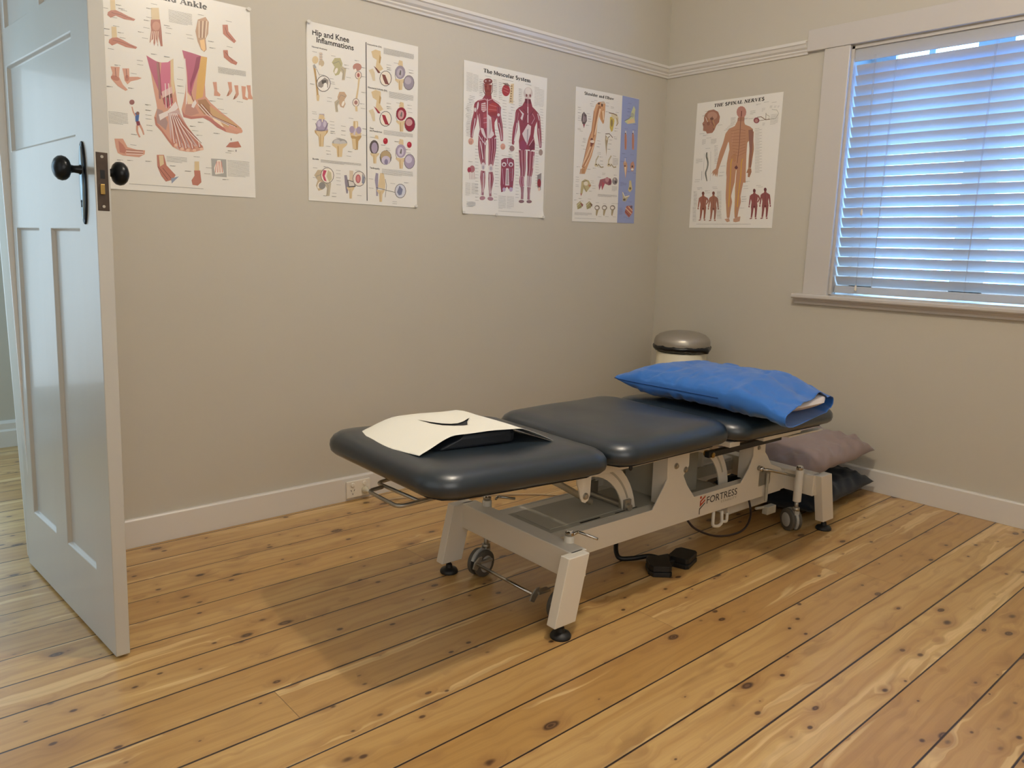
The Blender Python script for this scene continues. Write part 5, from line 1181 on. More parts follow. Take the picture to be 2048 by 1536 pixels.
P 78 226.8 560.1 226 566 224 570.8 221.1 573.6 217.9 573.9 215 571.5 213 567 212.3 561.3 213.1 555.4 215.1 550.6 218 547.8 221.2 547.5 224.1 549.9 226.1 554.4
P 79 239.6 536.9 250.4 554.1 245.5 580.4 236.4 575.9
P 4 281.8 59.8 301.1 48.9 325.4 50.5 326.6 74.2 322.4 99.9 337.8 117.4 313.2 134 302.3 113.3 307.1 87.5 289 80.8
P 46 320.5 65.3 327.9 74 323 99.8 316.9 95.8
P 80 269.6 133.6 288.9 123 298 138.9 299.8 168.7 288.9 170.4 279.8 146.9
P 81 292.6 112.4 304.1 118 325.5 134.5 313.2 136.5
P 57 378.3 147.2 375.5 160.9 367.3 172.8 355.6 180.5 342.6 182.5 330.9 178.4 322.9 169.1 320 156.5 322.8 142.9 330.8 131.1 342.4 123.4 355.4 121.3 367.2 125.2 375.4 134.4
P 82 375.2 147.7 372.6 160.2 365.4 171.1 354.9 178.1 343.2 179.9 332.8 176.1 325.6 167.6 323.1 156 325.6 143.6 332.8 132.8 343.1 125.7 354.7 123.8 365.2 127.5 372.5 136
P 81 331.6 138.5 347.1 138.5 362.7 169 369 173.1 347.2 173.9 337.8 157.7
P 4 281.6 214.1 301 203.7 325.6 206.1 326.8 230.2 322.5 256.2 338.1 274.5 313.3 290.6 302.2 269.2 307.1 243.2 288.8 235.7
P 46 320.6 221 328.1 230 323.1 256.1 317 251.9
P 80 269.3 288.8 288.8 278.6 297.9 295.2 299.8 325.5 288.7 326.9 279.6 302.6
P 83 292.4 268 304.1 274 325.7 291.5 313.3 293.1
P 57 379 306.2 376.1 320.1 367.9 331.9 356 339.3 342.9 340.9 331.1 336.4 323 326.7 320.1 313.7 323 300 331.1 288.3 342.8 280.8 355.8 279.1 367.7 283.4 376 293.1
P 82 375.8 306.6 373.2 319.3 365.9 330.1 355.3 336.9 343.6 338.3 333.1 334.1 325.8 325.2 323.2 313.3 325.8 300.8 333 290 343.5 283.2 355.2 281.6 365.7 285.7 373.1 294.6
P 83 331.9 295.8 347.5 296.3 363.2 327.8 369.6 332.2 347.5 332.4 338.1 315.5
T 4 422.2 70.2 8.1 420.4 90.9 12.7
P 84 444.9 112.4 442.5 124.4 435.4 134.9 425.2 141.7 413.8 143.5 403.6 139.9 396.5 131.8 394 120.8 396.4 108.9 403.4 98.5 413.5 91.7 424.8 89.8 435.1 93.2 442.3 101.3
P 85 433.4 116.9 431.9 125.1 427.7 132.2 421.6 136.8 414.8 137.9 408.6 135.3 404.4 129.6 402.8 121.9 404.3 113.7 408.5 106.6 414.6 102 421.4 100.9 427.5 103.4 431.8 109.1
T 57 418.1 127 4.6 421.8 108.5 2.3
P 4 394.1 146.2 421.1 144.6 448.4 137.6 445.7 144.6 432.1 157.7 429.5 184.4 413.2 186.8 410.3 161.1 395.7 152.5
S 46 2.96 415.7 151.5 417 186.3
S 74 1.72 396.4 110.2 394 136 400.4 147.8
P 57 489.5 146.7 486.9 160.2 479.4 171.9 468.4 179.4 456.3 181.2 445.3 177 437.7 167.7 435 155.2 437.5 141.8 445 130.2 455.8 122.7 467.9 120.8 478.9 124.8 486.7 134.1
P 84 486.9 147.1 484.5 159.7 477.7 170.5 467.8 177.4 456.8 179.1 446.9 175.2 440 166.5 437.5 154.8 439.9 142.3 446.6 131.6 456.4 124.7 467.3 122.9 477.3 126.7 484.3 135.3
P 85 475 141.2 473.4 147.7 468.8 153.5 462 157.4 454.5 158.5 447.7 156.8 443 152.5 441.3 146.5 442.9 139.9 447.6 134.2 454.3 130.3 461.8 129.1 468.6 130.8 473.3 135.1
T 4 428.4 233.7 8.2 426.6 254.8 12.9
P 86 451.4 277.6 448.9 289.7 441.8 300.1 431.4 306.7 420 308.1 409.6 304.2 402.5 295.7 399.9 284.3 402.3 272.3 409.4 262 419.6 255.4 431.1 253.8 441.5 257.6 448.8 266.1
P 87 439.8 281.7 438.3 290.1 434 297.2 427.8 301.6 420.9 302.5 414.7 299.6 410.4 293.7 408.8 285.7 410.3 277.4 414.5 270.4 420.7 265.9 427.6 265 433.8 267.8 438.2 273.8
T 57 424.3 291.6 4.7 428 272.8 2.3
P 4 400 310.3 427.3 309.5 454.9 303.4 452.2 310.4 438.4 323.3 435.9 350.4 419.4 352.3 416.5 326 401.7 316.7
S 46 2.99 421.9 316.4 423.2 351.9
S 74 1.74 402.4 273.6 399.9 299.9 406.4 312.1
P 57 496.5 314 493.9 327.7 486.3 339.4 475.2 346.6 462.9 348 451.8 343.4 444.2 333.7 441.3 320.8 444 307.3 451.5 295.7 462.4 288.4 474.7 286.9 485.8 291.3 493.6 301
P 86 493.9 314.4 491.5 327.1 484.6 337.9 474.6 344.6 463.5 345.9 453.5 341.6 446.5 332.5 443.9 320.5 446.3 307.9 453.1 297.2 463 290.4 474.1 289 484.2 293.2 491.3 302.3
P 87 481.9 307.9 480.3 314.5 475.5 320.3 468.7 323.9 461.1 324.9 454.3 322.9 449.5 318.3 447.8 312.1 449.4 305.6 454.1 299.8 460.9 296.1 468.5 295.2 475.3 297.1 480.1 301.7
T 4 427.5 383 8.3 425.7 404.3 13
P 62 450.7 428.2 448.2 440.5 441 450.8 430.5 457.2 418.9 458.3 408.5 454 401.3 445.1 398.7 433.5 401.2 421.3 408.3 411.1 418.6 404.7 430.2 403.4 440.6 407.6 448 416.5
P 64 438.9 432 437.4 440.5 433.1 447.6 426.9 451.9 419.9 452.6 413.7 449.5 409.3 443.3 407.7 435.2 409.2 426.8 413.5 419.7 419.7 415.4 426.6 414.7 432.9 417.7 437.3 423.9
T 57 423.3 441.6 4.7 427.1 422.6 2.4
P 4 398.8 459.9 426.4 459.9 454.2 454.5 451.4 461.6 437.6 474.2 435 501.7 418.3 503.2 415.4 476.3 400.5 466.4
S 46 3.02 420.9 466.8 422.2 502.8
S 74 1.76 401.2 422.7 398.8 449.3 405.3 461.9
P 57 496.1 466.6 493.5 480.4 485.8 492 474.6 499.1 462.2 500.1 451.1 495.1 443.3 485 440.5 471.8 443.1 458.1 450.7 446.6 461.7 439.6 474.1 438.4 485.3 443.2 493.2 453.3
P 62 493.5 466.9 491.1 479.7 484.1 490.5 474 497 462.8 498 452.7 493.3 445.7 483.9 443.1 471.6 445.5 458.8 452.3 448.2 462.3 441.6 473.5 440.5 483.7 445.1 490.8 454.5
P 64 481.4 459.9 479.7 466.6 475 472.3 468.1 475.8 460.4 476.6 453.5 474.3 448.7 469.5 447 463.2 448.6 456.6 453.3 450.9 460.2 447.3 467.8 446.6 474.8 448.8 479.6 453.6
T 4 307.2 380.9 5.7 305.9 393.9 10.2
P 88 317.1 426.3 314.9 438.8 308.7 449.4 299.7 455.8 289.8 456.8 281 452.2 274.9 442.9 272.7 430.9 274.9 418.4 281 408 289.9 401.5 299.7 400.5 308.7 404.9 314.9 414.1
P 62 310.9 429.5 309.4 439.1 305.3 447.1 299.3 451.9 292.7 452.5 286.8 448.9 282.7 441.8 281.3 432.6 282.7 423.1 286.8 415.1 292.8 410.3 299.3 409.6 305.3 413.1 309.4 420.2
P 4 276.3 453.7 297.9 454 319.6 449.3 317.4 455.8 306.5 467.2 304.4 492.4 291.4 493.6 289.2 468.9 277.6 459.7
S 46 2.39 293.5 460.2 294.4 493.3
P 57 379 461.8 376.1 474.8 368 485.9 356.3 492.6 343.3 493.8 331.7 489.2 323.7 479.8 320.9 467.4 323.7 454.5 331.7 443.5 343.2 436.7 356.1 435.4 367.8 439.9 376 449.3
P 89 375.1 456.9 372.6 467.2 365.6 475.9 355.4 481.3 344.2 482.4 334.1 478.9 327.1 471.5 324.6 461.8 327.1 451.7 334 443 344.1 437.5 355.3 436.4 365.5 439.8 372.5 447.1
P 64 372.6 472.9 370.5 480.9 364.5 487.7 355.9 491.9 346.3 492.8 337.7 490.1 331.8 484.5 329.6 477 331.7 469.1 337.6 462.3 346.2 458.1 355.8 457.1 364.4 459.7 370.4 465.4
P 90 361.2 480.8 360.3 485.9 357.9 490.2 354.3 492.7 350.4 493.1 346.8 491.2 344.4 487.4 343.5 482.5 344.3 477.4 346.8 473.2 350.3 470.6 354.3 470.2 357.8 472.1 360.3 475.9
P 91 360.3 397.2 359.2 402.8 356.1 407.4 351.5 410.3 346.5 410.9 341.9 409 338.8 405 337.7 399.7 338.8 394.2 341.9 389.5 346.4 386.6 351.4 386 356 387.9 359.2 391.9
P 92 350.8 394.1 349.5 397.5 346.4 399.2 343.3 398.2 342 395.1 343.3 391.6 346.4 389.9 349.5 390.9
P 91 478.8 399.7 477.7 405.3 474.4 410.1 469.7 413.1 464.4 413.7 459.6 411.7 456.3 407.6 455.1 402.2 456.2 396.5 459.4 391.8 464.2 388.8 469.4 388.2 474.2 390.1 477.6 394.2
P 92 468.8 397 467.5 400.5 464.3 402.3 461 401.2 459.6 398 460.9 394.5 464.2 392.7 467.5 393.8
T 93 308.4 531.1 5.7 305.9 560.1 8.1 308.4 591.4 4.6 308.4 623 4
T 4 332.2 529.1 8.1 332.3 568.6 16.3 329.1 589.9 17.4
P 4 307.2 596.8 326.6 598.4 346.2 594 344.3 601.7 334.5 614.9 332.6 645.3 320.8 646 318.8 616 308.3 604.2
S 46 2.16 322.7 605.7 323.6 645.9
S 94 1.73 304.1 589.1 351.3 596.3 396.3 602.2
S 43 2.33 348 551.5 354.5 577.5 348.2 625.7
P 49 452 593 449.2 606.3 441.2 617.4 429.6 624 416.8 624.8 405.2 619.8 397.2 609.8 394.4 597 397.1 583.8 405 572.8 416.4 566.1 429.2 565.1 440.9 570.1 449 580
P 95 448.7 593.2 446.2 605.3 439.1 615.4 428.9 621.4 417.5 622.2 407.2 617.5 400.2 608.5 397.6 596.8 400 584.7 407 574.7 417.2 568.7 428.5 567.8 438.8 572.4 446 581.4
P 96 418.9 572.7 435.4 587.6 429 609.7 415.9 613.3 406.1 600.5
X 40 339.5 34.5 147.2 23.5 8
X 40 366 199 120.4 25.5 7
X 40 340.1 353.9 145.1 18.9 5
X 40 332.2 509.7 154.6 24.3 6
X 40 53.6 499.6 181.2 11.9 4
X 40 24.3 105.1 19.5 0.3 1
X 40 103.2 106.1 20.2 0.3 1
X 40 205.9 105.1 21.1 0.3 2
X 40 159.5 130 20.7 0.4 2
X 40 160.5 141.9 20.7 0.4 2
X 40 167.7 174.8 20.8 0.6 1
X 40 53.6 183.5 19.8 0.6 1
X 40 93.8 191.4 20.2 0.6 1
X 40 96.5 203 20.2 0.7 1
X 40 99.2 209.8 20.3 0.7 1
X 40 12.7 223.2 19.5 0.8 2
X 40 115.9 224.1 20.4 0.8 2
X 40 84.6 263.6 20.2 1 1
X 40 83.3 277.3 20.2 1 1
X 40 235.1 127 21.4 0.4 2
X 40 237.9 161.1 21.4 0.5 2
X 40 235.9 220.9 21.5 0.8 2
X 40 229.8 265.6 21.5 1 2
X 40 233.3 283.6 21.5 1.1 1
X 40 19.2 324.7 19.7 1.2 1
X 40 20.2 331.7 19.7 1.3 1
X 40 19.9 353.4 19.7 1.4 1
X 40 93.7 351.4 20.4 1.4 1
X 40 94.7 363.5 20.4 1.4 1
X 40 95.7 375.6 20.4 1.5 1
X 40 97.2 387.7 20.4 1.5 2
X 40 97.1 395.1 20.4 1.6 2
X 40 178.2 328.3 21.1 1.3 1
X 40 143.1 362.4 20.8 1.4 1
X 40 144.7 379.6 20.9 1.5 2
X 40 143.4 396.1 20.9 1.6 1
X 40 240.2 360.7 21.7 1.5 2
X 40 240.1 386 21.7 1.6 1
X 40 121.4 410.6 20.7 1.7 1
X 40 76.8 446.6 20.3 1.8 1
X 40 76.5 463.8 20.3 1.9 1
X 40 78.6 476 20.4 1.9 2
X 40 173.2 456.5 21.2 1.9 2
X 40 167.2 474.7 21.2 2 1
X 40 19.8 533.3 19.9 2.2 1
X 40 65.6 525.2 20.3 2.2 2
X 40 120.2 534.4 20.8 2.2 1
X 40 206.5 526.9 21.6 2.2 1
X 40 120.1 547 20.8 2.3 1
X 40 119.9 562.1 20.9 2.4 1
X 40 120.9 574.6 20.9 2.4 1
X 40 120.8 589.8 20.9 2.5 1
X 40 19.2 570.2 20 2.3 1
X 40 100.3 624.1 20.7 2.6 1
X 40 61.9 636.7 20.4 2.7 2
X 40 100.1 636.7 20.8 2.7 2
X 40 215 625.5 21.8 2.7 1
X 40 353.2 97.2 22.4 0.2 1
X 40 353.2 107.2 22.4 0.3 2
X 40 355.1 114.5 22.5 0.3 2
X 40 387.5 83.8 22.7 0.2 1
X 40 461 99.5 23.5 0.3 1
X 40 463 109.5 23.5 0.3 2
X 40 353.6 246.8 22.6 0.9 1
X 40 353.6 259.6 22.6 1 2
X 40 355.5 267 22.7 1 2
X 40 455.7 240.4 23.6 0.9 2
X 40 455.8 253.4 23.6 1 1
X 40 457.9 268.8 23.6 1.1 1
X 40 327 414.8 22.6 1.7 2
X 40 347.8 425.6 22.8 1.8 1
X 40 350.9 433.1 22.8 1.8 2
X 40 448.6 420.4 23.7 1.8 2
X 40 450.7 433.5 23.8 1.9 1
X 40 393.4 393.6 23.2 1.7 2
X 40 268.8 555.2 22.2 2.4 1
X 40 270 591.6 22.3 2.6 1
X 40 373.6 565.4 23.2 2.5 1
X 40 441.8 557.5 23.8 2.5 2
X 40 383.5 639.5 23.4 2.9 1
X 40 383.6 647.6 23.4 2.9 1
X 40 276.4 389.5 22.1 1.6 1
X 40 400.9 238.6 23.1 0.9 1
@ muscle
H s | The Muscular System | 112 34.5 400.3 36.7 16.4
P 97 121.1 131 107 150.1 84 158.2 64.6 171.6 58.5 190.9 82.1 217.3 91 255.7 95.7 285 87.8 315.7 141.9 330 196 306.5 186.7 294.9 180.4 245.1 198.2 217.8 218.4 200.2 219.6 172.3 203.3 159.4 174.2 148.4 161.7 140.1 160 125.5
T 98 138.6 81.8 23.3 139.2 106.2 21 139.9 130.8 14
P 99 165 65.5 162.5 71.4 155.2 77 144.5 81 132.6 82.8 121.9 82 114.4 78.6 111.7 73.6 114.2 67.7 121.4 62.2 132 58.1 143.8 56.3 154.6 57.1 162.2 60.4
P 100 130.9 69.2 129.2 72.6 125 74.5 120.8 73.8 118.9 71 120.6 67.6 124.8 65.7 129 66.4
P 100 154.2 64.7 152.5 68.1 148.3 70 144 69.3 142.2 66.5 143.9 63.1 148.1 61.2 152.4 61.8
S 101 3.48 120.2 94.3 132.2 93.5
S 101 3.5 145.5 91.5 157.6 88.8
S 102 2.91 138.6 81.8 139.2 103.8
S 101 2.33 127.4 113.9 151.4 110.4
S 103 3.47 111.9 80.8 112.7 115 126.5 131.7
S 103 3.52 165.2 72.9 166.2 107.3 154.6 127.7
P 104 206.7 181.6 203.8 194.6 195 205.8 182 213.1 167.5 214.9 154.3 210.9 145 202 141.5 190 144.3 177.1 153 166 165.9 158.7 180.4 156.7 193.6 160.5 203.1 169.4
P 105 206 201.8 203.1 206.1 194.8 210.2 182.8 213.5 169.4 215.1 157.4 214.9 149.1 212.8 146.1 209.3 148.9 205 157 200.9 168.9 197.6 182.3 196 194.4 196.2 202.8 198.2
S 106 2.35 147.7 169.3 195.4 173
S 106 2.35 145.5 189.5 202.8 187.1
P 107 102.2 170.4 126 162.3 132.2 196.1 115.1 205.8 102.9 199.9
S 108 3.48 103.6 175.2 130.2 170.6
S 108 3.48 103.8 183 130.4 178.5
S 108 3.48 104 190.9 130.6 186.4
S 108 3.48 104.2 198.8 130.8 194.3
S 107 5.26 136.9 146 138 210.3 141.2 330
S 109 3.46 84.1 160.6 121.6 148.1 137.1 153.4 167.2 141.9 212.1 155.7
P 107 140.7 212.5 161.3 222.4 168.2 271.7 181.9 297.9 145.2 329.6
P 110 149.3 228.8 159.7 237.6 164.2 277.2 151.5 308.8
P 108 113.9 213.3 135.2 208.2 136.9 270.3 120.9 277.1
S 109 2.34 115.7 232.9 135.8 228.5
S 109 2.34 116.2 252.7 136.3 248.4
P 107 98.1 274.7 116.9 277.6 136.9 320.4 126 319.1 107.4 298.6
P 108 164 219.5 183.2 224.7 181.3 275.3 171.3 286.5
S 109 2.9 92 216.1 97.6 255 100.3 284.4
T 97 74.6 179 13.8 70.3 218.8 12.1 60.1 259.4 14.4 52.2 289.9 10.4 49 324.8 6.3
S 109 1.66 82 178.6 76.7 218.8 67.6 259.7 57.7 289.9 52.4 324.7
S 101 1.66 74.6 179 70.3 218.8 60.1 259.4 52.2 289.9 49 324.8
S 111 1.65 67.3 179.4 64 218.9 52.6 259.1 46.8 289.9 45.7 324.9
P 107 86.5 182.9 84.8 190.7 82.3 196.9 79.7 200.4 77.4 200.5 75.8 197.1 75.4 190.9 76.1 183.2 77.9 175.4 80.3 169.2 83 165.7 85.3 165.6 86.8 169 87.3 175.2
P 107 73.8 201.2 73.3 205.5 71.6 209.1 69 211.4 66.1 211.7 63.4 210.2 61.5 207 60.8 202.9 61.3 198.5 63.1 194.9 65.6 192.7 68.5 192.3 71.2 193.9 73.1 197
S 107 4.03 66.2 239 63.5 263.9 51.6 319.6
P 0 61.2 339.4 59.8 346 55.5 351.6 49.3 355.1 42.3 355.8 35.9 353.6 31.5 348.9 29.8 342.6 31.2 336.1 35.5 330.5 41.7 326.9 48.6 326.2 55 328.4 59.5 333.1
S 5 1.72 37.6 340.8 39.2 353
S 5 1.73 46.8 339.9 47.1 353.7
T 97 205.7 171.6 13.1 207.5 206.6 12 215.8 251.1 15 223.8 285.7 11.5 229.1 320.9 6.7
S 109 1.58 212.8 170.6 213.9 205.5 223.8 249.4 229.9 284.5 232.7 320.3
S 101 1.58 205.7 171.6 207.5 206.6 215.8 251.1 223.8 285.7 229.1 320.9
S 111 1.57 198.7 172.6 201.1 207.7 207.8 252.7 217.7 286.9 225.6 321.5
P 107 213 205.9 210.7 211.2 204.9 214 199.1 212.6 196.5 208 198.8 202.7 204.5 199.9 210.4 201.3
S 107 4.2 207.9 241.9 219.2 271 227.6 315.9
P 0 250.9 343.3 249.6 349.7 245.5 355.1 239.4 358.5 232.5 359.1 226.3 357 221.8 352.4 220.1 346.4 221.5 340 225.6 334.6 231.6 331.2 238.5 330.5 244.8 332.6 249.2 337.2
S 5 1.82 229.9 346.4 231.7 357.5
S 5 1.83 241.1 344.3 241.5 356.6
T 97 111.1 315.7 21.7 109.5 358.4 22.3 113.3 403.3 17.7 121 438.1 12.4
S 109 2.61 125 314.7 123.8 357 124.6 401.6 128.8 436.6
S 101 2.61 118.1 315.2 116.7 357.7 119 402.5 124.9 437.3
S 109 2.6 111.1 315.7 109.5 358.4 113.3 403.3 121 438.1
S 101 2.6 104.2 316.2 102.4 359.1 107.7 404.2 117 438.8
S 109 2.59 97.3 316.7 95.3 359.8 102.1 405.1 113.1 439.6
T 97 169.4 314.5 23.8 172 357.3 22.7 167.8 403.4 18 164 439.5 13.2
S 109 2.87 184.7 312.6 186.6 356.2 179.3 403.2 172.4 439.4
S 101 2.87 177 313.5 179.3 356.7 173.5 403.3 168.2 439.5
S 109 2.86 169.4 314.5 172 357.3 167.8 403.4 164 439.5
S 101 2.85 161.7 315.4 164.7 357.8 162 403.6 159.8 439.6
S 109 2.85 154.1 316.3 157.4 358.3 156.3 403.7 155.6 439.6
S 107 5.26 98.2 334.5 109.2 373.5 117 413.1
P 107 131.2 442.3 130.2 449.9 127 456.1 122.2 459.9 116.8 460.3 111.8 457.4 108.3 451.7 106.9 444.3 108 436.8 111.2 430.5 115.9 426.8 121.3 426.3 126.3 429.2 129.8 434.9
P 112 124.6 447.9 124.2 451.9 122.7 455.2 120.6 457.2 118.2 457.4 116 455.8 114.4 452.7 113.8 448.8 114.2 444.8 115.7 441.5 117.8 439.6 120.2 439.4 122.4 441 124 444
P 107 179.3 445.9 178.2 453.6 174.5 460 169.1 463.8 163 464.2 157.4 461.3 153.4 455.6 151.9 448.2 153 440.6 156.6 434.2 162 430.4 168.1 429.9 173.7 432.8 177.7 438.5
P 112 171.8 449.1 171.3 453.1 169.7 456.5 167.2 458.5 164.5 458.7 162 457.1 160.2 454.1 159.4 450.1 159.9 446.1 161.6 442.7 164 440.8 166.7 440.5 169.3 442.1 171.1 445.2
T 97 118.9 463.6 11.9 117.6 494.3 15.4 119.8 524.7 11.9 119.1 550.4 7.2 117.6 573.6 7.8
S 107 1.43 126 463.3 126.9 493.6 126.9 524.2 123.3 550.3 122.2 573.5
S 101 1.42 121.3 463.5 120.7 494 122.1 524.6 120.5 550.3 119.2 573.5
S 109 1.42 116.5 463.7 114.6 494.5 117.4 524.9 117.6 550.4 116.1 573.6
S 107 1.42 111.8 463.9 108.4 494.9 112.7 525.2 114.8 550.5 113 573.6
T 97 164.7 465.1 12 167.6 495.6 15.7 165.7 526.7 12.1 163.7 552.6 7.2 165.7 575.8 7.9
S 107 1.44 171.9 464.2 177 495 172.9 526.6 168 552.4 170.4 575.4
S 101 1.44 167.1 464.8 170.7 495.4 168.1 526.7 165.1 552.6 167.2 575.7
S 109 1.44 162.3 465.3 164.5 495.9 163.3 526.7 162.2 552.7 164.1 576
S 107 1.44 157.5 465.9 158.2 496.3 158.5 526.8 159.3 552.8 161 576.2
S 107 4.75 121.9 473.6 121.4 560.5
S 107 4.8 160.2 475.7 163.9 563
P 113 134.8 583.6 133.9 587.8 129.9 591.7 123.6 594.6 116.1 595.8 109 595.2 103.7 592.8 101.2 589.1 102 585 106 581 112.3 578.2 119.8 576.9 126.9 577.6 132.2 579.9
P 113 183.9 587.5 181.5 591.3 176 594.1 168.6 595.5 160.6 595.1 153.8 593 149.3 589.7 148.2 585.8 150.5 582.1 156 579.3 163.4 577.9 171.3 578.3 178.2 580.3 182.7 583.6
P 114 137 325.4 146.5 324.5 148.1 435.8 139.9 436.5
S 107 3.49 87.5 305.8 108.1 328.5 128.7 346.4
P 107 140.1 341.2 139.5 344.8 137.7 347.8 135.1 349.6 132.1 349.9 129.3 348.6 127.4 346 126.6 342.6 127.2 339.1 129 336.1 131.7 334.3 134.7 333.9 137.4 335.2 139.4 337.8
P 97 365.1 125 350 147.6 328.7 158.1 311.2 173.2 308.6 199.1 330.9 217 337.8 247.2 341.8 277.9 334.3 309.9 339.3 346 439.3 341.5 439.4 309.6 429.1 278.9 434.8 236 449.9 202.6 464.4 190.3 458.2 170 431.2 152.5 415.9 144.1 406 119.4
P 115 414.8 82 412.4 94.4 404.6 105.2 393.1 112.2 380.1 114 368.2 110.3 359.8 101.8 356.4 90.2 358.8 77.9 366.5 67.2 377.9 60.2 390.9 58.3 402.8 61.9 411.4 70.4
P 116 404.1 73.2 402.5 80.1 397.4 86.2 389.9 90.3 381.4 91.5 373.7 89.6 368.3 85 366.2 78.6 367.8 71.7 372.8 65.6 380.2 61.6 388.7 60.4 396.4 62.2 401.9 66.8
T 101 385 112 18.8 385.9 132.5 20.1
S 109 3.75 384.4 96.6 386.5 147.9
P 117 381.5 97 380 102.3 376 105 371.8 103.4 369.9 98.6 371.4 93.3 375.4 90.6 379.6 92.2
P 117 405 94.7 403.5 100.1 399.4 102.8 395.2 101.2 393.2 96.4 394.7 91.1 398.8 88.4 403 89.9
S 107 6.27 386.5 147.9 389.4 220.4
P 107 327.4 163.4 362.2 182.1 352.5 214.4 341.3 205.4 351.4 186.1
P 107 389.7 225.5 410.7 233.5 407.8 270.6 387.7 324.3 361.2 286.2 354.8 273.8
P 118 384.8 252.2 394.2 245.9 392.8 303.8 385.9 315.1
S 109 3.17 417.2 175.2 433 194.2 413.3 222.8
S 101 3.74 357.8 162 387.8 178.9 360.2 223.8
S 101 3.17 424 158.7 399.2 187.9
P 119 387.8 325.4 385.7 336.1 379.1 345.2 369.2 350.8 358.1 351.9 348 348.2 340.8 340.6 338 330.4 340.1 319.8 346.6 310.7 356.3 305.1 367.4 303.9 377.6 307.5 384.9 315.2
P 101 397.2 319.2 429.8 294.7 438.9 330.9 409.6 349.7
S 109 3.82 401.1 324.1 429.5 289.4
T 97 320.9 182.2 12.3 316.5 218.7 11.1 309.2 255.6 13.6 301.9 292.6 9.9 297.5 329.3 6.8
S 109 1.48 327.6 181.9 322.5 218.6 316.5 255.7 307.2 292.6 301.1 329.2
S 101 1.48 320.9 182.2 316.5 218.7 309.2 255.6 301.9 292.6 297.5 329.3
S 111 1.48 314.3 182.5 310.5 218.8 301.9 255.6 296.6 292.6 293.8 329.4
S 107 4.95 320.5 228.5 314.4 260.2 305.5 312.9
P 120 308.1 346.4 306.8 352.4 302.6 357.5 296.3 360.7 289.3 361.4 283 359.4 278.4 355.2 276.7 349.5 278 343.5 282.2 338.4 288.4 335.2 295.4 334.5 301.8 336.5 306.4 340.7
T 97 453.5 181.2 12.8 461.1 217.1 11.6 466 259 13.6 472.2 295.5 10.4 476.7 327.2 6.5
S 109 1.54 460.4 179.7 467.4 216 473.4 257.8 477.8 294.7 480.2 326.6
S 101 1.54 453.5 181.2 461.1 217.1 466 259 472.2 295.5 476.7 327.2
S 111 1.53 446.5 182.6 454.8 218.2 458.6 260.1 466.6 296.4 473.1 327.7
S 107 5.11 450.7 171 463.4 201
S 107 3.86 461.3 238.3 474.9 322
P 121 492.9 347 491.9 353.7 488.3 359.3 482.9 362.7 476.8 363.2 471.1 360.9 467.1 356 465.5 349.7 466.5 343.1 470.1 337.5 475.5 334.1 481.6 333.5 487.2 335.8 491.3 340.7
T 97 357.7 349.4 22.7 360.8 391.2 21.5 365.4 433.1 17.8 363.9 470.4 14
S 109 2.73 372.5 347.7 374.8 389.6 377 432.2 373 470.1
S 101 2.73 365.1 348.6 367.8 390.4 371.2 432.7 368.4 470.3
S 109 2.72 357.7 349.4 360.8 391.2 365.4 433.1 363.9 470.4
S 109 2.72 350.4 350.2 353.9 392 359.6 433.6 359.3 470.6
S 101 2.71 343 351.1 346.9 392.9 353.9 434.1 354.8 470.7
T 97 415.6 349.1 23 414.3 391.7 21.8 413.1 434.6 18 408.4 467 14.2
S 109 2.78 430.6 348.2 428.6 391 424.9 434.3 417.6 467.2
S 101 2.77 423.1 348.6 421.5 391.4 419 434.4 413 467.1
S 109 2.76 415.6 349.1 414.3 391.7 413.1 434.6 408.4 467
S 109 2.76 408 349.6 407.2 392.1 407.3 434.7 403.9 467
S 101 2.75 400.6 350 400.1 392.5 401.4 434.8 399.3 466.9
S 107 5.64 336.3 362 343.4 435
S 107 3.86 432.9 368.7 430.9 427.7
T 122 360.9 470.7 14 359 497.4 15.3 364.2 518.4 12.8
S 107 1.68 368.5 470.5 367.3 496.7 371 517.2
S 101 1.68 360.9 470.7 359 497.4 364.2 518.4
S 107 1.67 353.4 470.8 350.8 498.1 357.5 519.6
T 123 408.4 467 14.2 408 493.9 15.5 407.4 515.5 12.9
S 107 1.7 416.1 466.7 416.4 493.6 414.4 515.2
S 101 1.7 408.4 467 408 493.9 407.4 515.5
S 107 1.69 400.8 467.4 399.7 494.2 400.4 515.7
T 124 364.2 518.4 11.5 365.5 550.4 7.7 365 577.3 8.3
S 107 1.38 368.9 518.1 368.6 550.3 368.4 577.2
S 109 1.38 359.6 518.7 362.4 550.6 361.7 577.4
T 124 407.5 518.1 11.6 407.3 550.5 7.8 407.7 577.5 8.4
S 107 1.4 412.3 517.9 410.5 550.4 411.1 577.4
S 109 1.39 402.8 518.3 404.2 550.6 404.3 577.7
P 125 378.8 587.3 377.2 590.6 372.3 593.5 365.2 595.4 357.3 595.8 350.1 594.7 345.1 592.4 343.3 589.2 344.9 585.9 349.7 583 356.8 581.2 364.7 580.7 371.9 581.8 376.9 584.1
P 125 430 585.5 428.3 588.9 423.4 591.8 416.2 593.7 408.1 594.1 400.8 593 395.7 590.7 393.8 587.5 395.4 584.1 400.3 581.2 407.5 579.4 415.6 578.9 422.9 579.9 428 582.3
P 126 272.1 89.6 270 101.3 263.3 111.3 253.4 117.8 242.2 119.3 232.1 115.7 224.9 107.7 222.1 96.8 224.2 85.2 230.8 75.2 240.6 68.7 251.7 67.1 261.9 70.6 269.2 78.6
S 127 1.79 230.6 83.1 262.2 88.5
S 127 1.8 231 95.5 262.6 101
P 4 275.3 61.4 294.9 56 292.4 145 266.9 145.9
P 128 286.2 68.9 284.8 71.2 281.3 72.6 277.8 72.2 276.3 70.3 277.7 68 281.1 66.6 284.6 67
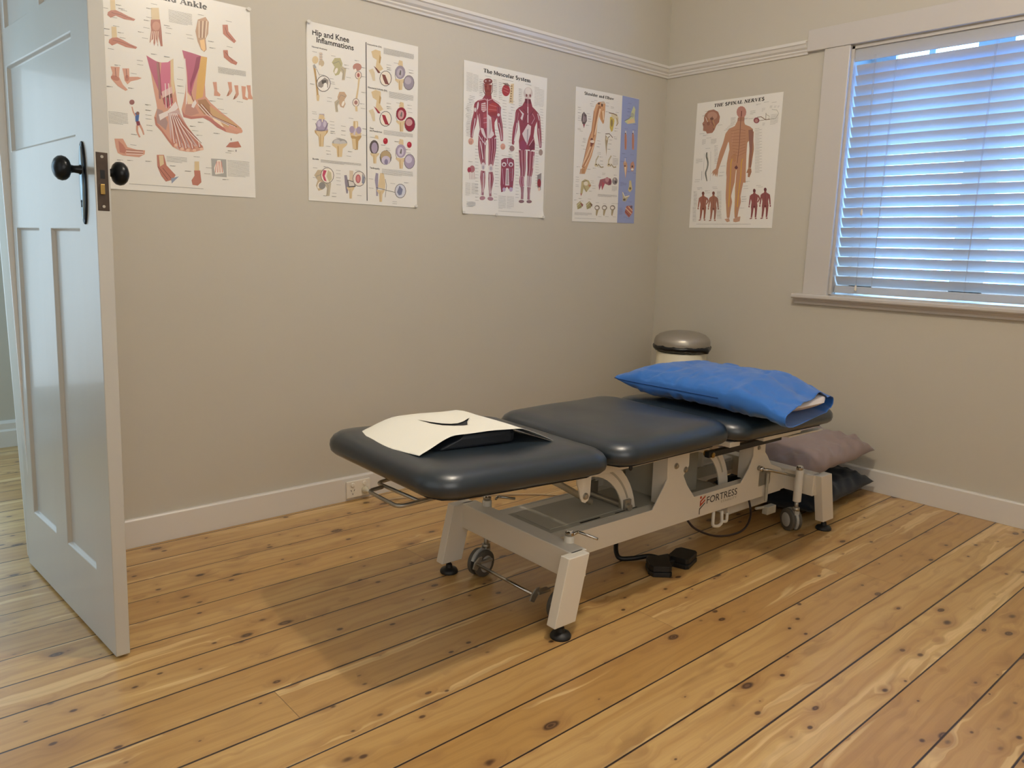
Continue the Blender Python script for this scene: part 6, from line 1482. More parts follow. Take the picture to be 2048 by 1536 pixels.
P 128 285.5 80.1 284.1 82.4 280.7 83.8 277.2 83.4 275.7 81.5 277 79.2 280.5 77.8 284 78.2
P 128 284.8 91.3 283.5 93.6 280 95 276.5 94.6 275 92.7 276.4 90.4 279.8 89 283.3 89.4
P 128 284.2 102.5 282.8 104.9 279.3 106.2 275.8 105.8 274.3 103.9 275.7 101.6 279.1 100.2 282.6 100.6
P 128 283.5 113.7 282.1 116.1 278.7 117.4 275.2 117 273.6 115.1 275 112.8 278.5 111.4 282 111.8
P 128 282.8 125 281.4 127.3 278 128.7 274.5 128.3 273 126.3 274.3 124 277.8 122.6 281.3 123
P 128 282.1 136.2 280.8 138.6 277.3 139.9 273.8 139.5 272.3 137.6 273.7 135.2 277.1 133.9 280.6 134.3
S 129 2.98 226.5 63.7 247.6 70.6
S 129 2.99 234.8 62.5 256 71.3
S 129 3 243.1 61.2 264.4 72.1
S 129 3 251.4 60 272.9 72.9
P 97 226.9 405.8 244.2 396.5 286.7 391.6 305.7 398.8 309.4 422 309.5 464 305.4 511.8 300.7 543.9 284.7 542.2 266.2 525 245.5 547.4 231.5 553.5 225.4 517.4 226.8 470.5
P 107 259.3 423.7 258 428.3 254.2 432.2 248.6 434.7 242.3 435.2 236.6 433.7 232.6 430.5 231 426.1 232.3 421.5 236.1 417.6 241.6 415.1 247.9 414.6 253.7 416.1 257.7 419.3
P 101 252.9 425.8 250.8 430 245.3 432.1 239.8 430.9 237.4 427.1 239.5 422.9 245 420.8 250.5 422
P 107 302.1 420 300.8 424.7 297 428.6 291.3 431.1 284.9 431.7 279.1 430.1 275 426.9 273.5 422.5 274.7 417.8 278.6 413.9 284.2 411.4 290.6 410.8 296.4 412.3 300.5 415.6
P 101 295.7 422.1 293.5 426.4 288 428.5 282.4 427.3 279.9 423.5 282.1 419.2 287.6 417.1 293.2 418.3
P 107 258.4 442 274.1 440.7 280.3 518.8 255.3 520.5
P 130 261.4 446.9 270 446.2 273.7 514 260.8 514.9
S 109 3.06 235.1 443.9 244.5 516
S 109 3.11 299.2 438.6 297.6 496.5
P 131 258.8 538.7 257.9 542.8 255.2 546.3 251.3 548.4 246.9 548.6 242.8 547.1 240 544 238.9 540 239.7 535.8 242.4 532.4 246.3 530.3 250.7 530 254.8 531.5 257.6 534.6
P 131 303.3 535.7 302.3 540.4 299.2 544.3 294.7 546.6 289.5 546.9 284.8 545.2 281.5 541.7 280.2 537.3 281.2 532.6 284.3 528.7 288.8 526.4 293.9 526.1 298.6 527.8 302 531.2
S 107 3.69 265.5 397.2 266.3 420.5
P 132 70.5 460 69.1 467.1 64.8 473 58.5 476.6 51.5 477.2 45.1 474.6 40.6 469.4 38.9 462.6 40.3 455.5 44.5 449.6 50.8 446 57.8 445.4 64.3 447.9 68.8 453.1
P 133 48.1 465.3 47.2 470.6 44.4 475 40.2 477.7 35.5 478.1 31.3 476.1 28.3 472.1 27.2 467 28.1 461.7 30.9 457.3 35 454.7 39.7 454.3 44 456.3 47 460.2
S 134 4.06 39.1 475.1 42.4 507.4
S 134 4.07 48.3 474.3 51.7 506.8
S 134 4.08 57.6 473.6 60.9 506.1
S 134 4.09 66.8 472.9 70.2 505.4
P 135 461.1 457.6 488.1 444.7 488.6 488.1 487.2 526.4 474.4 532.7 463.4 511.7
P 136 487.3 493.7 486.5 502.7 483.4 510.2 478.6 514.5 473.1 514.8 468 511.2 464.3 504.3 462.7 495.4 463.5 486.4 466.6 479 471.4 474.7 476.8 474.3 481.9 477.9 485.6 484.8
P 13 483.9 522.3 483.3 526.1 481.3 529.3 478.3 531.2 474.9 531.4 471.7 529.9 469.5 527 468.6 523.3 469.2 519.5 471.1 516.3 474.1 514.4 477.6 514.2 480.7 515.7 483 518.5
X 40 14.8 47.5 35.8 81.2 14
X 40 52.1 50.2 31.1 74.8 13
X 40 426.7 49.2 30.1 89.5 13
X 40 456.9 55.2 34 81.7 12
X 40 17.8 521.8 29.5 58.6 10
X 40 52.7 521.8 37.9 50.8 9
X 40 215.7 567.6 46.8 63.2 12
X 40 267.6 567.1 45.5 58.6 10
X 40 216.5 639.4 159.9 1 1
X 40 121 47.7 36.8 0.7 1
X 40 222.6 46.9 70 1.9 1
X 40 366.4 46.9 39.7 2.8 1
X 40 229.7 385 71.2 1.2 1
X 40 32.9 428.1 24.4 2.8 1
X 40 34.2 145.6 29.9 -0.3 1
X 40 33 152.5 29.9 -0.2 1
X 40 27.4 160.1 29.8 -0.2 2
X 40 30.7 166.4 29.9 -0.2 1
X 40 30.9 173.2 29.9 -0.1 2
X 40 21.3 181.3 29.8 -0.1 1
X 40 18.3 188.4 29.8 -0 1
X 40 15.8 195.6 29.8 -0 2
X 40 12.8 202.7 29.7 0 2
X 40 19.3 208.7 29.8 0.1 2
X 40 22.7 215.1 29.9 0.1 1
X 40 17.7 222.5 29.8 0.1 1
X 40 12.7 230 29.8 0.2 1
X 40 16.7 236.3 29.8 0.2 2
X 40 22.6 242.4 29.9 0.3 1
X 40 23.4 249.1 29.9 0.3 1
X 40 19.6 256.4 29.9 0.3 1
X 40 17.8 263.4 29.9 0.4 2
X 40 16 270.5 29.9 0.4 1
X 40 14.9 277.5 29.9 0.5 1
X 40 18.3 283.9 29.9 0.5 2
X 40 17.1 290.9 29.9 0.5 2
X 40 13.4 298.2 29.9 0.6 1
X 40 18.7 304.5 30 0.6 2
X 40 18.8 311.3 30 0.7 1
X 40 17.6 318.3 30 0.7 1
X 40 227.5 138.6 23.7 0.8 2
X 40 277.9 135.8 24.2 0.8 1
X 40 227.9 151.6 23.8 0.9 1
X 40 278.3 148.9 24.2 0.9 1
X 40 228.4 164.6 23.8 0.9 1
X 40 278.8 162.1 24.2 0.9 2
X 40 228.8 177.7 23.8 1 2
X 40 279.2 175.2 24.2 1 1
X 40 229.2 190.8 23.8 1 1
X 40 265.6 190.2 24.1 1 1
X 40 229.6 203.8 23.8 1.1 1
X 40 266.1 203.4 24.1 1.1 1
X 40 230 217 23.8 1.1 2
X 40 266.5 216.6 24.2 1.2 2
X 40 230.4 230.1 23.9 1.2 1
X 40 267 229.8 24.2 1.2 1
X 40 230.9 243.2 23.9 1.3 1
X 40 267.4 243 24.2 1.3 1
X 40 231.3 256.4 23.9 1.3 2
X 40 267.9 256.3 24.2 1.3 2
X 40 184.7 274.9 23.5 1.4 2
X 40 268.3 269.5 24.2 1.4 1
X 40 185.1 288 23.5 1.5 1
X 40 268.7 282.8 24.3 1.5 1
X 40 185.5 301.1 23.6 1.5 1
X 40 269.2 296.1 24.3 1.5 2
X 40 185.9 314.2 23.6 1.6 2
X 40 269.6 309.4 24.3 1.6 1
X 40 186.2 327.4 23.6 1.6 1
X 40 270.1 322.8 24.3 1.6 1
X 40 186.6 340.5 23.6 1.7 1
X 40 270.5 336.2 24.3 1.7 2
X 40 187 353.7 23.6 1.7 2
X 40 271 349.5 24.4 1.8 1
X 40 187.4 366.9 23.7 1.8 1
X 40 271.5 362.9 24.4 1.8 1
X 40 187.8 380.2 23.7 1.9 1
X 40 271.9 376.4 24.4 1.9 2
X 40 188.2 393.4 23.7 1.9 2
X 40 272.4 389.8 24.4 1.9 1
X 40 188.6 406.7 23.7 2 1
X 40 272.8 403.3 24.4 2 1
X 40 188.9 420 23.7 2 1
X 40 273.3 416.8 24.5 2.1 2
X 40 189.3 433.3 23.7 2.1 2
X 40 273.7 430.3 24.5 2.1 1
X 40 189.7 446.6 23.8 2.2 1
X 40 274.2 443.8 24.5 2.2 1
X 40 190.1 459.9 23.8 2.2 1
X 40 274.6 457.3 24.5 2.2 2
X 40 190.5 473.3 23.8 2.3 2
X 40 275.1 470.9 24.5 2.3 1
X 40 190.9 486.7 23.8 2.3 1
X 40 275.6 484.5 24.6 2.4 1
X 40 191.3 500.1 23.8 2.4 1
X 40 276 498.1 24.6 2.4 2
X 40 191.7 513.5 23.9 2.5 2
X 40 276.5 511.7 24.6 2.5 1
X 40 192.1 526.9 23.9 2.5 1
X 40 276.9 525.4 24.6 2.6 1
X 40 467.1 147.9 21.3 1.5 1
X 40 467.6 160.4 21.4 1.5 1
X 40 468.2 173 21.4 1.6 1
X 40 468.8 185.6 21.4 1.6 1
X 40 469.3 198.2 21.4 1.7 1
X 40 469.9 210.8 21.4 1.7 1
X 40 470.5 223.4 21.4 1.8 1
X 40 471 236.1 21.5 1.8 1
X 40 471.6 248.8 21.5 1.9 1
X 40 472.2 261.5 21.5 1.9 1
X 40 472.8 274.2 21.5 2 1
X 40 473.3 286.9 21.5 2 1
X 40 473.9 299.6 21.5 2.1 1
X 40 442 315.7 21.3 2.1 1
X 40 442.5 328.4 21.3 2.2 1
X 40 443.1 341.1 21.3 2.2 1
X 40 443.6 353.9 21.4 2.3 1
X 40 444.2 366.6 21.4 2.3 1
X 40 444.7 379.4 21.4 2.4 1
X 40 445.3 392.2 21.4 2.4 1
X 40 445.8 405 21.4 2.5 1
X 40 446.4 417.9 21.5 2.5 1
X 40 446.9 430.7 21.5 2.6 1
X 40 447.5 443.6 21.5 2.6 1
X 40 448.1 456.5 21.5 2.7 1
X 40 448.6 469.4 21.5 2.7 1
X 40 449.2 482.3 21.5 2.8 1
X 40 449.7 495.3 21.6 2.8 1
X 40 450.3 508.2 21.6 2.9 1
X 40 69.5 357.4 20 2 1
X 40 314.6 364 21.9 2.1 1
X 40 69.8 371.3 20 2 2
X 40 315.1 378.6 21.9 2.2 2
X 40 70.2 385.3 20 2.1 1
X 40 315.6 393.2 21.9 2.2 1
X 40 70.5 399.3 20 2.2 1
X 40 316.1 407.8 21.9 2.3 1
X 40 70.8 413.2 20 2.2 2
X 40 316.7 422.4 21.9 2.4 2
X 40 71.1 427.3 20 2.3 1
X 40 317.2 437.1 22 2.4 1
X 40 71.4 441.3 20.1 2.3 1
X 40 317.7 451.8 22 2.5 1
X 40 71.8 455.3 20.1 2.4 2
X 40 318.3 466.5 22 2.5 2
X 40 72.1 469.4 20.1 2.4 1
X 40 318.8 481.3 22 2.6 1
X 40 72.4 483.5 20.1 2.5 1
X 40 319.3 496 22 2.7 1
X 40 72.7 497.6 20.1 2.5 2
X 40 319.9 510.8 22.1 2.7 2
X 40 73 511.8 20.1 2.6 1
X 40 320.4 525.6 22.1 2.8 1
X 40 73.4 525.9 20.2 2.7 1
X 40 320.9 540.4 22.1 2.8 1
X 40 73.7 540.1 20.2 2.7 2
X 40 321.5 555.3 22.1 2.9 2
X 40 74 554.3 20.2 2.8 1
X 40 322 570.2 22.1 3 1
X 40 74.3 568.5 20.2 2.8 1
X 40 186.1 561.6 21.1 2.9 1
X 40 74.7 582.8 20.2 2.9 2
X 40 186.5 576.1 21.1 2.9 1
X 40 75 597.1 20.2 2.9 1
X 40 186.9 590.7 21.1 3 2
X 40 88.4 67.3 19.8 0.9 1
X 40 170.2 56.8 20.4 0.8 2
X 40 202.5 64.8 20.7 0.9 1
X 40 325.5 74.3 21.6 0.9 2
X 40 88.6 75.1 19.8 0.9 2
X 40 170.4 64.7 20.4 0.9 1
X 40 202.7 72.7 20.7 0.9 1
X 40 325.8 82.4 21.7 1 1
X 40 88.8 82.8 19.8 0.9 1
X 40 170.7 72.5 20.4 0.9 1
X 40 203 80.6 20.7 0.9 2
X 40 326.1 90.5 21.7 1 1
X 40 89 90.6 19.8 1 1
X 40 170.9 80.4 20.4 0.9 2
X 40 203.2 88.6 20.7 1 1
X 40 326.4 98.6 21.7 1 2
X 40 89.2 98.4 19.8 1 2
X 40 171.1 88.3 20.5 1 1
X 40 203.4 96.5 20.7 1 1
X 40 326.7 106.7 21.7 1.1 1
X 40 89.4 106.1 19.9 1 1
X 40 171.3 96.2 20.5 1 1
X 40 203.7 104.4 20.7 1 2
X 40 327 114.8 21.7 1.1 1
X 40 89.6 113.9 19.9 1.1 1
X 40 171.6 104.1 20.5 1 2
X 40 203.9 112.4 20.7 1.1 1
X 40 327.3 122.9 21.7 1.1 2
X 40 89.7 121.7 19.9 1.1 2
X 40 171.8 111.9 20.5 1.1 1
X 40 204.2 120.3 20.7 1.1 1
X 40 327.6 131.1 21.7 1.2 1
X 40 89.9 129.5 19.9 1.1 1
X 40 172 119.8 20.5 1.1 1
X 40 204.4 128.3 20.8 1.1 2
X 40 328 139.2 21.7 1.2 1
X 40 90.1 137.3 19.9 1.1 1
X 40 172.2 127.8 20.5 1.1 2
X 40 204.6 136.2 20.8 1.2 1
X 40 328.3 147.4 21.7 1.2 2
P 137 78.1 614.3 75.5 618.9 68.2 622.8 57.5 625.3 45.7 626 35 624.5 27.6 621.4 24.9 617.1 27.4 612.6 34.7 608.7 45.3 606.1 57.1 605.5 67.8 606.8 75.3 610
X 40 24.7 604.5 53.8 27.7 4
@ shoulder
P 138 353.5 -0.1 502.5 1.5 496.6 664.7 349.9 659.6
H s | Shoulder and Elbow | 62.6 30.5 287 31.6 14
P 139 151.7 68 169.5 54 206.4 47.1 222.1 57.3 221.6 88.9 216 152.7 207.3 158.5 185 136.5 172.6 113.7 164.8 177.3 159.9 226.4 147.6 276.1 131.5 326.2 104.5 377.1 84.4 417.5 55.3 419.3 61.2 389.8 79.6 315.7 101.6 241.4 121.6 200.9 129.7 142.4 135.1 103.4
P 140 170.3 70.6 189.1 73.3 176.3 113.3 164 162.9 145.1 227.7 134.5 238.4 142.6 179.6 154.2 115.7
P 141 178.5 84.1 188.4 87.8 167.5 157.7 152 217.4 144.6 218.1 162.8 138.9
P 142 190.7 102 212.3 85.1 218.2 123.3 210 153.3 196.2 135.3
P 141 199.3 96.2 211 90.1 214.9 133.3 208 143.8
P 143 137.7 242 134.9 247 127.7 249.7 120.3 248.3 117.1 243.8 119.9 238.8 127 236.2 134.4 237.5
P 144 147.8 251.8 146.4 255.3 142 258.4 135.6 260.4 128.4 261.1 121.8 260.1 117.2 257.8 115.4 254.6 116.9 251.2 121.2 248.1 127.6 246 134.8 245.4 141.4 246.3 146 248.6
P 145 118.6 259.2 146.8 261.6 119.8 283.4
S 140 5.52 136 267.4 109.5 327.9 71.7 379.4
S 141 5.5 119.6 278.5 92.7 329.2 64.2 375
S 141 4.91 140.2 276.8 113.4 332.5 82.6 378.6
P 146 181 60.7 178.6 64.4 172.4 66.6 166 65.9 163.2 62.8 165.7 59.2 171.8 57 178.2 57.7
P 146 202.1 64.5 201.8 68.7 200.3 72.3 198 74.4 195.3 74.7 192.9 73.1 191 70 190.2 65.9 190.6 61.7 192 58.2 194.3 56 197 55.7 199.5 57.3 201.3 60.4
P 147 218 51.5 216.6 54.6 212.6 57.5 206.7 59.5 200.1 60.2 194 59.7 189.8 57.8 188.1 55.1 189.4 52 193.4 49.2 199.3 47.2 206 46.4 212 47 216.3 48.8
S 5 2.43 138.7 103 125.3 200.6 86.2 300.7 61 385
S 148 2.42 64.5 382.3 79.4 388.6
T 149 54.2 395.1 3.6 48.1 420.8 3
T 149 62.9 394.5 3.6 57.5 420.2 3
T 149 71.6 394 3.6 67 419.6 3
T 149 80.3 393.4 3.7 76.4 419 3
P 150 49.2 127.3 62.9 113.9 83 128.3 86.6 156.5 72.9 174.6 54.9 174.1 45.5 156.1
P 151 79.6 147.7 78.8 154.4 75.8 160 71.4 163.4 66.3 164 61.5 161.5 58.1 156.6 56.7 150.2 57.5 143.5 60.4 137.9 64.9 134.5 70 133.9 74.7 136.3 78.2 141.3
P 152 58.5 173.7 72.9 173.2 66.6 194.3
S 153 2.98 63.2 121 58 164.3
P 154 261.3 118.6 290.1 110.6 297.7 134.4 286.8 184.9 275.6 191.9 262.9 172.4
P 155 266.6 103.3 312.5 95.8 329.4 116.2 327 141.2 315.9 152.3 306.4 123.6 283.1 123.6
S 156 4.38 250.9 97.7 289.4 98.4 317 105.2
P 157 284.4 145.6 284.2 154.2 282.5 161.3 279.6 165.3 276.2 165.7 272.9 162.2 270.4 155.6 269.1 147.2 269.4 138.7 271.1 131.6 274 127.5 277.4 127.2 280.7 130.6 283.2 137.2
S 158 5.09 313.8 117.9 327 141.2 312.4 157.6
P 159 230.6 210 254.5 227.5 245.3 267.9 243.5 317.6 236.7 278.5 229.9 239.6
S 160 4.38 230.4 206.1 260.8 202.2 288.8 219.4
S 160 3.77 235.7 234.1 265.3 214.1
P 161 250.7 227.8 250.2 231.7 248.2 235 245.2 237 241.9 237.3 238.7 235.9 236.4 233 235.5 229.2 236 225.3 237.9 222.1 240.9 220.1 244.3 219.8 247.4 221.2 249.7 224.1
S 162 7.47 183.5 319.8 165.9 343.3 163.2 363.2 182.5 371.7
S 163 4.36 183.5 319.8 165.9 343.3 163.2 363.2
S 164 6.24 182 361.8 205.5 377.5 224.4 373.8
P 165 177.7 367.1 176.7 371 173.6 374.3 168.8 376.4 163.5 376.7 158.6 375.3 155.2 372.5 153.8 368.7 154.8 364.8 157.9 361.5 162.6 359.5 167.9 359.1 172.8 360.5 176.3 363.3
P 166 173.1 364.9 171.5 367.8 167.3 369.3 163 368.4 161.1 365.8 162.7 362.9 166.9 361.4 171.2 362.3
S 162 7.66 282.6 312.1 264.6 336 261.8 356.2 281.8 364.8
S 163 4.47 282.6 312.1 264.6 336 261.8 356.2
S 164 6.39 281.2 354.8 305.6 370.7 325 366.9
P 165 276.8 360.1 275.8 364.1 272.6 367.5 267.7 369.6 262.2 369.9 257.2 368.5 253.6 365.7 252.1 361.9 253.1 357.9 256.4 354.5 261.2 352.4 266.7 352 271.7 353.4 275.4 356.3
P 166 272 358 270.4 360.9 266.1 362.4 261.6 361.5 259.7 358.8 261.3 355.9 265.6 354.4 270.1 355.3
P 167 60.7 458 85.7 444.4 115.4 450 135.2 473.6 99.8 510.1 76.9 491.5 70.7 516.4 60.4 531.6 54.7 517.1
P 168 110.2 465.1 108.9 469.9 104.5 473.9 98.1 476.3 90.9 476.7 84.4 475 79.7 471.5 77.9 466.9 79.3 462.1 83.6 458.1 89.9 455.7 97.1 455.3 103.7 457 108.4 460.5
P 169 112.7 469.9 135.2 473.6 117 482
P 170 54.7 517.1 65 519.1 60.5 532.6
S 171 3.05 68 457.6 104.4 450.6
S 171 3.06 76.2 476.8 99.6 505.1
P 172 201.3 440.1 231.5 433.3 254.3 426.9 285.5 430.1 293 449.9 272 466.3 240.5 457.9 219.5 494.2 212 469.5 198.1 495.3 191.5 470.6
P 173 292.8 447.4 292 454.5 288.8 460.3 284 463.7 278.5 464 273.3 461.2 269.5 455.7 267.9 448.8 268.7 441.7 271.9 435.9 276.7 432.5 282.2 432.2 287.4 435 291.2 440.5
P 174 271.8 435.9 270.6 441.7 266.6 446.5 260.5 449.4 253.6 449.8 247.3 447.6 242.8 443.3 241 437.8 242.2 432 246.2 427.2 252.2 424.3 259.1 423.9 265.4 426.1 270 430.4
P 175 217 449.2 240.5 457.9 223 489
P 176 341.3 439.6 339.6 448.1 333.9 455.1 325.2 459.4 315.4 459.9 306.4 456.7 299.9 450.3 297.2 442.1 298.9 433.6 304.6 426.6 313.2 422.3 323 421.8 332 424.9 338.6 431.3
P 177 323.3 430.4 321.2 434.8 315.8 436.9 310.1 435.5 307.6 431.3 309.6 426.9 315.1 424.8 320.7 426.2
P 178 335.3 445 332.8 450.2 326.2 452.7 319.4 450.9 316.3 446.1 318.8 440.9 325.4 438.4 332.2 440.1
P 179 29.6 572.3 54.3 556.5 73.1 568.1 66.8 590.6 38 599
P 180 54.6 563.9 79.2 572.8 73.9 585.4
S 181 3.04 33.5 579.5 58.1 561.3
S 182 2.44 44.9 591.4 70 580.6
P 179 99 569.6 124.2 553.6 143.5 565.4 137.1 588.1 107.7 596.7
P 183 124.6 561.1 149.7 570.1 144.4 582.9
S 181 3.1 103 576.9 128.2 558.5
S 182 2.49 114.7 588.9 140.4 578
P 184 206.7 584.6 205 590.4 199.5 595.2 191.3 598 182.2 598.3 173.9 596.1 168 591.7 165.6 586.1 167.4 580.4 172.8 575.6 180.9 572.8 190 572.4 198.4 574.7 204.3 579
P 114 197.5 585 196.4 588.5 193 591.5 187.9 593.2 182.1 593.4 176.9 592 173.1 589.3 171.7 585.9 172.8 582.4 176.2 579.4 181.3 577.7 187 577.5 192.3 578.8 196.1 581.5
P 185 177.6 596.8 197.3 596.1 185.3 629.4 177.4 622
S 186 2.52 175 576.7 197.9 576.9
P 184 264.6 582.6 262.8 588.4 257.3 593.2 249 596.1 239.7 596.4 231.2 594.1 225.2 589.7 222.8 584.1 224.5 578.3 230.1 573.5 238.3 570.6 247.6 570.3 256.1 572.5 262.2 576.9
P 114 255.3 582.9 254.2 586.5 250.6 589.5 245.5 591.2 239.6 591.4 234.2 590 230.4 587.3 229 583.9 230.1 580.3 233.5 577.3 238.7 575.6 244.6 575.4 249.9 576.7 253.8 579.4
P 185 235 594.8 255.1 594.2 243 627.8 234.8 620.3
S 186 2.56 232.3 574.6 255.6 574.7
P 184 329.9 580.3 328.1 586.1 322.5 591 314 593.9 304.5 594.2 295.9 591.9 289.7 587.5 287.3 581.8 289 575.9 294.7 571.1 303 568.2 312.5 567.8 321.2 570.1 327.4 574.5
P 114 320.4 580.6 319.3 584.2 315.7 587.2 310.4 589 304.4 589.2 299 587.8 295.1 585.1 293.6 581.6 294.7 578 298.2 575 303.5 573.2 309.5 573 314.9 574.4 318.8 577.1
P 185 299.7 592.6 320.3 591.9 308 625.9 299.6 618.4
S 186 2.6 296.9 572.2 320.7 572.3
P 187 448.1 40.7 463 56.5 457.3 92.4 466.2 126.9 402.2 138.5 379.1 128.4 408.5 112.8 427.5 95.7 430.2 75.3
P 188 401.2 123.5 448.3 103.5 464.4 124.5 406.1 137.1
P 189 453.7 87.8 452.6 93.1 448.9 97.8 443.2 100.7 436.8 101.4 430.8 99.7 426.5 96 424.8 90.9 425.8 85.6 429.6 81 435.2 78 441.6 77.3 447.6 79 451.9 82.7
S 190 3.23 378.9 124.9 410 111.6 431.6 96.2
P 191 383.1 190.6 397.4 189.3 402.9 224.1 402.8 272.3 388.3 271.9 383.8 225.8
P 192 386.9 175.2 394.9 174.4 397.6 191.8 386.5 192.8
S 193 2.6 389.8 195 394.3 265.3
P 194 394.2 188.6 393 191.5 389.7 193 386.2 192.2 384.6 189.5 385.9 186.5 389.1 185 392.6 185.9
P 191 444 184.8 458.6 183.4 464.3 218.6 464.4 267.2 449.6 266.9 444.8 220.3
P 192 447.9 169.2 456 168.5 458.8 186 447.4 187
S 193 2.64 450.9 189.3 455.7 260.2
P 194 455.3 182.7 454.1 185.7 450.7 187.2 447.2 186.4 445.6 183.7 446.8 180.7 450.2 179.2 453.7 180
P 195 381.6 342.6 394.2 326.4 411.3 340.5 416.7 360.6 404.5 423.1 388.5 362.5
P 141 392.5 362.2 407 361.2 402.6 418
P 196 402.6 356.4 400.7 359.5 395.7 361 390.5 360.2 388.2 357.4 390.1 354.4 395.1 352.9 400.3 353.7
S 197 3.94 395.2 316.1 395.2 341.6
P 198 443.7 338.1 463.5 326.4 476.7 351.3 467.1 380.4 450.7 381.5 439.4 359
P 146 464.6 354.7 462.7 358.5 457.5 360.4 452.2 359.2 449.8 355.7 451.7 352 456.8 350.1 462.2 351.2
P 199 469.7 369.9 466.7 374.5 458.7 376.8 450.4 375.6 446.8 371.4 449.8 366.8 457.8 364.5 466.1 365.7
P 200 437.7 431.5 452.4 430.6 465.4 476.8 445.9 493.4 428.8 483.8 435.6 462.7
P 201 456.8 472 454.3 477.3 447.5 479.8 440.4 478 437.2 473 439.7 467.7 446.5 465.2 453.6 467
P 202 380.6 491.4 402.4 516.2 446.9 509 427.7 528.1 412.4 544.4 387.9 542.8 388.2 522.1
S 45 3.97 386.5 496.3 406.8 521.2 443 511.8
P 203 413.3 534 410.3 538.5 402.3 540.7 394.2 539.2 390.6 534.9 393.6 530.4 401.5 528.2 409.7 529.7
P 204 422 567.6 471.3 563.1 475.6 602.5 446.7 629.8 409.7 604.6
S 141 4.69 414.5 578.3 466 608.1
S 141 4.72 438.6 569.6 473.2 592.1
S 205 4.02 411.5 594.1 450.3 621.8
P 206 473.5 570.9 470.9 576.2 464 578.6 456.8 576.7 453.6 571.6 456.1 566.3 463 563.9 470.2 565.8
X 40 294.8 321.2 45.7 39.5 9
X 40 297.1 467.5 43.5 25.9 6
X 40 187.7 513.4 153.4 13.4 4
X 40 15.4 613.1 131.2 14.9 4
X 40 16.7 642.6 163.3 1.6 1
X 207 361.7 446.1 53.6 17.7 4
X 207 360.2 577.6 30.7 38 7
X 40 17.8 95.5 24.2 1 2
X 40 19.7 106.1 24.2 1 1
X 40 18.3 121.3 24.2 1.1 2
X 40 20.4 137.5 24.3 1.1 1
X 40 20.8 146.9 24.3 1.2 2
X 40 21.3 158.6 24.3 1.2 1
X 40 81.1 119 24.7 1.1 1
X 40 90.5 132.3 24.8 1.1 1
X 40 95.4 143.6 24.9 1.2 2
X 40 96 155.5 24.9 1.2 1
X 40 80.3 176.3 24.8 1.3 2
X 40 20.2 197.5 24.3 1.4 1
X 40 20.5 203.6 24.3 1.4 1
X 40 35 209.3 24.5 1.4 1
X 40 135.9 48.4 25.1 0.8 1
X 40 114.4 57.2 24.9 0.8 1
X 40 106.3 68.6 24.9 0.9 2
X 40 109.7 78.7 24.9 0.9 1
X 40 225.4 49.7 25.9 0.8 1
X 40 222.5 65.5 25.9 0.9 1
X 40 226.3 93.2 25.9 1 2
X 40 264.4 65.5 26.2 0.9 1
X 40 264.7 71.8 26.2 0.9 1
X 40 304.3 89.3 26.6 1 1
X 40 302.9 168.5 26.7 1.3 2
X 40 298.3 182.8 26.6 1.4 2
X 40 169.9 203.5 25.6 1.5 2
X 40 61.7 242.6 24.7 1.6 2
X 40 64.2 249.6 24.8 1.6 2
X 40 58.9 259.7 24.7 1.7 2
X 40 168.3 245.1 25.6 1.6 1
X 40 172.8 259.3 25.7 1.7 1
X 40 166.1 274.6 25.6 1.8 2
X 40 48.9 278.8 24.7 1.7 1
X 40 64.1 295.3 24.8 1.8 1
X 40 296.2 213.7 26.7 1.5 2
X 40 299.1 222.4 26.7 1.6 2
X 40 262.4 231.7 26.4 1.6 2
X 40 255.9 252.1 26.4 1.7 2
X 40 249.8 279.9 26.3 1.8 2
X 40 175.1 303.2 25.7 1.9 1
X 40 173.3 310.7 25.7 1.9 1
X 40 191.3 324.1 25.9 2 2
X 40 196.1 343.5 26 2.1 2
X 40 197 360.8 26 2.1 1
X 40 178.9 375.9 25.9 2.2 1
X 40 141.9 384.3 25.6 2.2 2
X 40 294.2 311.2 26.8 2 1
X 40 21.4 385.3 24.6 2.2 2
X 40 101.5 392 25.2 2.2 2
X 40 16.4 436.3 24.6 2.4 1
X 40 18.4 448.3 24.6 2.5 1
X 40 17.4 458.1 24.6 2.5 1
X 40 16.7 475.1 24.6 2.6 1
X 40 18.4 482.3 24.6 2.6 1
X 40 128 449.3 25.5 2.5 1
X 40 130.7 459 25.6 2.5 1
X 40 142.6 473.2 25.7 2.6 1
X 40 143.2 485.6 25.7 2.7 1
X 40 117.9 501.8 25.5 2.7 2
X 40 23.6 518.6 24.7 2.8 2
X 40 214.6 404.3 26.2 2.3 1
X 40 181.6 426.3 25.9 2.4 1
X 40 215 411.8 26.2 2.4 1
X 40 307.8 408.5 27 2.4 2
X 40 42.7 542.2 24.9 2.9 2
X 40 112.5 541.7 25.5 2.9 1
X 40 10.6 551 24.7 2.9 2
X 40 54.2 554.1 25 2.9 1
X 40 173.3 557.7 26 3 1
X 40 230.8 561.9 26.5 3 1
X 40 299.2 556.7 27.1 3.1 1
X 40 328.5 556.6 27.4 3.1 1
X 40 196 629.1 26.3 3.3 1
X 40 251.5 627.5 26.8 3.3 1
X 40 312.8 627.3 27.3 3.4 1
X 207 399.1 31.5 28.9 0.6 1
X 207 397 59.1 28.9 0.7 2
X 207 397.9 73.9 29 0.8 2
X 207 395.4 96.6 29 0.9 1
X 207 450.3 133.6 29.5 1 1
X 207 379.8 163.3 28.9 1.2 1
X 207 444.2 163.5 29.5 1.2 1
X 207 368.1 292.8 29 1.8 2
X 207 436.7 293.5 29.6 1.8 1
X 207 381.3 312.1 29.1 1.9 1
X 207 358.7 334.1 28.9 2 1
X 207 463.6 388.4 30 2.3 1
X 207 418.2 383.6 29.6 2.2 2
X 207 361.5 443.5 29.1 2.5 1
X 207 393.2 498.5 29.5 2.8 2
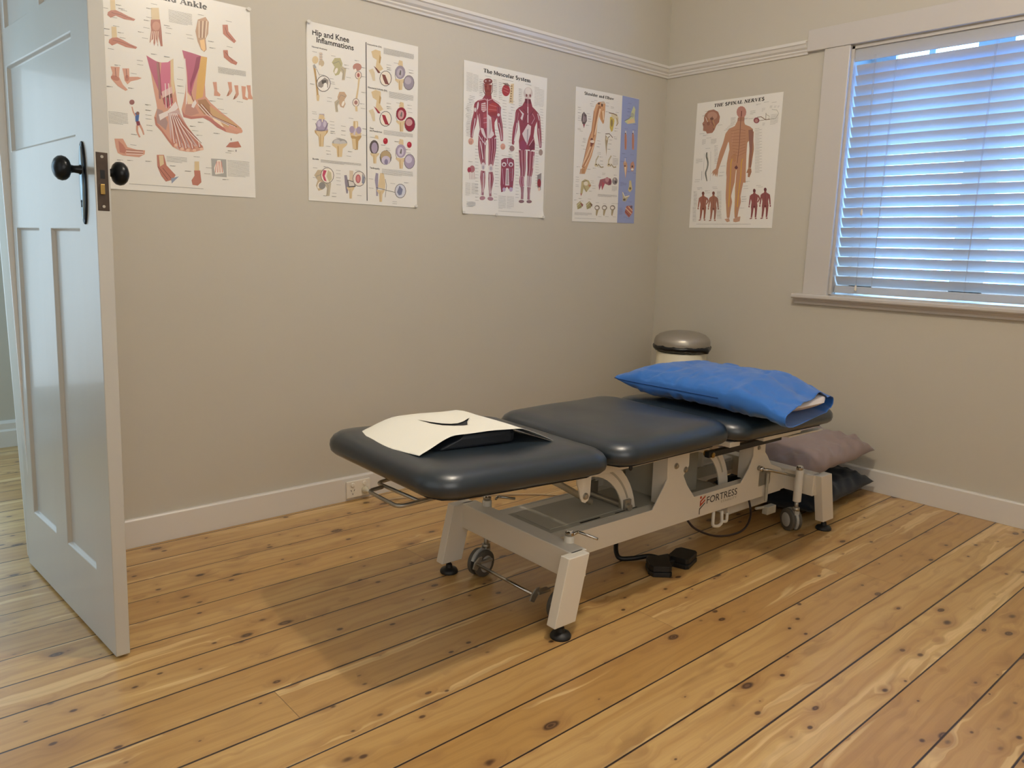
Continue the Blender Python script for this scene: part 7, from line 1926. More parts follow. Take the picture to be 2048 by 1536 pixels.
X 207 436.9 543.4 29.9 3 1
X 207 401.3 625.8 29.7 3.4 1
X 207 426.3 633 30 3.4 1
@ spine
H i | THE SPINAL NERVES | 106.4 31.2 404.8 30 16.5
P 208 306.6 76.4 305 89.2 298 98.8 286.9 103.6 274 102.3 261.8 95.3 252.7 84 248.6 70.5 250.3 57.7 257.4 48 268.6 43.4 281.5 44.8 293.6 51.8 302.6 63.1
T 209 278.9 98.7 19.3 277.5 132.4 22.6
P 210 256.9 116 244.4 139.2 210.2 150.9 194.1 169.2 203.2 204.6 216.5 220.4 222.7 255.5 217.6 284.9 212.8 324.5 213.7 374.5 223.1 425.1 335 429.4 331.5 380.1 329.2 331 327 282.1 326.5 228.6 340.6 215.2 358.7 197.3 352.6 163.2 334.4 149.6 304.9 137.4 297.5 119.8
T 210 207.7 175.3 16.5 194.2 223.7 14.4 178.9 267.5 15 167.3 306.9 12.3 156.1 351.6 8.4
T 211 344.4 176.9 14.8 348.5 220.6 12.7 354.9 264.5 12.7 353.3 308 11.1 352.2 356.6 8
P 210 150.7 346.3 163.6 354.5 162.8 372.1 158.7 394.8 152.2 376.7 147.4 391.7 140.9 373.7 131.7 388.5 131.7 368.2 121.5 377.9 129.2 360.4
P 211 345.3 356.3 361.6 359.5 365.4 376.8 355.4 403.2 344.9 400.3 344.8 380.7 335 380.2 340.5 365.8
T 210 246.6 356.2 27.4 245.2 406 27.5 240.8 455.9 21 238.5 496.1 16.6 244.2 526.5 18.8 244.9 567 13.3 246.8 607.6 7.8
T 210 297.1 363.7 28.1 297.1 408.1 27.1 295.9 457.7 20.7 294.9 497.5 16.3 297.6 527.6 18.5 294.2 567.6 13.1 294.4 607.9 7.7
P 37 271.9 362.4 275.4 362.6 275.5 427.1 273.9 487 268.2 476.8 269.8 416.9
P 212 225.2 615.2 251.6 607.7 259.2 625.5 241.6 630.5
P 212 278.9 612.9 304.6 602.9 320.7 600.5 318.4 625.6 295.3 630.6 280.3 628.1
P 211 298.2 344 296 348.6 289.1 352 278.7 353.6 266.9 353 256.1 350.3 248.3 346.1 245.2 341.2 247.4 336.6 254.5 333.2 265 331.6 276.7 332.3 287.5 335 295.1 339.1
P 213 285.7 347.3 284.6 350.2 280.9 352.4 275.4 353.5 269.1 353.2 263.3 351.5 259.1 348.9 257.5 345.8 258.6 342.9 262.3 340.6 267.8 339.6 274.1 339.9 279.9 341.6 284 344.2
P 210 270.6 335.1 268.9 343.6 262.7 350.2 253.1 353.5 242 353 231.6 348.6 224 341.2 220.7 332.4 222.4 323.8 228.7 317.3 238.4 314 249.5 314.6 259.8 319.1 267.3 326.4
P 210 321.9 337.9 320.3 346.3 314.1 352.8 304.7 356.2 293.8 355.6 283.6 351.3 276.2 344 272.9 335.2 274.6 326.8 280.8 320.3 290.3 317 301.2 317.6 311.3 322 318.7 329.2
P 213 281.9 350.5 281.3 353.9 279 356.6 275.3 357.9 271.1 357.7 267.2 356 264.3 353.1 263.1 349.6 263.7 346.2 266.1 343.5 269.7 342.2 273.9 342.4 277.8 344.2 280.7 347.1
S 214 3.21 277.9 74.4 277.5 132.4 280.7 230.1 276.3 328
S 215 4.82 278.3 67.3 279.1 93.9
S 216 2.72 238.3 168 234.8 226.7
S 217 1.64 223 161.8 274.1 158.9 310.5 166.8
S 217 1.64 226.2 176.8 274.5 175.4 311.8 180.5
S 217 1.64 229.3 191.8 274.9 192 313 194.1
S 217 1.64 232.4 206.8 275.2 208.7 314.3 207.8
S 217 1.64 235.6 221.8 275.6 225.3 315.6 221.5
S 217 1.64 238.7 236.8 276 242 316.9 235.2
S 217 1.64 241.8 251.9 276.4 258.7 318.1 248.9
S 217 1.64 245 266.9 276.7 275.4 319.4 262.6
S 217 1.64 248.1 281.9 277.1 292.1 320.7 276.3
S 218 2.17 263 277.9 235.2 295.9
S 218 2.17 263.6 284.9 239.2 301.1
S 218 2.17 264.2 291.8 243.2 306.3
S 218 2.17 264.9 298.7 247.3 311.5
S 218 2.17 265.5 305.7 251.3 316.7
S 218 2.18 266.2 312.6 255.3 321.9
S 219 4.92 243.6 303.9 238.5 325.9 241.8 400.8 245.4 486.2 245.3 551.8
S 219 4.84 306.4 307.6 301.5 329.4 303.7 403.5 297.5 487.6 297.6 552.6
S 220 2.76 235.1 425.6 239.4 526.4 245.9 597.5
S 220 2.73 279.6 427.3 284.1 527.3 290.5 597.8
P 221 327.5 165.9 352.9 165.6 358.7 197.3 358.4 284.1 357.4 352 351.7 351.7 347 283.4 334.9 214.7
P 222 53.6 61.7 73.9 44.7 107.4 42.2 136.1 57.6 149.3 83.6 146.8 110.6 130.1 126.5 121 148.1 108.7 162.1 74.9 163.3 67.6 151.1 48.4 146 48.6 126.8 40.8 108.4 50.4 96.6 48.9 78.9
P 223 133 77.1 130.6 85.9 122.4 92.4 110 95.2 95.7 93.8 82.3 88.5 72.7 80.3 68.7 70.7 71.1 61.9 79.5 55.4 92 52.6 106.3 54.1 119.5 59.4 129 67.7
S 224 2.81 101.2 76.4 100.8 106.4 114.9 127.6 113.6 147.5
P 225 110.4 89.8 109.5 92.7 106.7 94.9 102.3 95.8 97.4 95.4 92.8 93.6 89.5 90.8 88.1 87.7 88.9 84.7 91.8 82.5 96.2 81.6 101.1 82.1 105.7 83.9 109 86.6
S 226 2.83 83.5 84.7 79 104.3 92.4 115.6
S 226 2.81 106.1 96.9 117.1 117.8 115.8 137.7
S 227 2.85 59.3 77.4 79.9 114.5
S 224 2.86 45.6 113.9 55.2 116.2
P 228 89.7 112.8 89.1 117.1 86.6 120.4 82.8 122 78.3 121.6 74.2 119.3 71.1 115.5 69.7 111 70.3 106.7 72.8 103.4 76.6 101.8 81.1 102.3 85.2 104.6 88.3 108.4
T 229 83.4 261.2 4.6 82 281.5 4.6 94.1 312.7 5.1 92.3 343.3 4.6 84.5 368.5 5.2 90.3 391.8 4 96.5 412.6 2.3
S 230 2.28 85.5 263.9 97.2 312.9 88.3 368.7
S 231 1.73 59.6 357 61.3 406.1
S 232 1.13 107.9 257.8 118.2 410.9
S 232 1.15 66.8 265.2 72 398.8
P 233 386.3 124.3 385.2 130.4 381.1 135 374.6 137.1 367.1 136.4 360 133 354.9 127.6 352.6 121.1 353.7 115 357.9 110.4 364.4 108.3 371.9 109 378.9 112.5 384.1 117.9
P 234 378.6 125 378.1 128.7 375.9 131.4 372.4 132.8 368.4 132.4 364.7 130.4 361.9 127.2 360.6 123.3 361.2 119.6 363.4 116.9 366.8 115.5 370.8 115.9 374.6 117.9 377.4 121.2
S 235 3.13 372.5 107.8 394.7 107.6 421 124.3 445.4 124.3
S 235 2.08 385.3 125.6 407.4 125.3 423.5 122.2
S 236 2.06 420.5 91.3 422.4 122.1
S 237 1.54 445.4 124.3 477.5 122.7 491.4 100.8 479 83.3 451.7 78.1
S 238 1.55 421.2 98.4 441.3 109.8 437.2 123.5
P 239 86.1 476.5 85.6 480.8 83.5 484.2 80.2 486 76.4 485.9 72.7 483.9 70 480.4 68.8 476 69.3 471.7 71.4 468.3 74.7 466.5 78.5 466.6 82.2 468.6 84.8 472.1
P 240 72 483.6 84.2 483.9 86.8 491.4 102 497.6 102.2 517.5 99.6 534 104.6 556.9 85.1 565 64 556.3 65.1 533.4 59.6 516.6 56.3 496.5 70.6 491
T 240 57.1 499.8 5.1 54.8 520.6 4.7 52.2 549.9 3.3
P 240 55.8 556.2 55 560.3 52.2 562 49.1 560.3 47.6 556.1 48.4 552 51.2 550.3 54.2 552
T 240 101.8 500.9 5.1 112.3 517.7 4.1 101.8 536.1 3.2
T 240 73.2 556.5 9.3 73.1 579.5 6.5 70.9 613 4.2
T 240 94.5 556.8 9.2 96.5 579.7 6.5 96.3 613.1 4.2
P 240 77 616.1 75.2 618.6 69.4 620.8 62.9 621.4 59.5 619.9 61.2 617.3 67.1 615.2 73.6 614.6
P 240 104.9 618.1 103.3 620.5 99.1 621.5 94.7 620.5 92.7 618.1 94.3 615.7 98.5 614.8 102.9 615.8
S 239 1.85 78.8 492 84.2 554.5
P 239 91.6 558 89.8 560.9 84.8 562 79.7 560.8 77.4 557.8 79.2 554.8 84.1 553.7 89.2 555
S 239 1.39 75.1 566.9 73.2 604.6
S 239 1.39 95.4 567.2 96.6 604.7
P 241 152.4 477.5 151.9 481.9 149.9 485.3 146.6 487.1 142.8 487 139.1 485 136.4 481.4 135.2 477 135.7 472.7 137.7 469.3 141 467.4 144.9 467.5 148.5 469.6 151.2 473.1
P 242 138.4 484.7 150.5 485 153.2 492.6 168.3 498.8 168.6 518.9 166.1 535.5 171.1 558.7 151.7 566.8 130.6 558.1 131.6 534.9 126.1 518 122.8 497.7 137 492.2
T 242 123.6 501.1 5.1 121.3 522.1 4.7 118.8 551.6 3.3
P 242 122.4 558 121.6 562.2 118.9 563.9 115.8 562.1 114.2 557.9 115.1 553.7 117.8 552 120.9 553.8
T 242 168.1 502.2 5.1 174 523.2 4.6 179.6 552.5 3.2
P 242 185.2 558.9 184.4 563 181.7 564.7 178.7 562.9 177.1 558.8 177.9 554.6 180.6 552.9 183.6 554.7
T 242 139.8 558.2 9.3 139.8 581.4 6.5 137.6 615.3 4.2
T 242 161 558.5 9.3 163.1 581.7 6.5 163 615.4 4.2
P 242 143.7 618.4 142 621 136.2 623.2 129.7 623.7 126.3 622.3 128 619.7 133.8 617.5 140.3 616.9
P 242 171.5 620.4 170 622.8 165.8 623.8 161.4 622.8 159.4 620.4 161 618 165.2 617.1 169.6 618.1
S 241 1.85 145.2 493.2 150.7 556.3
P 241 158.1 559.7 156.3 562.7 151.4 563.9 146.3 562.6 143.9 559.5 145.8 556.6 150.7 555.4 155.8 556.7
S 241 1.4 141.7 568.8 140 606.8
S 241 1.39 162 569 163.3 606.9
P 243 398.3 472 397.9 476.2 396 479.5 393 481.3 389.4 481.2 386 479.2 383.4 475.8 382.2 471.5 382.6 467.2 384.5 463.9 387.6 462.1 391.1 462.2 394.5 464.2 397.1 467.7
P 244 385.3 478.9 396.6 479.2 399.2 486.7 413.4 492.7 413.8 512.3 411.6 528.6 416.6 551.1 398.5 559 378.8 550.5 379.5 527.9 374.1 511.4 370.9 491.6 384.1 486.2
T 244 371.6 494.9 4.9 369.8 515.4 4.5 367.7 544.2 3.1
P 244 371.2 550.4 370.4 554.5 367.9 556.1 365 554.4 363.5 550.3 364.3 546.2 366.8 544.6 369.7 546.3
T 244 413.2 496 4.8 423.2 512.5 3.9 413.7 530.7 3.1
T 244 387.3 550.7 8.9 387.6 573.3 6.2 385.9 606.3 4
T 244 407.2 551 8.8 409.3 573.6 6.2 409.6 606.4 4
P 244 391.6 609.3 390.1 611.9 384.7 614 378.6 614.5 375.4 613.1 377 610.6 382.4 608.4 388.5 607.9
P 244 417.6 611.4 416.2 613.7 412.3 614.7 408.2 613.7 406.3 611.3 407.8 609 411.7 608.1 415.8 609.1
S 243 1.77 391.7 487.3 397.6 548.8
P 243 404.5 552.2 402.8 555 398.3 556.2 393.5 554.9 391.2 552 392.9 549.1 397.5 548 402.3 549.2
S 243 1.33 389.3 561 388 598
S 243 1.32 408.2 561.2 409.8 598.2
P 243 460.5 468.4 460.2 472.7 458.3 476.1 455.2 477.9 451.6 477.8 448.2 475.8 445.6 472.2 444.3 467.8 444.7 463.5 446.7 460.1 449.7 458.3 453.3 458.4 456.7 460.4 459.3 464
P 244 447.5 475.4 458.9 475.8 461.5 483.3 475.8 489.6 476.3 509.5 474.2 526.1 479.2 549.1 461 557.2 441.1 548.5 441.8 525.4 436.3 508.5 433 488.4 446.3 482.9
T 244 433.8 491.7 5 431.9 512.6 4.5 429.9 542 3.2
P 244 433.4 548.3 432.7 552.5 430.1 554.2 427.2 552.4 425.7 548.2 426.4 544.1 429 542.4 431.9 544.2
T 244 475.7 492.9 4.9 481.5 513.8 4.4 487.1 543 3.1
P 244 492.4 549.3 491.7 553.4 489.2 555.1 486.4 553.4 484.9 549.2 485.6 545.1 488.1 543.4 490.9 545.2
T 244 449.7 548.6 9 450 571.7 6.3 448.5 605.3 4.1
T 244 469.7 549 8.9 472 572 6.3 472.4 605.5 4
P 244 454.2 608.5 453.9 609.9 452.1 611.4 449 612.7 445.4 613.6 441.9 613.8 439.2 613.4 437.9 612.3 438.2 610.9 440.1 609.3 443.1 608 446.8 607.2 450.3 607 452.9 607.4
P 244 480.4 610.6 479 612.9 475.1 613.9 470.9 612.9 469 610.5 470.5 608.1 474.4 607.2 478.5 608.2
S 243 1.79 454 484 460 546.7
P 243 467 550.2 465.4 553.1 460.8 554.2 455.9 552.9 453.7 549.9 455.3 547 460 545.9 464.8 547.2
S 243 1.35 451.7 559.1 450.5 596.9
S 243 1.34 470.8 559.4 472.5 597.1
X 40 216.7 92.7 29.9 6.8 1
X 40 217.4 99.6 29.9 6.8 2
X 40 218 106.5 29.9 6.7 1
X 40 218.6 113.4 29.9 6.7 1
X 40 219.2 120.3 29.9 6.7 2
X 40 213.9 126.7 30 6.6 1
X 40 206.2 132.8 30 6.6 1
X 40 198.5 139 30.1 6.6 1
X 40 190.7 145.2 30.2 6.6 1
X 40 182.9 151.5 30.3 6.5 1
X 40 365.2 159.5 26.2 6.1 1
X 40 365.9 166.8 39.6 7.2 1
X 40 366.6 174 26.2 6 1
X 40 367.2 181.2 39.6 7.1 1
X 40 367.9 188.5 26.2 6 1
X 40 368.6 195.7 39.6 7 1
X 40 369.3 203 26.2 5.9 1
X 40 370 210.2 39.6 6.9 1
X 40 370.7 217.5 26.2 5.8 1
X 40 371.4 224.7 39.6 6.8 1
X 40 372.1 232 26.2 5.8 1
X 40 372.7 239.3 39.6 6.7 1
X 40 373.4 246.5 26.2 5.7 1
X 40 374.1 253.8 39.6 6.6 1
X 40 374.8 261.1 26.2 5.6 1
X 40 375.5 268.3 39.6 6.5 1
X 40 376.2 275.6 26.2 5.6 1
X 40 376.9 282.9 39.6 6.4 1
X 40 377.6 290.2 26.2 5.5 1
X 40 378.3 297.4 39.6 6.3 1
X 40 378.9 304.7 26.2 5.5 1
X 40 379.6 312 39.6 6.2 1
X 40 380.3 319.3 26.2 5.4 1
X 40 381 326.6 39.6 6.1 1
X 40 381.7 333.9 26.2 5.3 1
X 40 382.4 341.2 39.6 6 1
X 40 383.1 348.5 26.2 5.3 1
X 40 383.8 355.8 39.6 5.9 1
X 40 384.5 363.1 26.2 5.2 1
X 40 385.2 370.5 39.6 5.8 1
X 40 385.9 377.8 26.2 5.1 1
X 40 128.1 228.9 22.5 5.6 2
X 40 128.8 237 22.5 5.6 1
X 40 129.5 245.1 22.5 5.6 1
X 40 130.2 253.2 22.5 5.5 2
X 40 131 261.3 22.5 5.5 1
X 40 131.7 269.4 22.5 5.5 1
X 40 132.4 277.5 22.5 5.4 2
X 40 133.1 285.7 22.5 5.4 1
X 40 133.8 293.8 22.5 5.4 1
X 40 134.5 301.9 22.5 5.4 2
X 40 135.2 310 22.5 5.3 1
X 40 136 318.2 22.5 5.3 1
X 40 15.1 464.2 23.6 4.9 2
X 40 15.7 471 23.6 4.9 1
X 40 16.2 477.9 23.6 4.8 1
X 40 16.8 484.7 23.6 4.8 2
X 40 17.4 491.5 23.6 4.8 1
X 40 18 498.4 23.6 4.7 1
X 40 18.5 505.2 23.6 4.7 2
X 40 19.1 512 23.6 4.7 1
X 40 19.7 518.9 23.6 4.7 1
X 40 20.3 525.7 23.6 4.6 2
X 40 20.8 532.6 23.6 4.6 1
X 40 21.4 539.4 23.6 4.6 1
X 40 15.5 546.1 23.6 4.6 1
X 40 16.1 553 23.7 4.5 2
X 40 16.7 559.9 23.7 4.5 1
X 40 17.2 566.7 23.7 4.5 1
X 40 17.8 573.6 23.7 4.5 2
X 40 18.4 580.5 23.7 4.4 1
X 40 19 587.3 23.7 4.4 1
X 40 19.6 594.2 23.7 4.4 2
X 40 20.1 601.1 23.7 4.4 1
X 40 20.7 608 23.7 4.3 1
X 40 21.3 614.9 23.7 4.3 2
X 40 21.9 621.7 23.7 4.3 1
X 40 165 466.2 28.5 4.9 1
X 40 165.6 472.8 28.5 4.9 2
X 40 166.2 479.5 28.5 4.9 1
X 40 166.7 486.1 28.5 4.8 1
X 40 167.3 492.8 28.5 4.8 2
X 40 167.9 499.4 28.5 4.8 1
X 40 168.5 506.1 28.5 4.7 1
X 40 169.1 512.7 28.5 4.7 2
X 40 169.7 519.4 28.5 4.7 1
X 40 170.3 526.1 28.5 4.6 1
X 40 170.9 532.7 28.5 4.6 2
X 40 171.5 539.4 28.5 4.6 1
X 40 172 546.1 28.5 4.5 1
X 40 172.6 552.7 28.5 4.5 2
X 40 173.2 559.4 28.5 4.5 1
X 40 173.8 566.1 28.5 4.5 1
X 40 174.4 572.8 28.5 4.4 2
X 40 175 579.5 28.5 4.4 1
X 40 175.6 586.2 28.5 4.4 1
X 40 176.2 592.8 28.5 4.3 2
X 40 176.8 599.5 28.5 4.3 1
X 40 177.4 606.2 28.5 4.3 1
X 40 47.8 190.1 23.9 29.7 6
X 40 104.1 192.9 35.5 26.8 6
X 40 16.4 290.3 42.2 25.6 5
X 40 329.9 71.1 30 21.2 4
X 40 396.1 65.2 18.2 18.4 3
X 40 439 58.1 14.8 13.2 3
X 40 463.5 61.6 14.3 9.9 2
X 40 482.4 63.7 11.6 9.6 2
X 40 448.6 101.1 42.5 50.8 9
X 40 405.7 137 15.2 15.6 3
X 40 52.1 44 31.6 7.2 1
X 40 38.3 65.2 31.8 7.1 2
X 40 138.8 122.3 30.7 6.7 1
X 40 27.4 157.9 32 6.7 1
X 40 50.3 168.4 31.8 6.6 2
X 40 73.5 183.4 31.5 6.5 1
X 40 73.2 237.7 31.6 6.2 1
X 40 35.8 443 32.3 5.2 1
X 40 39.6 450.4 32.3 5.2 2
X 40 133.3 442.2 31.2 5.1 1
X 40 137.1 450 31.2 5.1 1
X 40 360.8 42.6 28.3 6.9 2
X 40 404.2 35.5 27.9 6.8 1
X 40 448.2 41.4 27.4 6.7 1
X 40 398.9 444 28.4 4.9 1
X 40 410.9 451.7 28.3 4.8 1
X 40 175.9 335 30.6 5.6 1
X 40 172.7 367.6 30.7 5.5 1
X 40 168.2 385 30.8 5.4 2
X 40 331.4 421.9 29.1 5.1 2
X 40 321.9 443.7 29.2 5 1
X 40 326 456.2 29.2 4.9 1
X 40 318.3 498.1 29.3 4.7 2
X 40 322.3 510.7 29.3 4.6 2
X 40 320.5 522.1 29.3 4.6 2
X 40 19.2 399.2 32.4 5.5 1
X 40 16.9 409.5 32.5 5.4 1
X 40 88.1 461.2 31.7 5.1 2
X 40 92.2 471.7 31.7 5 1
X 40 293.3 104.9 29.1 6.6 2
X 40 322 107.7 28.8 6.6 1
X 40 311.9 555.4 29.5 4.4 1
X 40 48 639.2 338.4 1.5 1
"""
COLR = [lin((a / 255, b / 255, c / 255)) for a, b, c in COLS]
# slab serif capitals and lower case drawn with strokes; each glyph: advance, strokes (weight, points)
def arc(cx, cy, rx, ry, a0, a1, n=10): return [(cx + rx * math.cos(R(a0 + (a1 - a0) * k / n)), cy + ry * math.sin(R(a0 + (a1 - a0) * k / n))) for k in range(n + 1)]
XH = .68
def stem(x, y0, y1, s='tb', w=.17):
    L = [(w, [(x, y0), (x, y1)])]
    if 't' in s: L.append((.07, [(x - .15, y1 - .035), (x + .15, y1 - .035)]))
    if 'l' in s: L.append((.07, [(x - .17, y1 - .035), (x, y1 - .035)]))
    if 'b' in s: L.append((.07, [(x - .16, y0 + .035), (x + .16, y0 + .035)]))
    return L
G = {
 'T': (.80, stem(.38, 0, 1, 'b') + [(.08, [(.02, .96), (.74, .96)]), (.07, [(.04, .96), (.04, .72)]), (.07, [(.72, .96), (.72, .72)])]),
 'H': (.92, stem(.2, 0, 1) + stem(.7, 0, 1) + [(.08, [(.2, .5), (.7, .5)])]),
 'E': (.76, stem(.2, 0, 1) + [(.08, [(.1, .96), (.66, .96)]), (.08, [(.1, .04), (.68, .04)]), (.08, [(.2, .5), (.5, .5)]), (.07, [(.66, .96), (.66, .74)]), (.07, [(.68, .04), (.68, .28)]), (.07, [(.5, .62), (.5, .38)])]),
 'M': (1.08, stem(.17, 0, 1, 'tb', .10) + stem(.88, 0, 1, 'tb', .17) + [(.15, [(.2, .97), (.52, .1)]), (.08, [(.85, .97), (.52, .1)])]),
 'S': (.70, [(.15, arc(.33, .73, .22, .22, 40, 250)[0:] + arc(.35, .27, .24, .23, 70, -150))]),
 'P': (.78, stem(.2, 0, 1) + [(.11, [(.2, .95)] + arc(.42, .72, .22, .22, 80, -80) + [(.2, .5)])]),
 'I': (.44, stem(.2, 0, 1)),
 'N': (.92, stem(.18, 0, 1, 'tb', .09) + stem(.74, 0, 1, 't', .09) + [(.17, [(.18, .97), (.74, .04)])]),
 'A': (.90, [(.08, [(.12, .04), (.42, .98)]), (.18, [(.42, .98), (.74, .04)]), (.07, [(.22, .33), (.62, .33)]), (.07, [(0, .035), (.27, .035)]), (.07, [(.58, .035), (.9, .035)])]),
 'L': (.74, stem(.2, 0, 1) + [(.08, [(.1, .04), (.66, .04)]), (.07, [(.66, .04), (.66, .3)])]),
 'R': (.86, stem(.2, 0, 1) + [(.11, [(.2, .95)] + arc(.42, .73, .2, .21, 80, -80) + [(.2, .52)]), (.16, [(.42, .52), (.66, .06), (.82, .04)])]),
 'V': (.88, [(.18, [(.14, .96), (.44, .04)]), (.08, [(.44, .04), (.72, .96)]), (.07, [(0, .965), (.3, .965)]), (.07, [(.58, .965), (.86, .965)])]),
 'F': (.74, stem(.2, 0, 1) + [(.08, [(.1, .96), (.66, .96)]), (.08, [(.2, .5), (.5, .5)]), (.07, [(.66, .96), (.66, .74)])]),
 'h': (.74, stem(.17, 0, 1, 'lb') + stem(.54, 0, .45, 'b') + [(.11, [(.17, .5)] + arc(.37, .48, .17, .16, 130, 0))]),
 'e': (.62, [(.14, arc(.32, .33, .22, .27, 0, 320, 18)), (.07, [(.12, .36), (.54, .36)])]),
 'u': (.76, stem(.17, .2, XH, 'l') + stem(.54, 0, XH, 'l') + [(.12, arc(.36, .22, .19, .17, 180, 350))]),
 's': (.54, [(.12, arc(.26, .5, .14, .13, 40, 250) + arc(.27, .19, .16, .14, 70, -150))]),
 'c': (.58, [(.15, arc(.32, .33, .21, .27, 45, 315, 16)), (.14, [(.44, .52), (.46, .5)])]),
 'l': (.38, stem(.18, 0, 1, 'lb')),
 'a': (.66, stem(.47, .05, .5, '', .16) + [(.12, arc(.32, .5, .15, .13, 0, 160)), (.13, arc(.28, .2, .15, .15, 60, 300)), (.07, [(.26, .36), (.47, .36)]), (.07, [(.47, .04), (.64, .04)])]),
 'r': (.56, stem(.17, 0, XH, 'lb') + [(.12, [(.17, .42)] + arc(.36, .45, .14, .16, 150, 50))]),
 'y': (.68, [(.16, [(.12, .64), (.35, .06)]), (.08, [(.58, .64), (.35, .06), (.22, -.24), (.1, -.24)]), (.07, [(0, .645), (.26, .645)]), (.07, [(.44, .645), (.7, .645)])]),
 't': (.48, stem(.2, .12, .92, '') + [(.07, [(.03, .645), (.4, .645)]), (.1, arc(.3, .14, .1, .1, 180, 330))]),
 'm': (1.08, stem(.17, 0, XH, 'lb') + stem(.52, 0, .5, 'b') + stem(.87, 0, .5, 'b') + [(.1, [(.17, .5)] + arc(.36, .48, .16, .16, 130, 0)), (.1, [(.52, .5)] + arc(.71, .48, .16, .16, 130, 0))]),
 'o': (.66, [(.15, arc(.32, .33, .2, .27, 0, 360, 20))]),
 'd': (.74, stem(.52, 0, 1, 'l') + [(.14, arc(.32, .33, .19, .27, 40, 320, 14))]),
 'b': (.72, stem(.17, 0, 1, 'l') + [(.14, arc(.38, .33, .19, .27, 140, -140, 14))]),
 'i': (.38, stem(.18, 0, XH, 'lb') + [(.17, [(.18, .82), (.18, .98)])]),
 'n': (.76, stem(.17, 0, XH, 'lb') + stem(.54, 0, .45, 'b') + [(.11, [(.17, .5)] + arc(.37, .48, .17, .16, 130, 0))]),
 'w': (.96, [(.15, [(.1, .64), (.28, .06)]), (.07, [(.28, .06), (.48, .64)]), (.15, [(.48, .64), (.66, .06)]), (.07, [(.66, .06), (.84, .64)]), (.07, [(0, .645), (.26, .645)]), (.07, [(.7, .645), (.96, .645)])]),
 'k': (.76, stem(.17, 0, 1, 'lb') + [(.08, [(.17, .25), (.56, .64)]), (.15, [(.32, .38), (.6, .04)]), (.07, [(.44, .645), (.7, .645)]), (.07, [(.48, .035), (.76, .035)])]),
 ' ': (.36, []),
}
class Print:
    def __init__(s, bm, lay): s.bm = bm; s.lay = lay; s.n = 0; s.c = None
    def face(s, pts, z=None):
        z = .0011 + s.n * 2.5e-6 if z is None else z
        try: f = s.bm.faces.new([s.bm.verts.new((x * .001, -y * .001, z)) for x, y in pts])
        except ValueError: return
        s.fs.append(f)
    def begin(s, c): s.fs = []; s.c = c; s.n += 1
    def end(s, tri=False):
        fs = s.fs
        if tri:
            for f in fs: f.normal_update()
            fs = bmesh.ops.triangulate(s.bm, faces=fs)['faces']
        for f in fs:
            if f.is_valid:
                f.normal_update()
                if f.normal.z < 0: f.normal_flip()
                for l in f.loops: l[s.lay] = (*s.c, 1)
    def strip(s, P, Wd, caps=True):
        L, Rr = [], []
        for i, (x, y) in enumerate(P):
            x0, y0 = P[max(i - 1, 0)]; x1, y1 = P[min(i + 1, len(P) - 1)]; d = math.hypot(x1 - x0, y1 - y0) + 1e-9
            nx, ny = -(y1 - y0) / d, (x1 - x0) / d; w = Wd[i]
            L.append((x + nx * w, y + ny * w)); Rr.append((x - nx * w, y - ny * w))
        for i in range(len(P) - 1): s.face([L[i], L[i + 1], Rr[i + 1], Rr[i]])
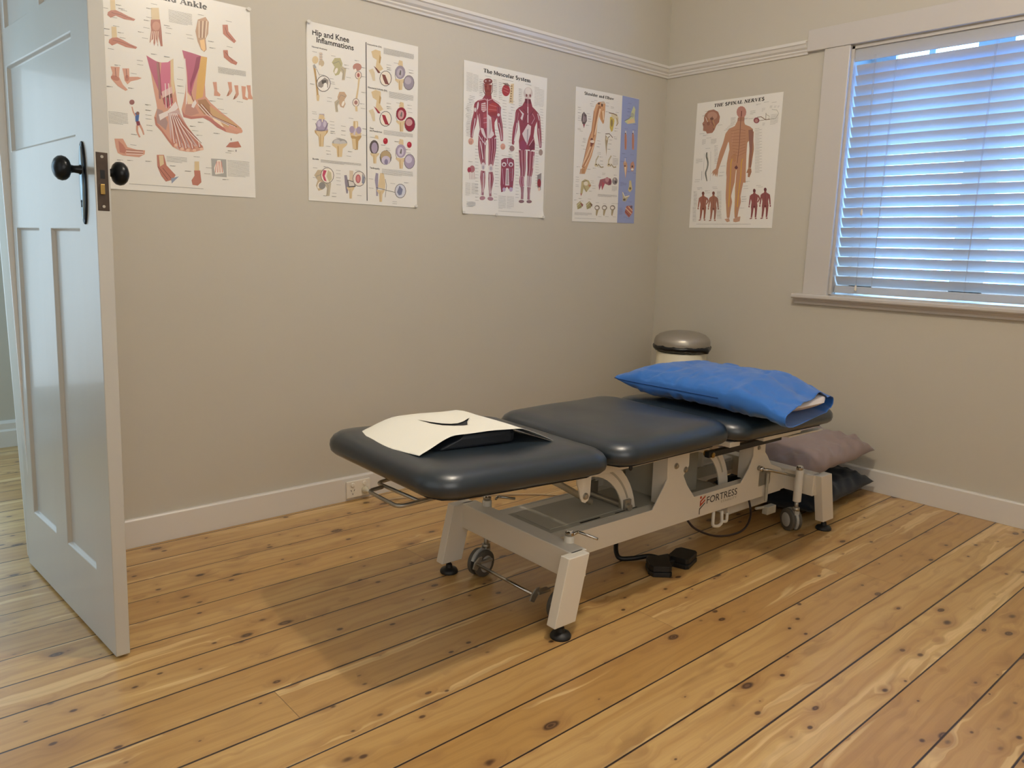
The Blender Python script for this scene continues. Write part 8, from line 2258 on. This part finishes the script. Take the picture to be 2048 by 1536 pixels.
def draw(bm, lay, key, w, h):
    pr = Print(bm, lay); on = False; rnd = random.Random(key)
    for line in ART.strip().split('\n'):
        if line[0] == '@': on = line[1:].strip() == key; continue
        if not on: continue
        k = line[0]
        if k == 'H':
            ft, txt, nums = [q.strip() for q in line[1:].split('|')]; x0, y0, x1, y1, ch = map(float, nums.split())
            pr.begin(hexc('1c1a1a')); Ln = math.hypot(x1 - x0, y1 - y0); cs, sn = (x1 - x0) / Ln, (y1 - y0) / Ln
            def pl(a, b, sh=0): a += b * sh; return (x0 + a * cs + b * sn, y0 + a * sn - b * cs)
            if ft in 'si':
                tot = sum(G[c][0] for c in txt); sx = Ln / tot; a = 0
                for c in txt:
                    for wt, P in G[c][1]:
                        Q = [pl((a + p[0]) * sx, p[1] * ch, .18 if ft == 'i' else 0) for p in P]
                        vert = abs(P[0][0] - P[-1][0]) < .01 and len(P) == 2
                        wd = wt / 2 * (sx if vert else (sx + ch) / 2) if wt > .08 else wt / 2 * ch
                        pr.strip(Q, [wd * 1.4] * len(Q))
                    a += G[c][0]
                pr.end()
            else:
                vs, fs = text_mesh(txt, .018); xa = min(v.x for v in vs); xb = max(v.x for v in vs); yt = max(v.y for v in vs)
                for f in fs: pr.face([pl((vs[i].x - xa) / (xb - xa) * Ln, vs[i].y / yt * ch) for i in f])
                pr.end()
            continue
        v = [float(t) for t in line[1:].split()]; c = COLR[int(v[0])]; v = v[1:]
        if k == 'P': pr.begin(c); pr.face(list(zip(v[::2], v[1::2]))); pr.end(True)
        elif k == 'S':
            P = list(zip(v[1::2], v[2::2])); pr.begin(c); pr.strip(P, [v[0] / 2] * len(P)); pr.end()
        elif k == 'T':
            P = list(zip(v[::3], v[1::3])); Wd = v[2::3]
            # smooth the limb
            Q, Wq = [], []
            for i in range(len(P) - 1):
                p0, p1, p2, p3 = P[max(i - 1, 0)], P[i], P[i + 1], P[min(i + 2, len(P) - 1)]
                for q in range(4):
                    t = q / 4; f = lambda a, b, c_, d: .5 * (2 * b + (c_ - a) * t + (2 * a - 5 * b + 4 * c_ - d) * t * t + (3 * b - a - 3 * c_ + d) * t ** 3)
                    Q.append((f(p0[0], p1[0], p2[0], p3[0]), f(p0[1], p1[1], p2[1], p3[1]))); Wq.append(Wd[i] * (1 - t) + Wd[i + 1] * t)
            Q.append(P[-1]); Wq.append(Wd[-1]); pr.begin(c); pr.strip(Q, Wq); pr.end()
        elif k == 'X':
            x, y, ww, hh, n = v; n = int(n); pr.begin(c); sl = 0.0
            for i in range(n):
                yy = y + (i + .5) * max(hh / n, 1.2); xx = x; end = x + ww * (1 if i < n - 1 or n == 1 else rnd.uniform(.4, .9)) - rnd.uniform(0, 1.5)
                while xx < end - .4:
                    L_ = min(rnd.uniform(1.6, 5.5), end - xx); q = .46 if n > 1 else .55
                    pr.face([(xx, yy - q), (xx + L_, yy - q), (xx + L_, yy + q), (xx, yy + q)]); xx += L_ + .7
            pr.end()
def poster(key, loc, wall, th, w, h, label, paper='e9e7df', curl=None):
    bm = B(); lay = bm.loops.layers.float_color.new('ink'); pc = hexc(paper)
    NX, NY = 30, 38; g = {}
    for i in range(NX + 1):
        for j in range(NY + 1): g[i, j] = bm.verts.new((w * i / NX, -h * j / NY, .0008))
    for i in range(NX):
        for j in range(NY):
            f = bm.faces.new([g[i, j], g[i, j + 1], g[i + 1, j + 1], g[i + 1, j]])
            for l in f.loops: l[lay] = (*pc, 1)
    bd = [(0, 0, w, 0), (w, 0, w, -h), (w, -h, 0, -h), (0, -h, 0, 0)]
    for x0, y0, x1, y1 in bd:     # paper edge, gives the sheet its thickness
        f = bm.faces.new([bm.verts.new(p) for p in ((x0, y0, .0008), (x1, y1, .0008), (x1, y1, 0), (x0, y0, 0))])
        for l in f.loops: l[lay] = (*pc, 1)
    draw(bm, lay, key, w, h)
    # keep the print on the sheet; lift of the corners bends paper and print together
    for v in bm.verts:
        v.co.x = min(max(v.co.x, 0), w); v.co.y = max(min(v.co.y, 0), -h)
        x, y = v.co.x / w, -v.co.y / h
        if curl:
            for cx, cy, amt in curl:
                d = math.hypot(x - cx, (y - cy) * 1.3)
                if d < .10: v.co.z += amt * (1 - d / .10) ** 2
    o = link('anatomy_poster', bm, M_print, None, 'keep')
    o.location = loc; o.rotation_mode = 'QUATERNION'
    base = Euler((R(90), 0, 0 if wall == 'A' else R(-90))).to_matrix() @ Matrix.Rotation(th, 3, 'Z')
    o.rotation_quaternion = base.to_quaternion()
    return tag(o, label, 'poster', 'anatomy posters')
p1 = poster('foot', (-2.9124, -.0012, 1.9108), 'A', 0, .508, .660, 'white foot and ankle anatomy poster partly behind the open door', curl=[(0, 1, .004)])
p2 = poster('hip', (-2.1863, -.0012, 1.9138), 'A', -.0055, .508, .660, 'white hip and knee inflammations poster with small bone drawings', curl=[(0, 0, .010), (1, 1, .004)])
p3 = poster('muscle', (-1.4353, -.0012, 1.8999), 'A', .0015, .508, .661, 'muscular system poster with two red full body figures', curl=[(1, 1, .012), (0, 1, .006)])
p4 = poster('shoulder', (-.7278, -.0012, 1.8923), 'A', .0151, .491, .660, 'shoulder and elbow poster with lilac strip down its right side')
p5 = poster('spine', (-.0012, -.2139, 1.8843), 'B', -.003, .508, .660, 'spinal nerves poster with a standing back view on the window wall')
for p, pts in ((p2, ((.006, -.004), (.50, -.652))), (p3, ((.502, -.655), (.20, -.657), (.006, -.655))), (p1, ((.502, -.004),))):
    for x, y in pts:
        bm = B(); n = 10; bm.faces.new([bm.verts.new((x + .008 * math.cos(2 * PI * k / n) * (1 + .2 * math.sin(k * 3)), y + .006 * math.sin(2 * PI * k / n), .0145 if p is p2 and x < .1 else .016)) for k in range(n)])
        z = .0125 if (p is p2 and x < .1) or (p is p3 and x > .4) else .0085
        for v in bm.verts: v.co.z = z
        r = bmesh.ops.extrude_face_region(bm, geom=bm.faces[:]); 
        for v in r['geom']:
            if isinstance(v, bmesh.types.BMVert): v.co.z += .001
        link('tape_tab', bm, M_tape, p)
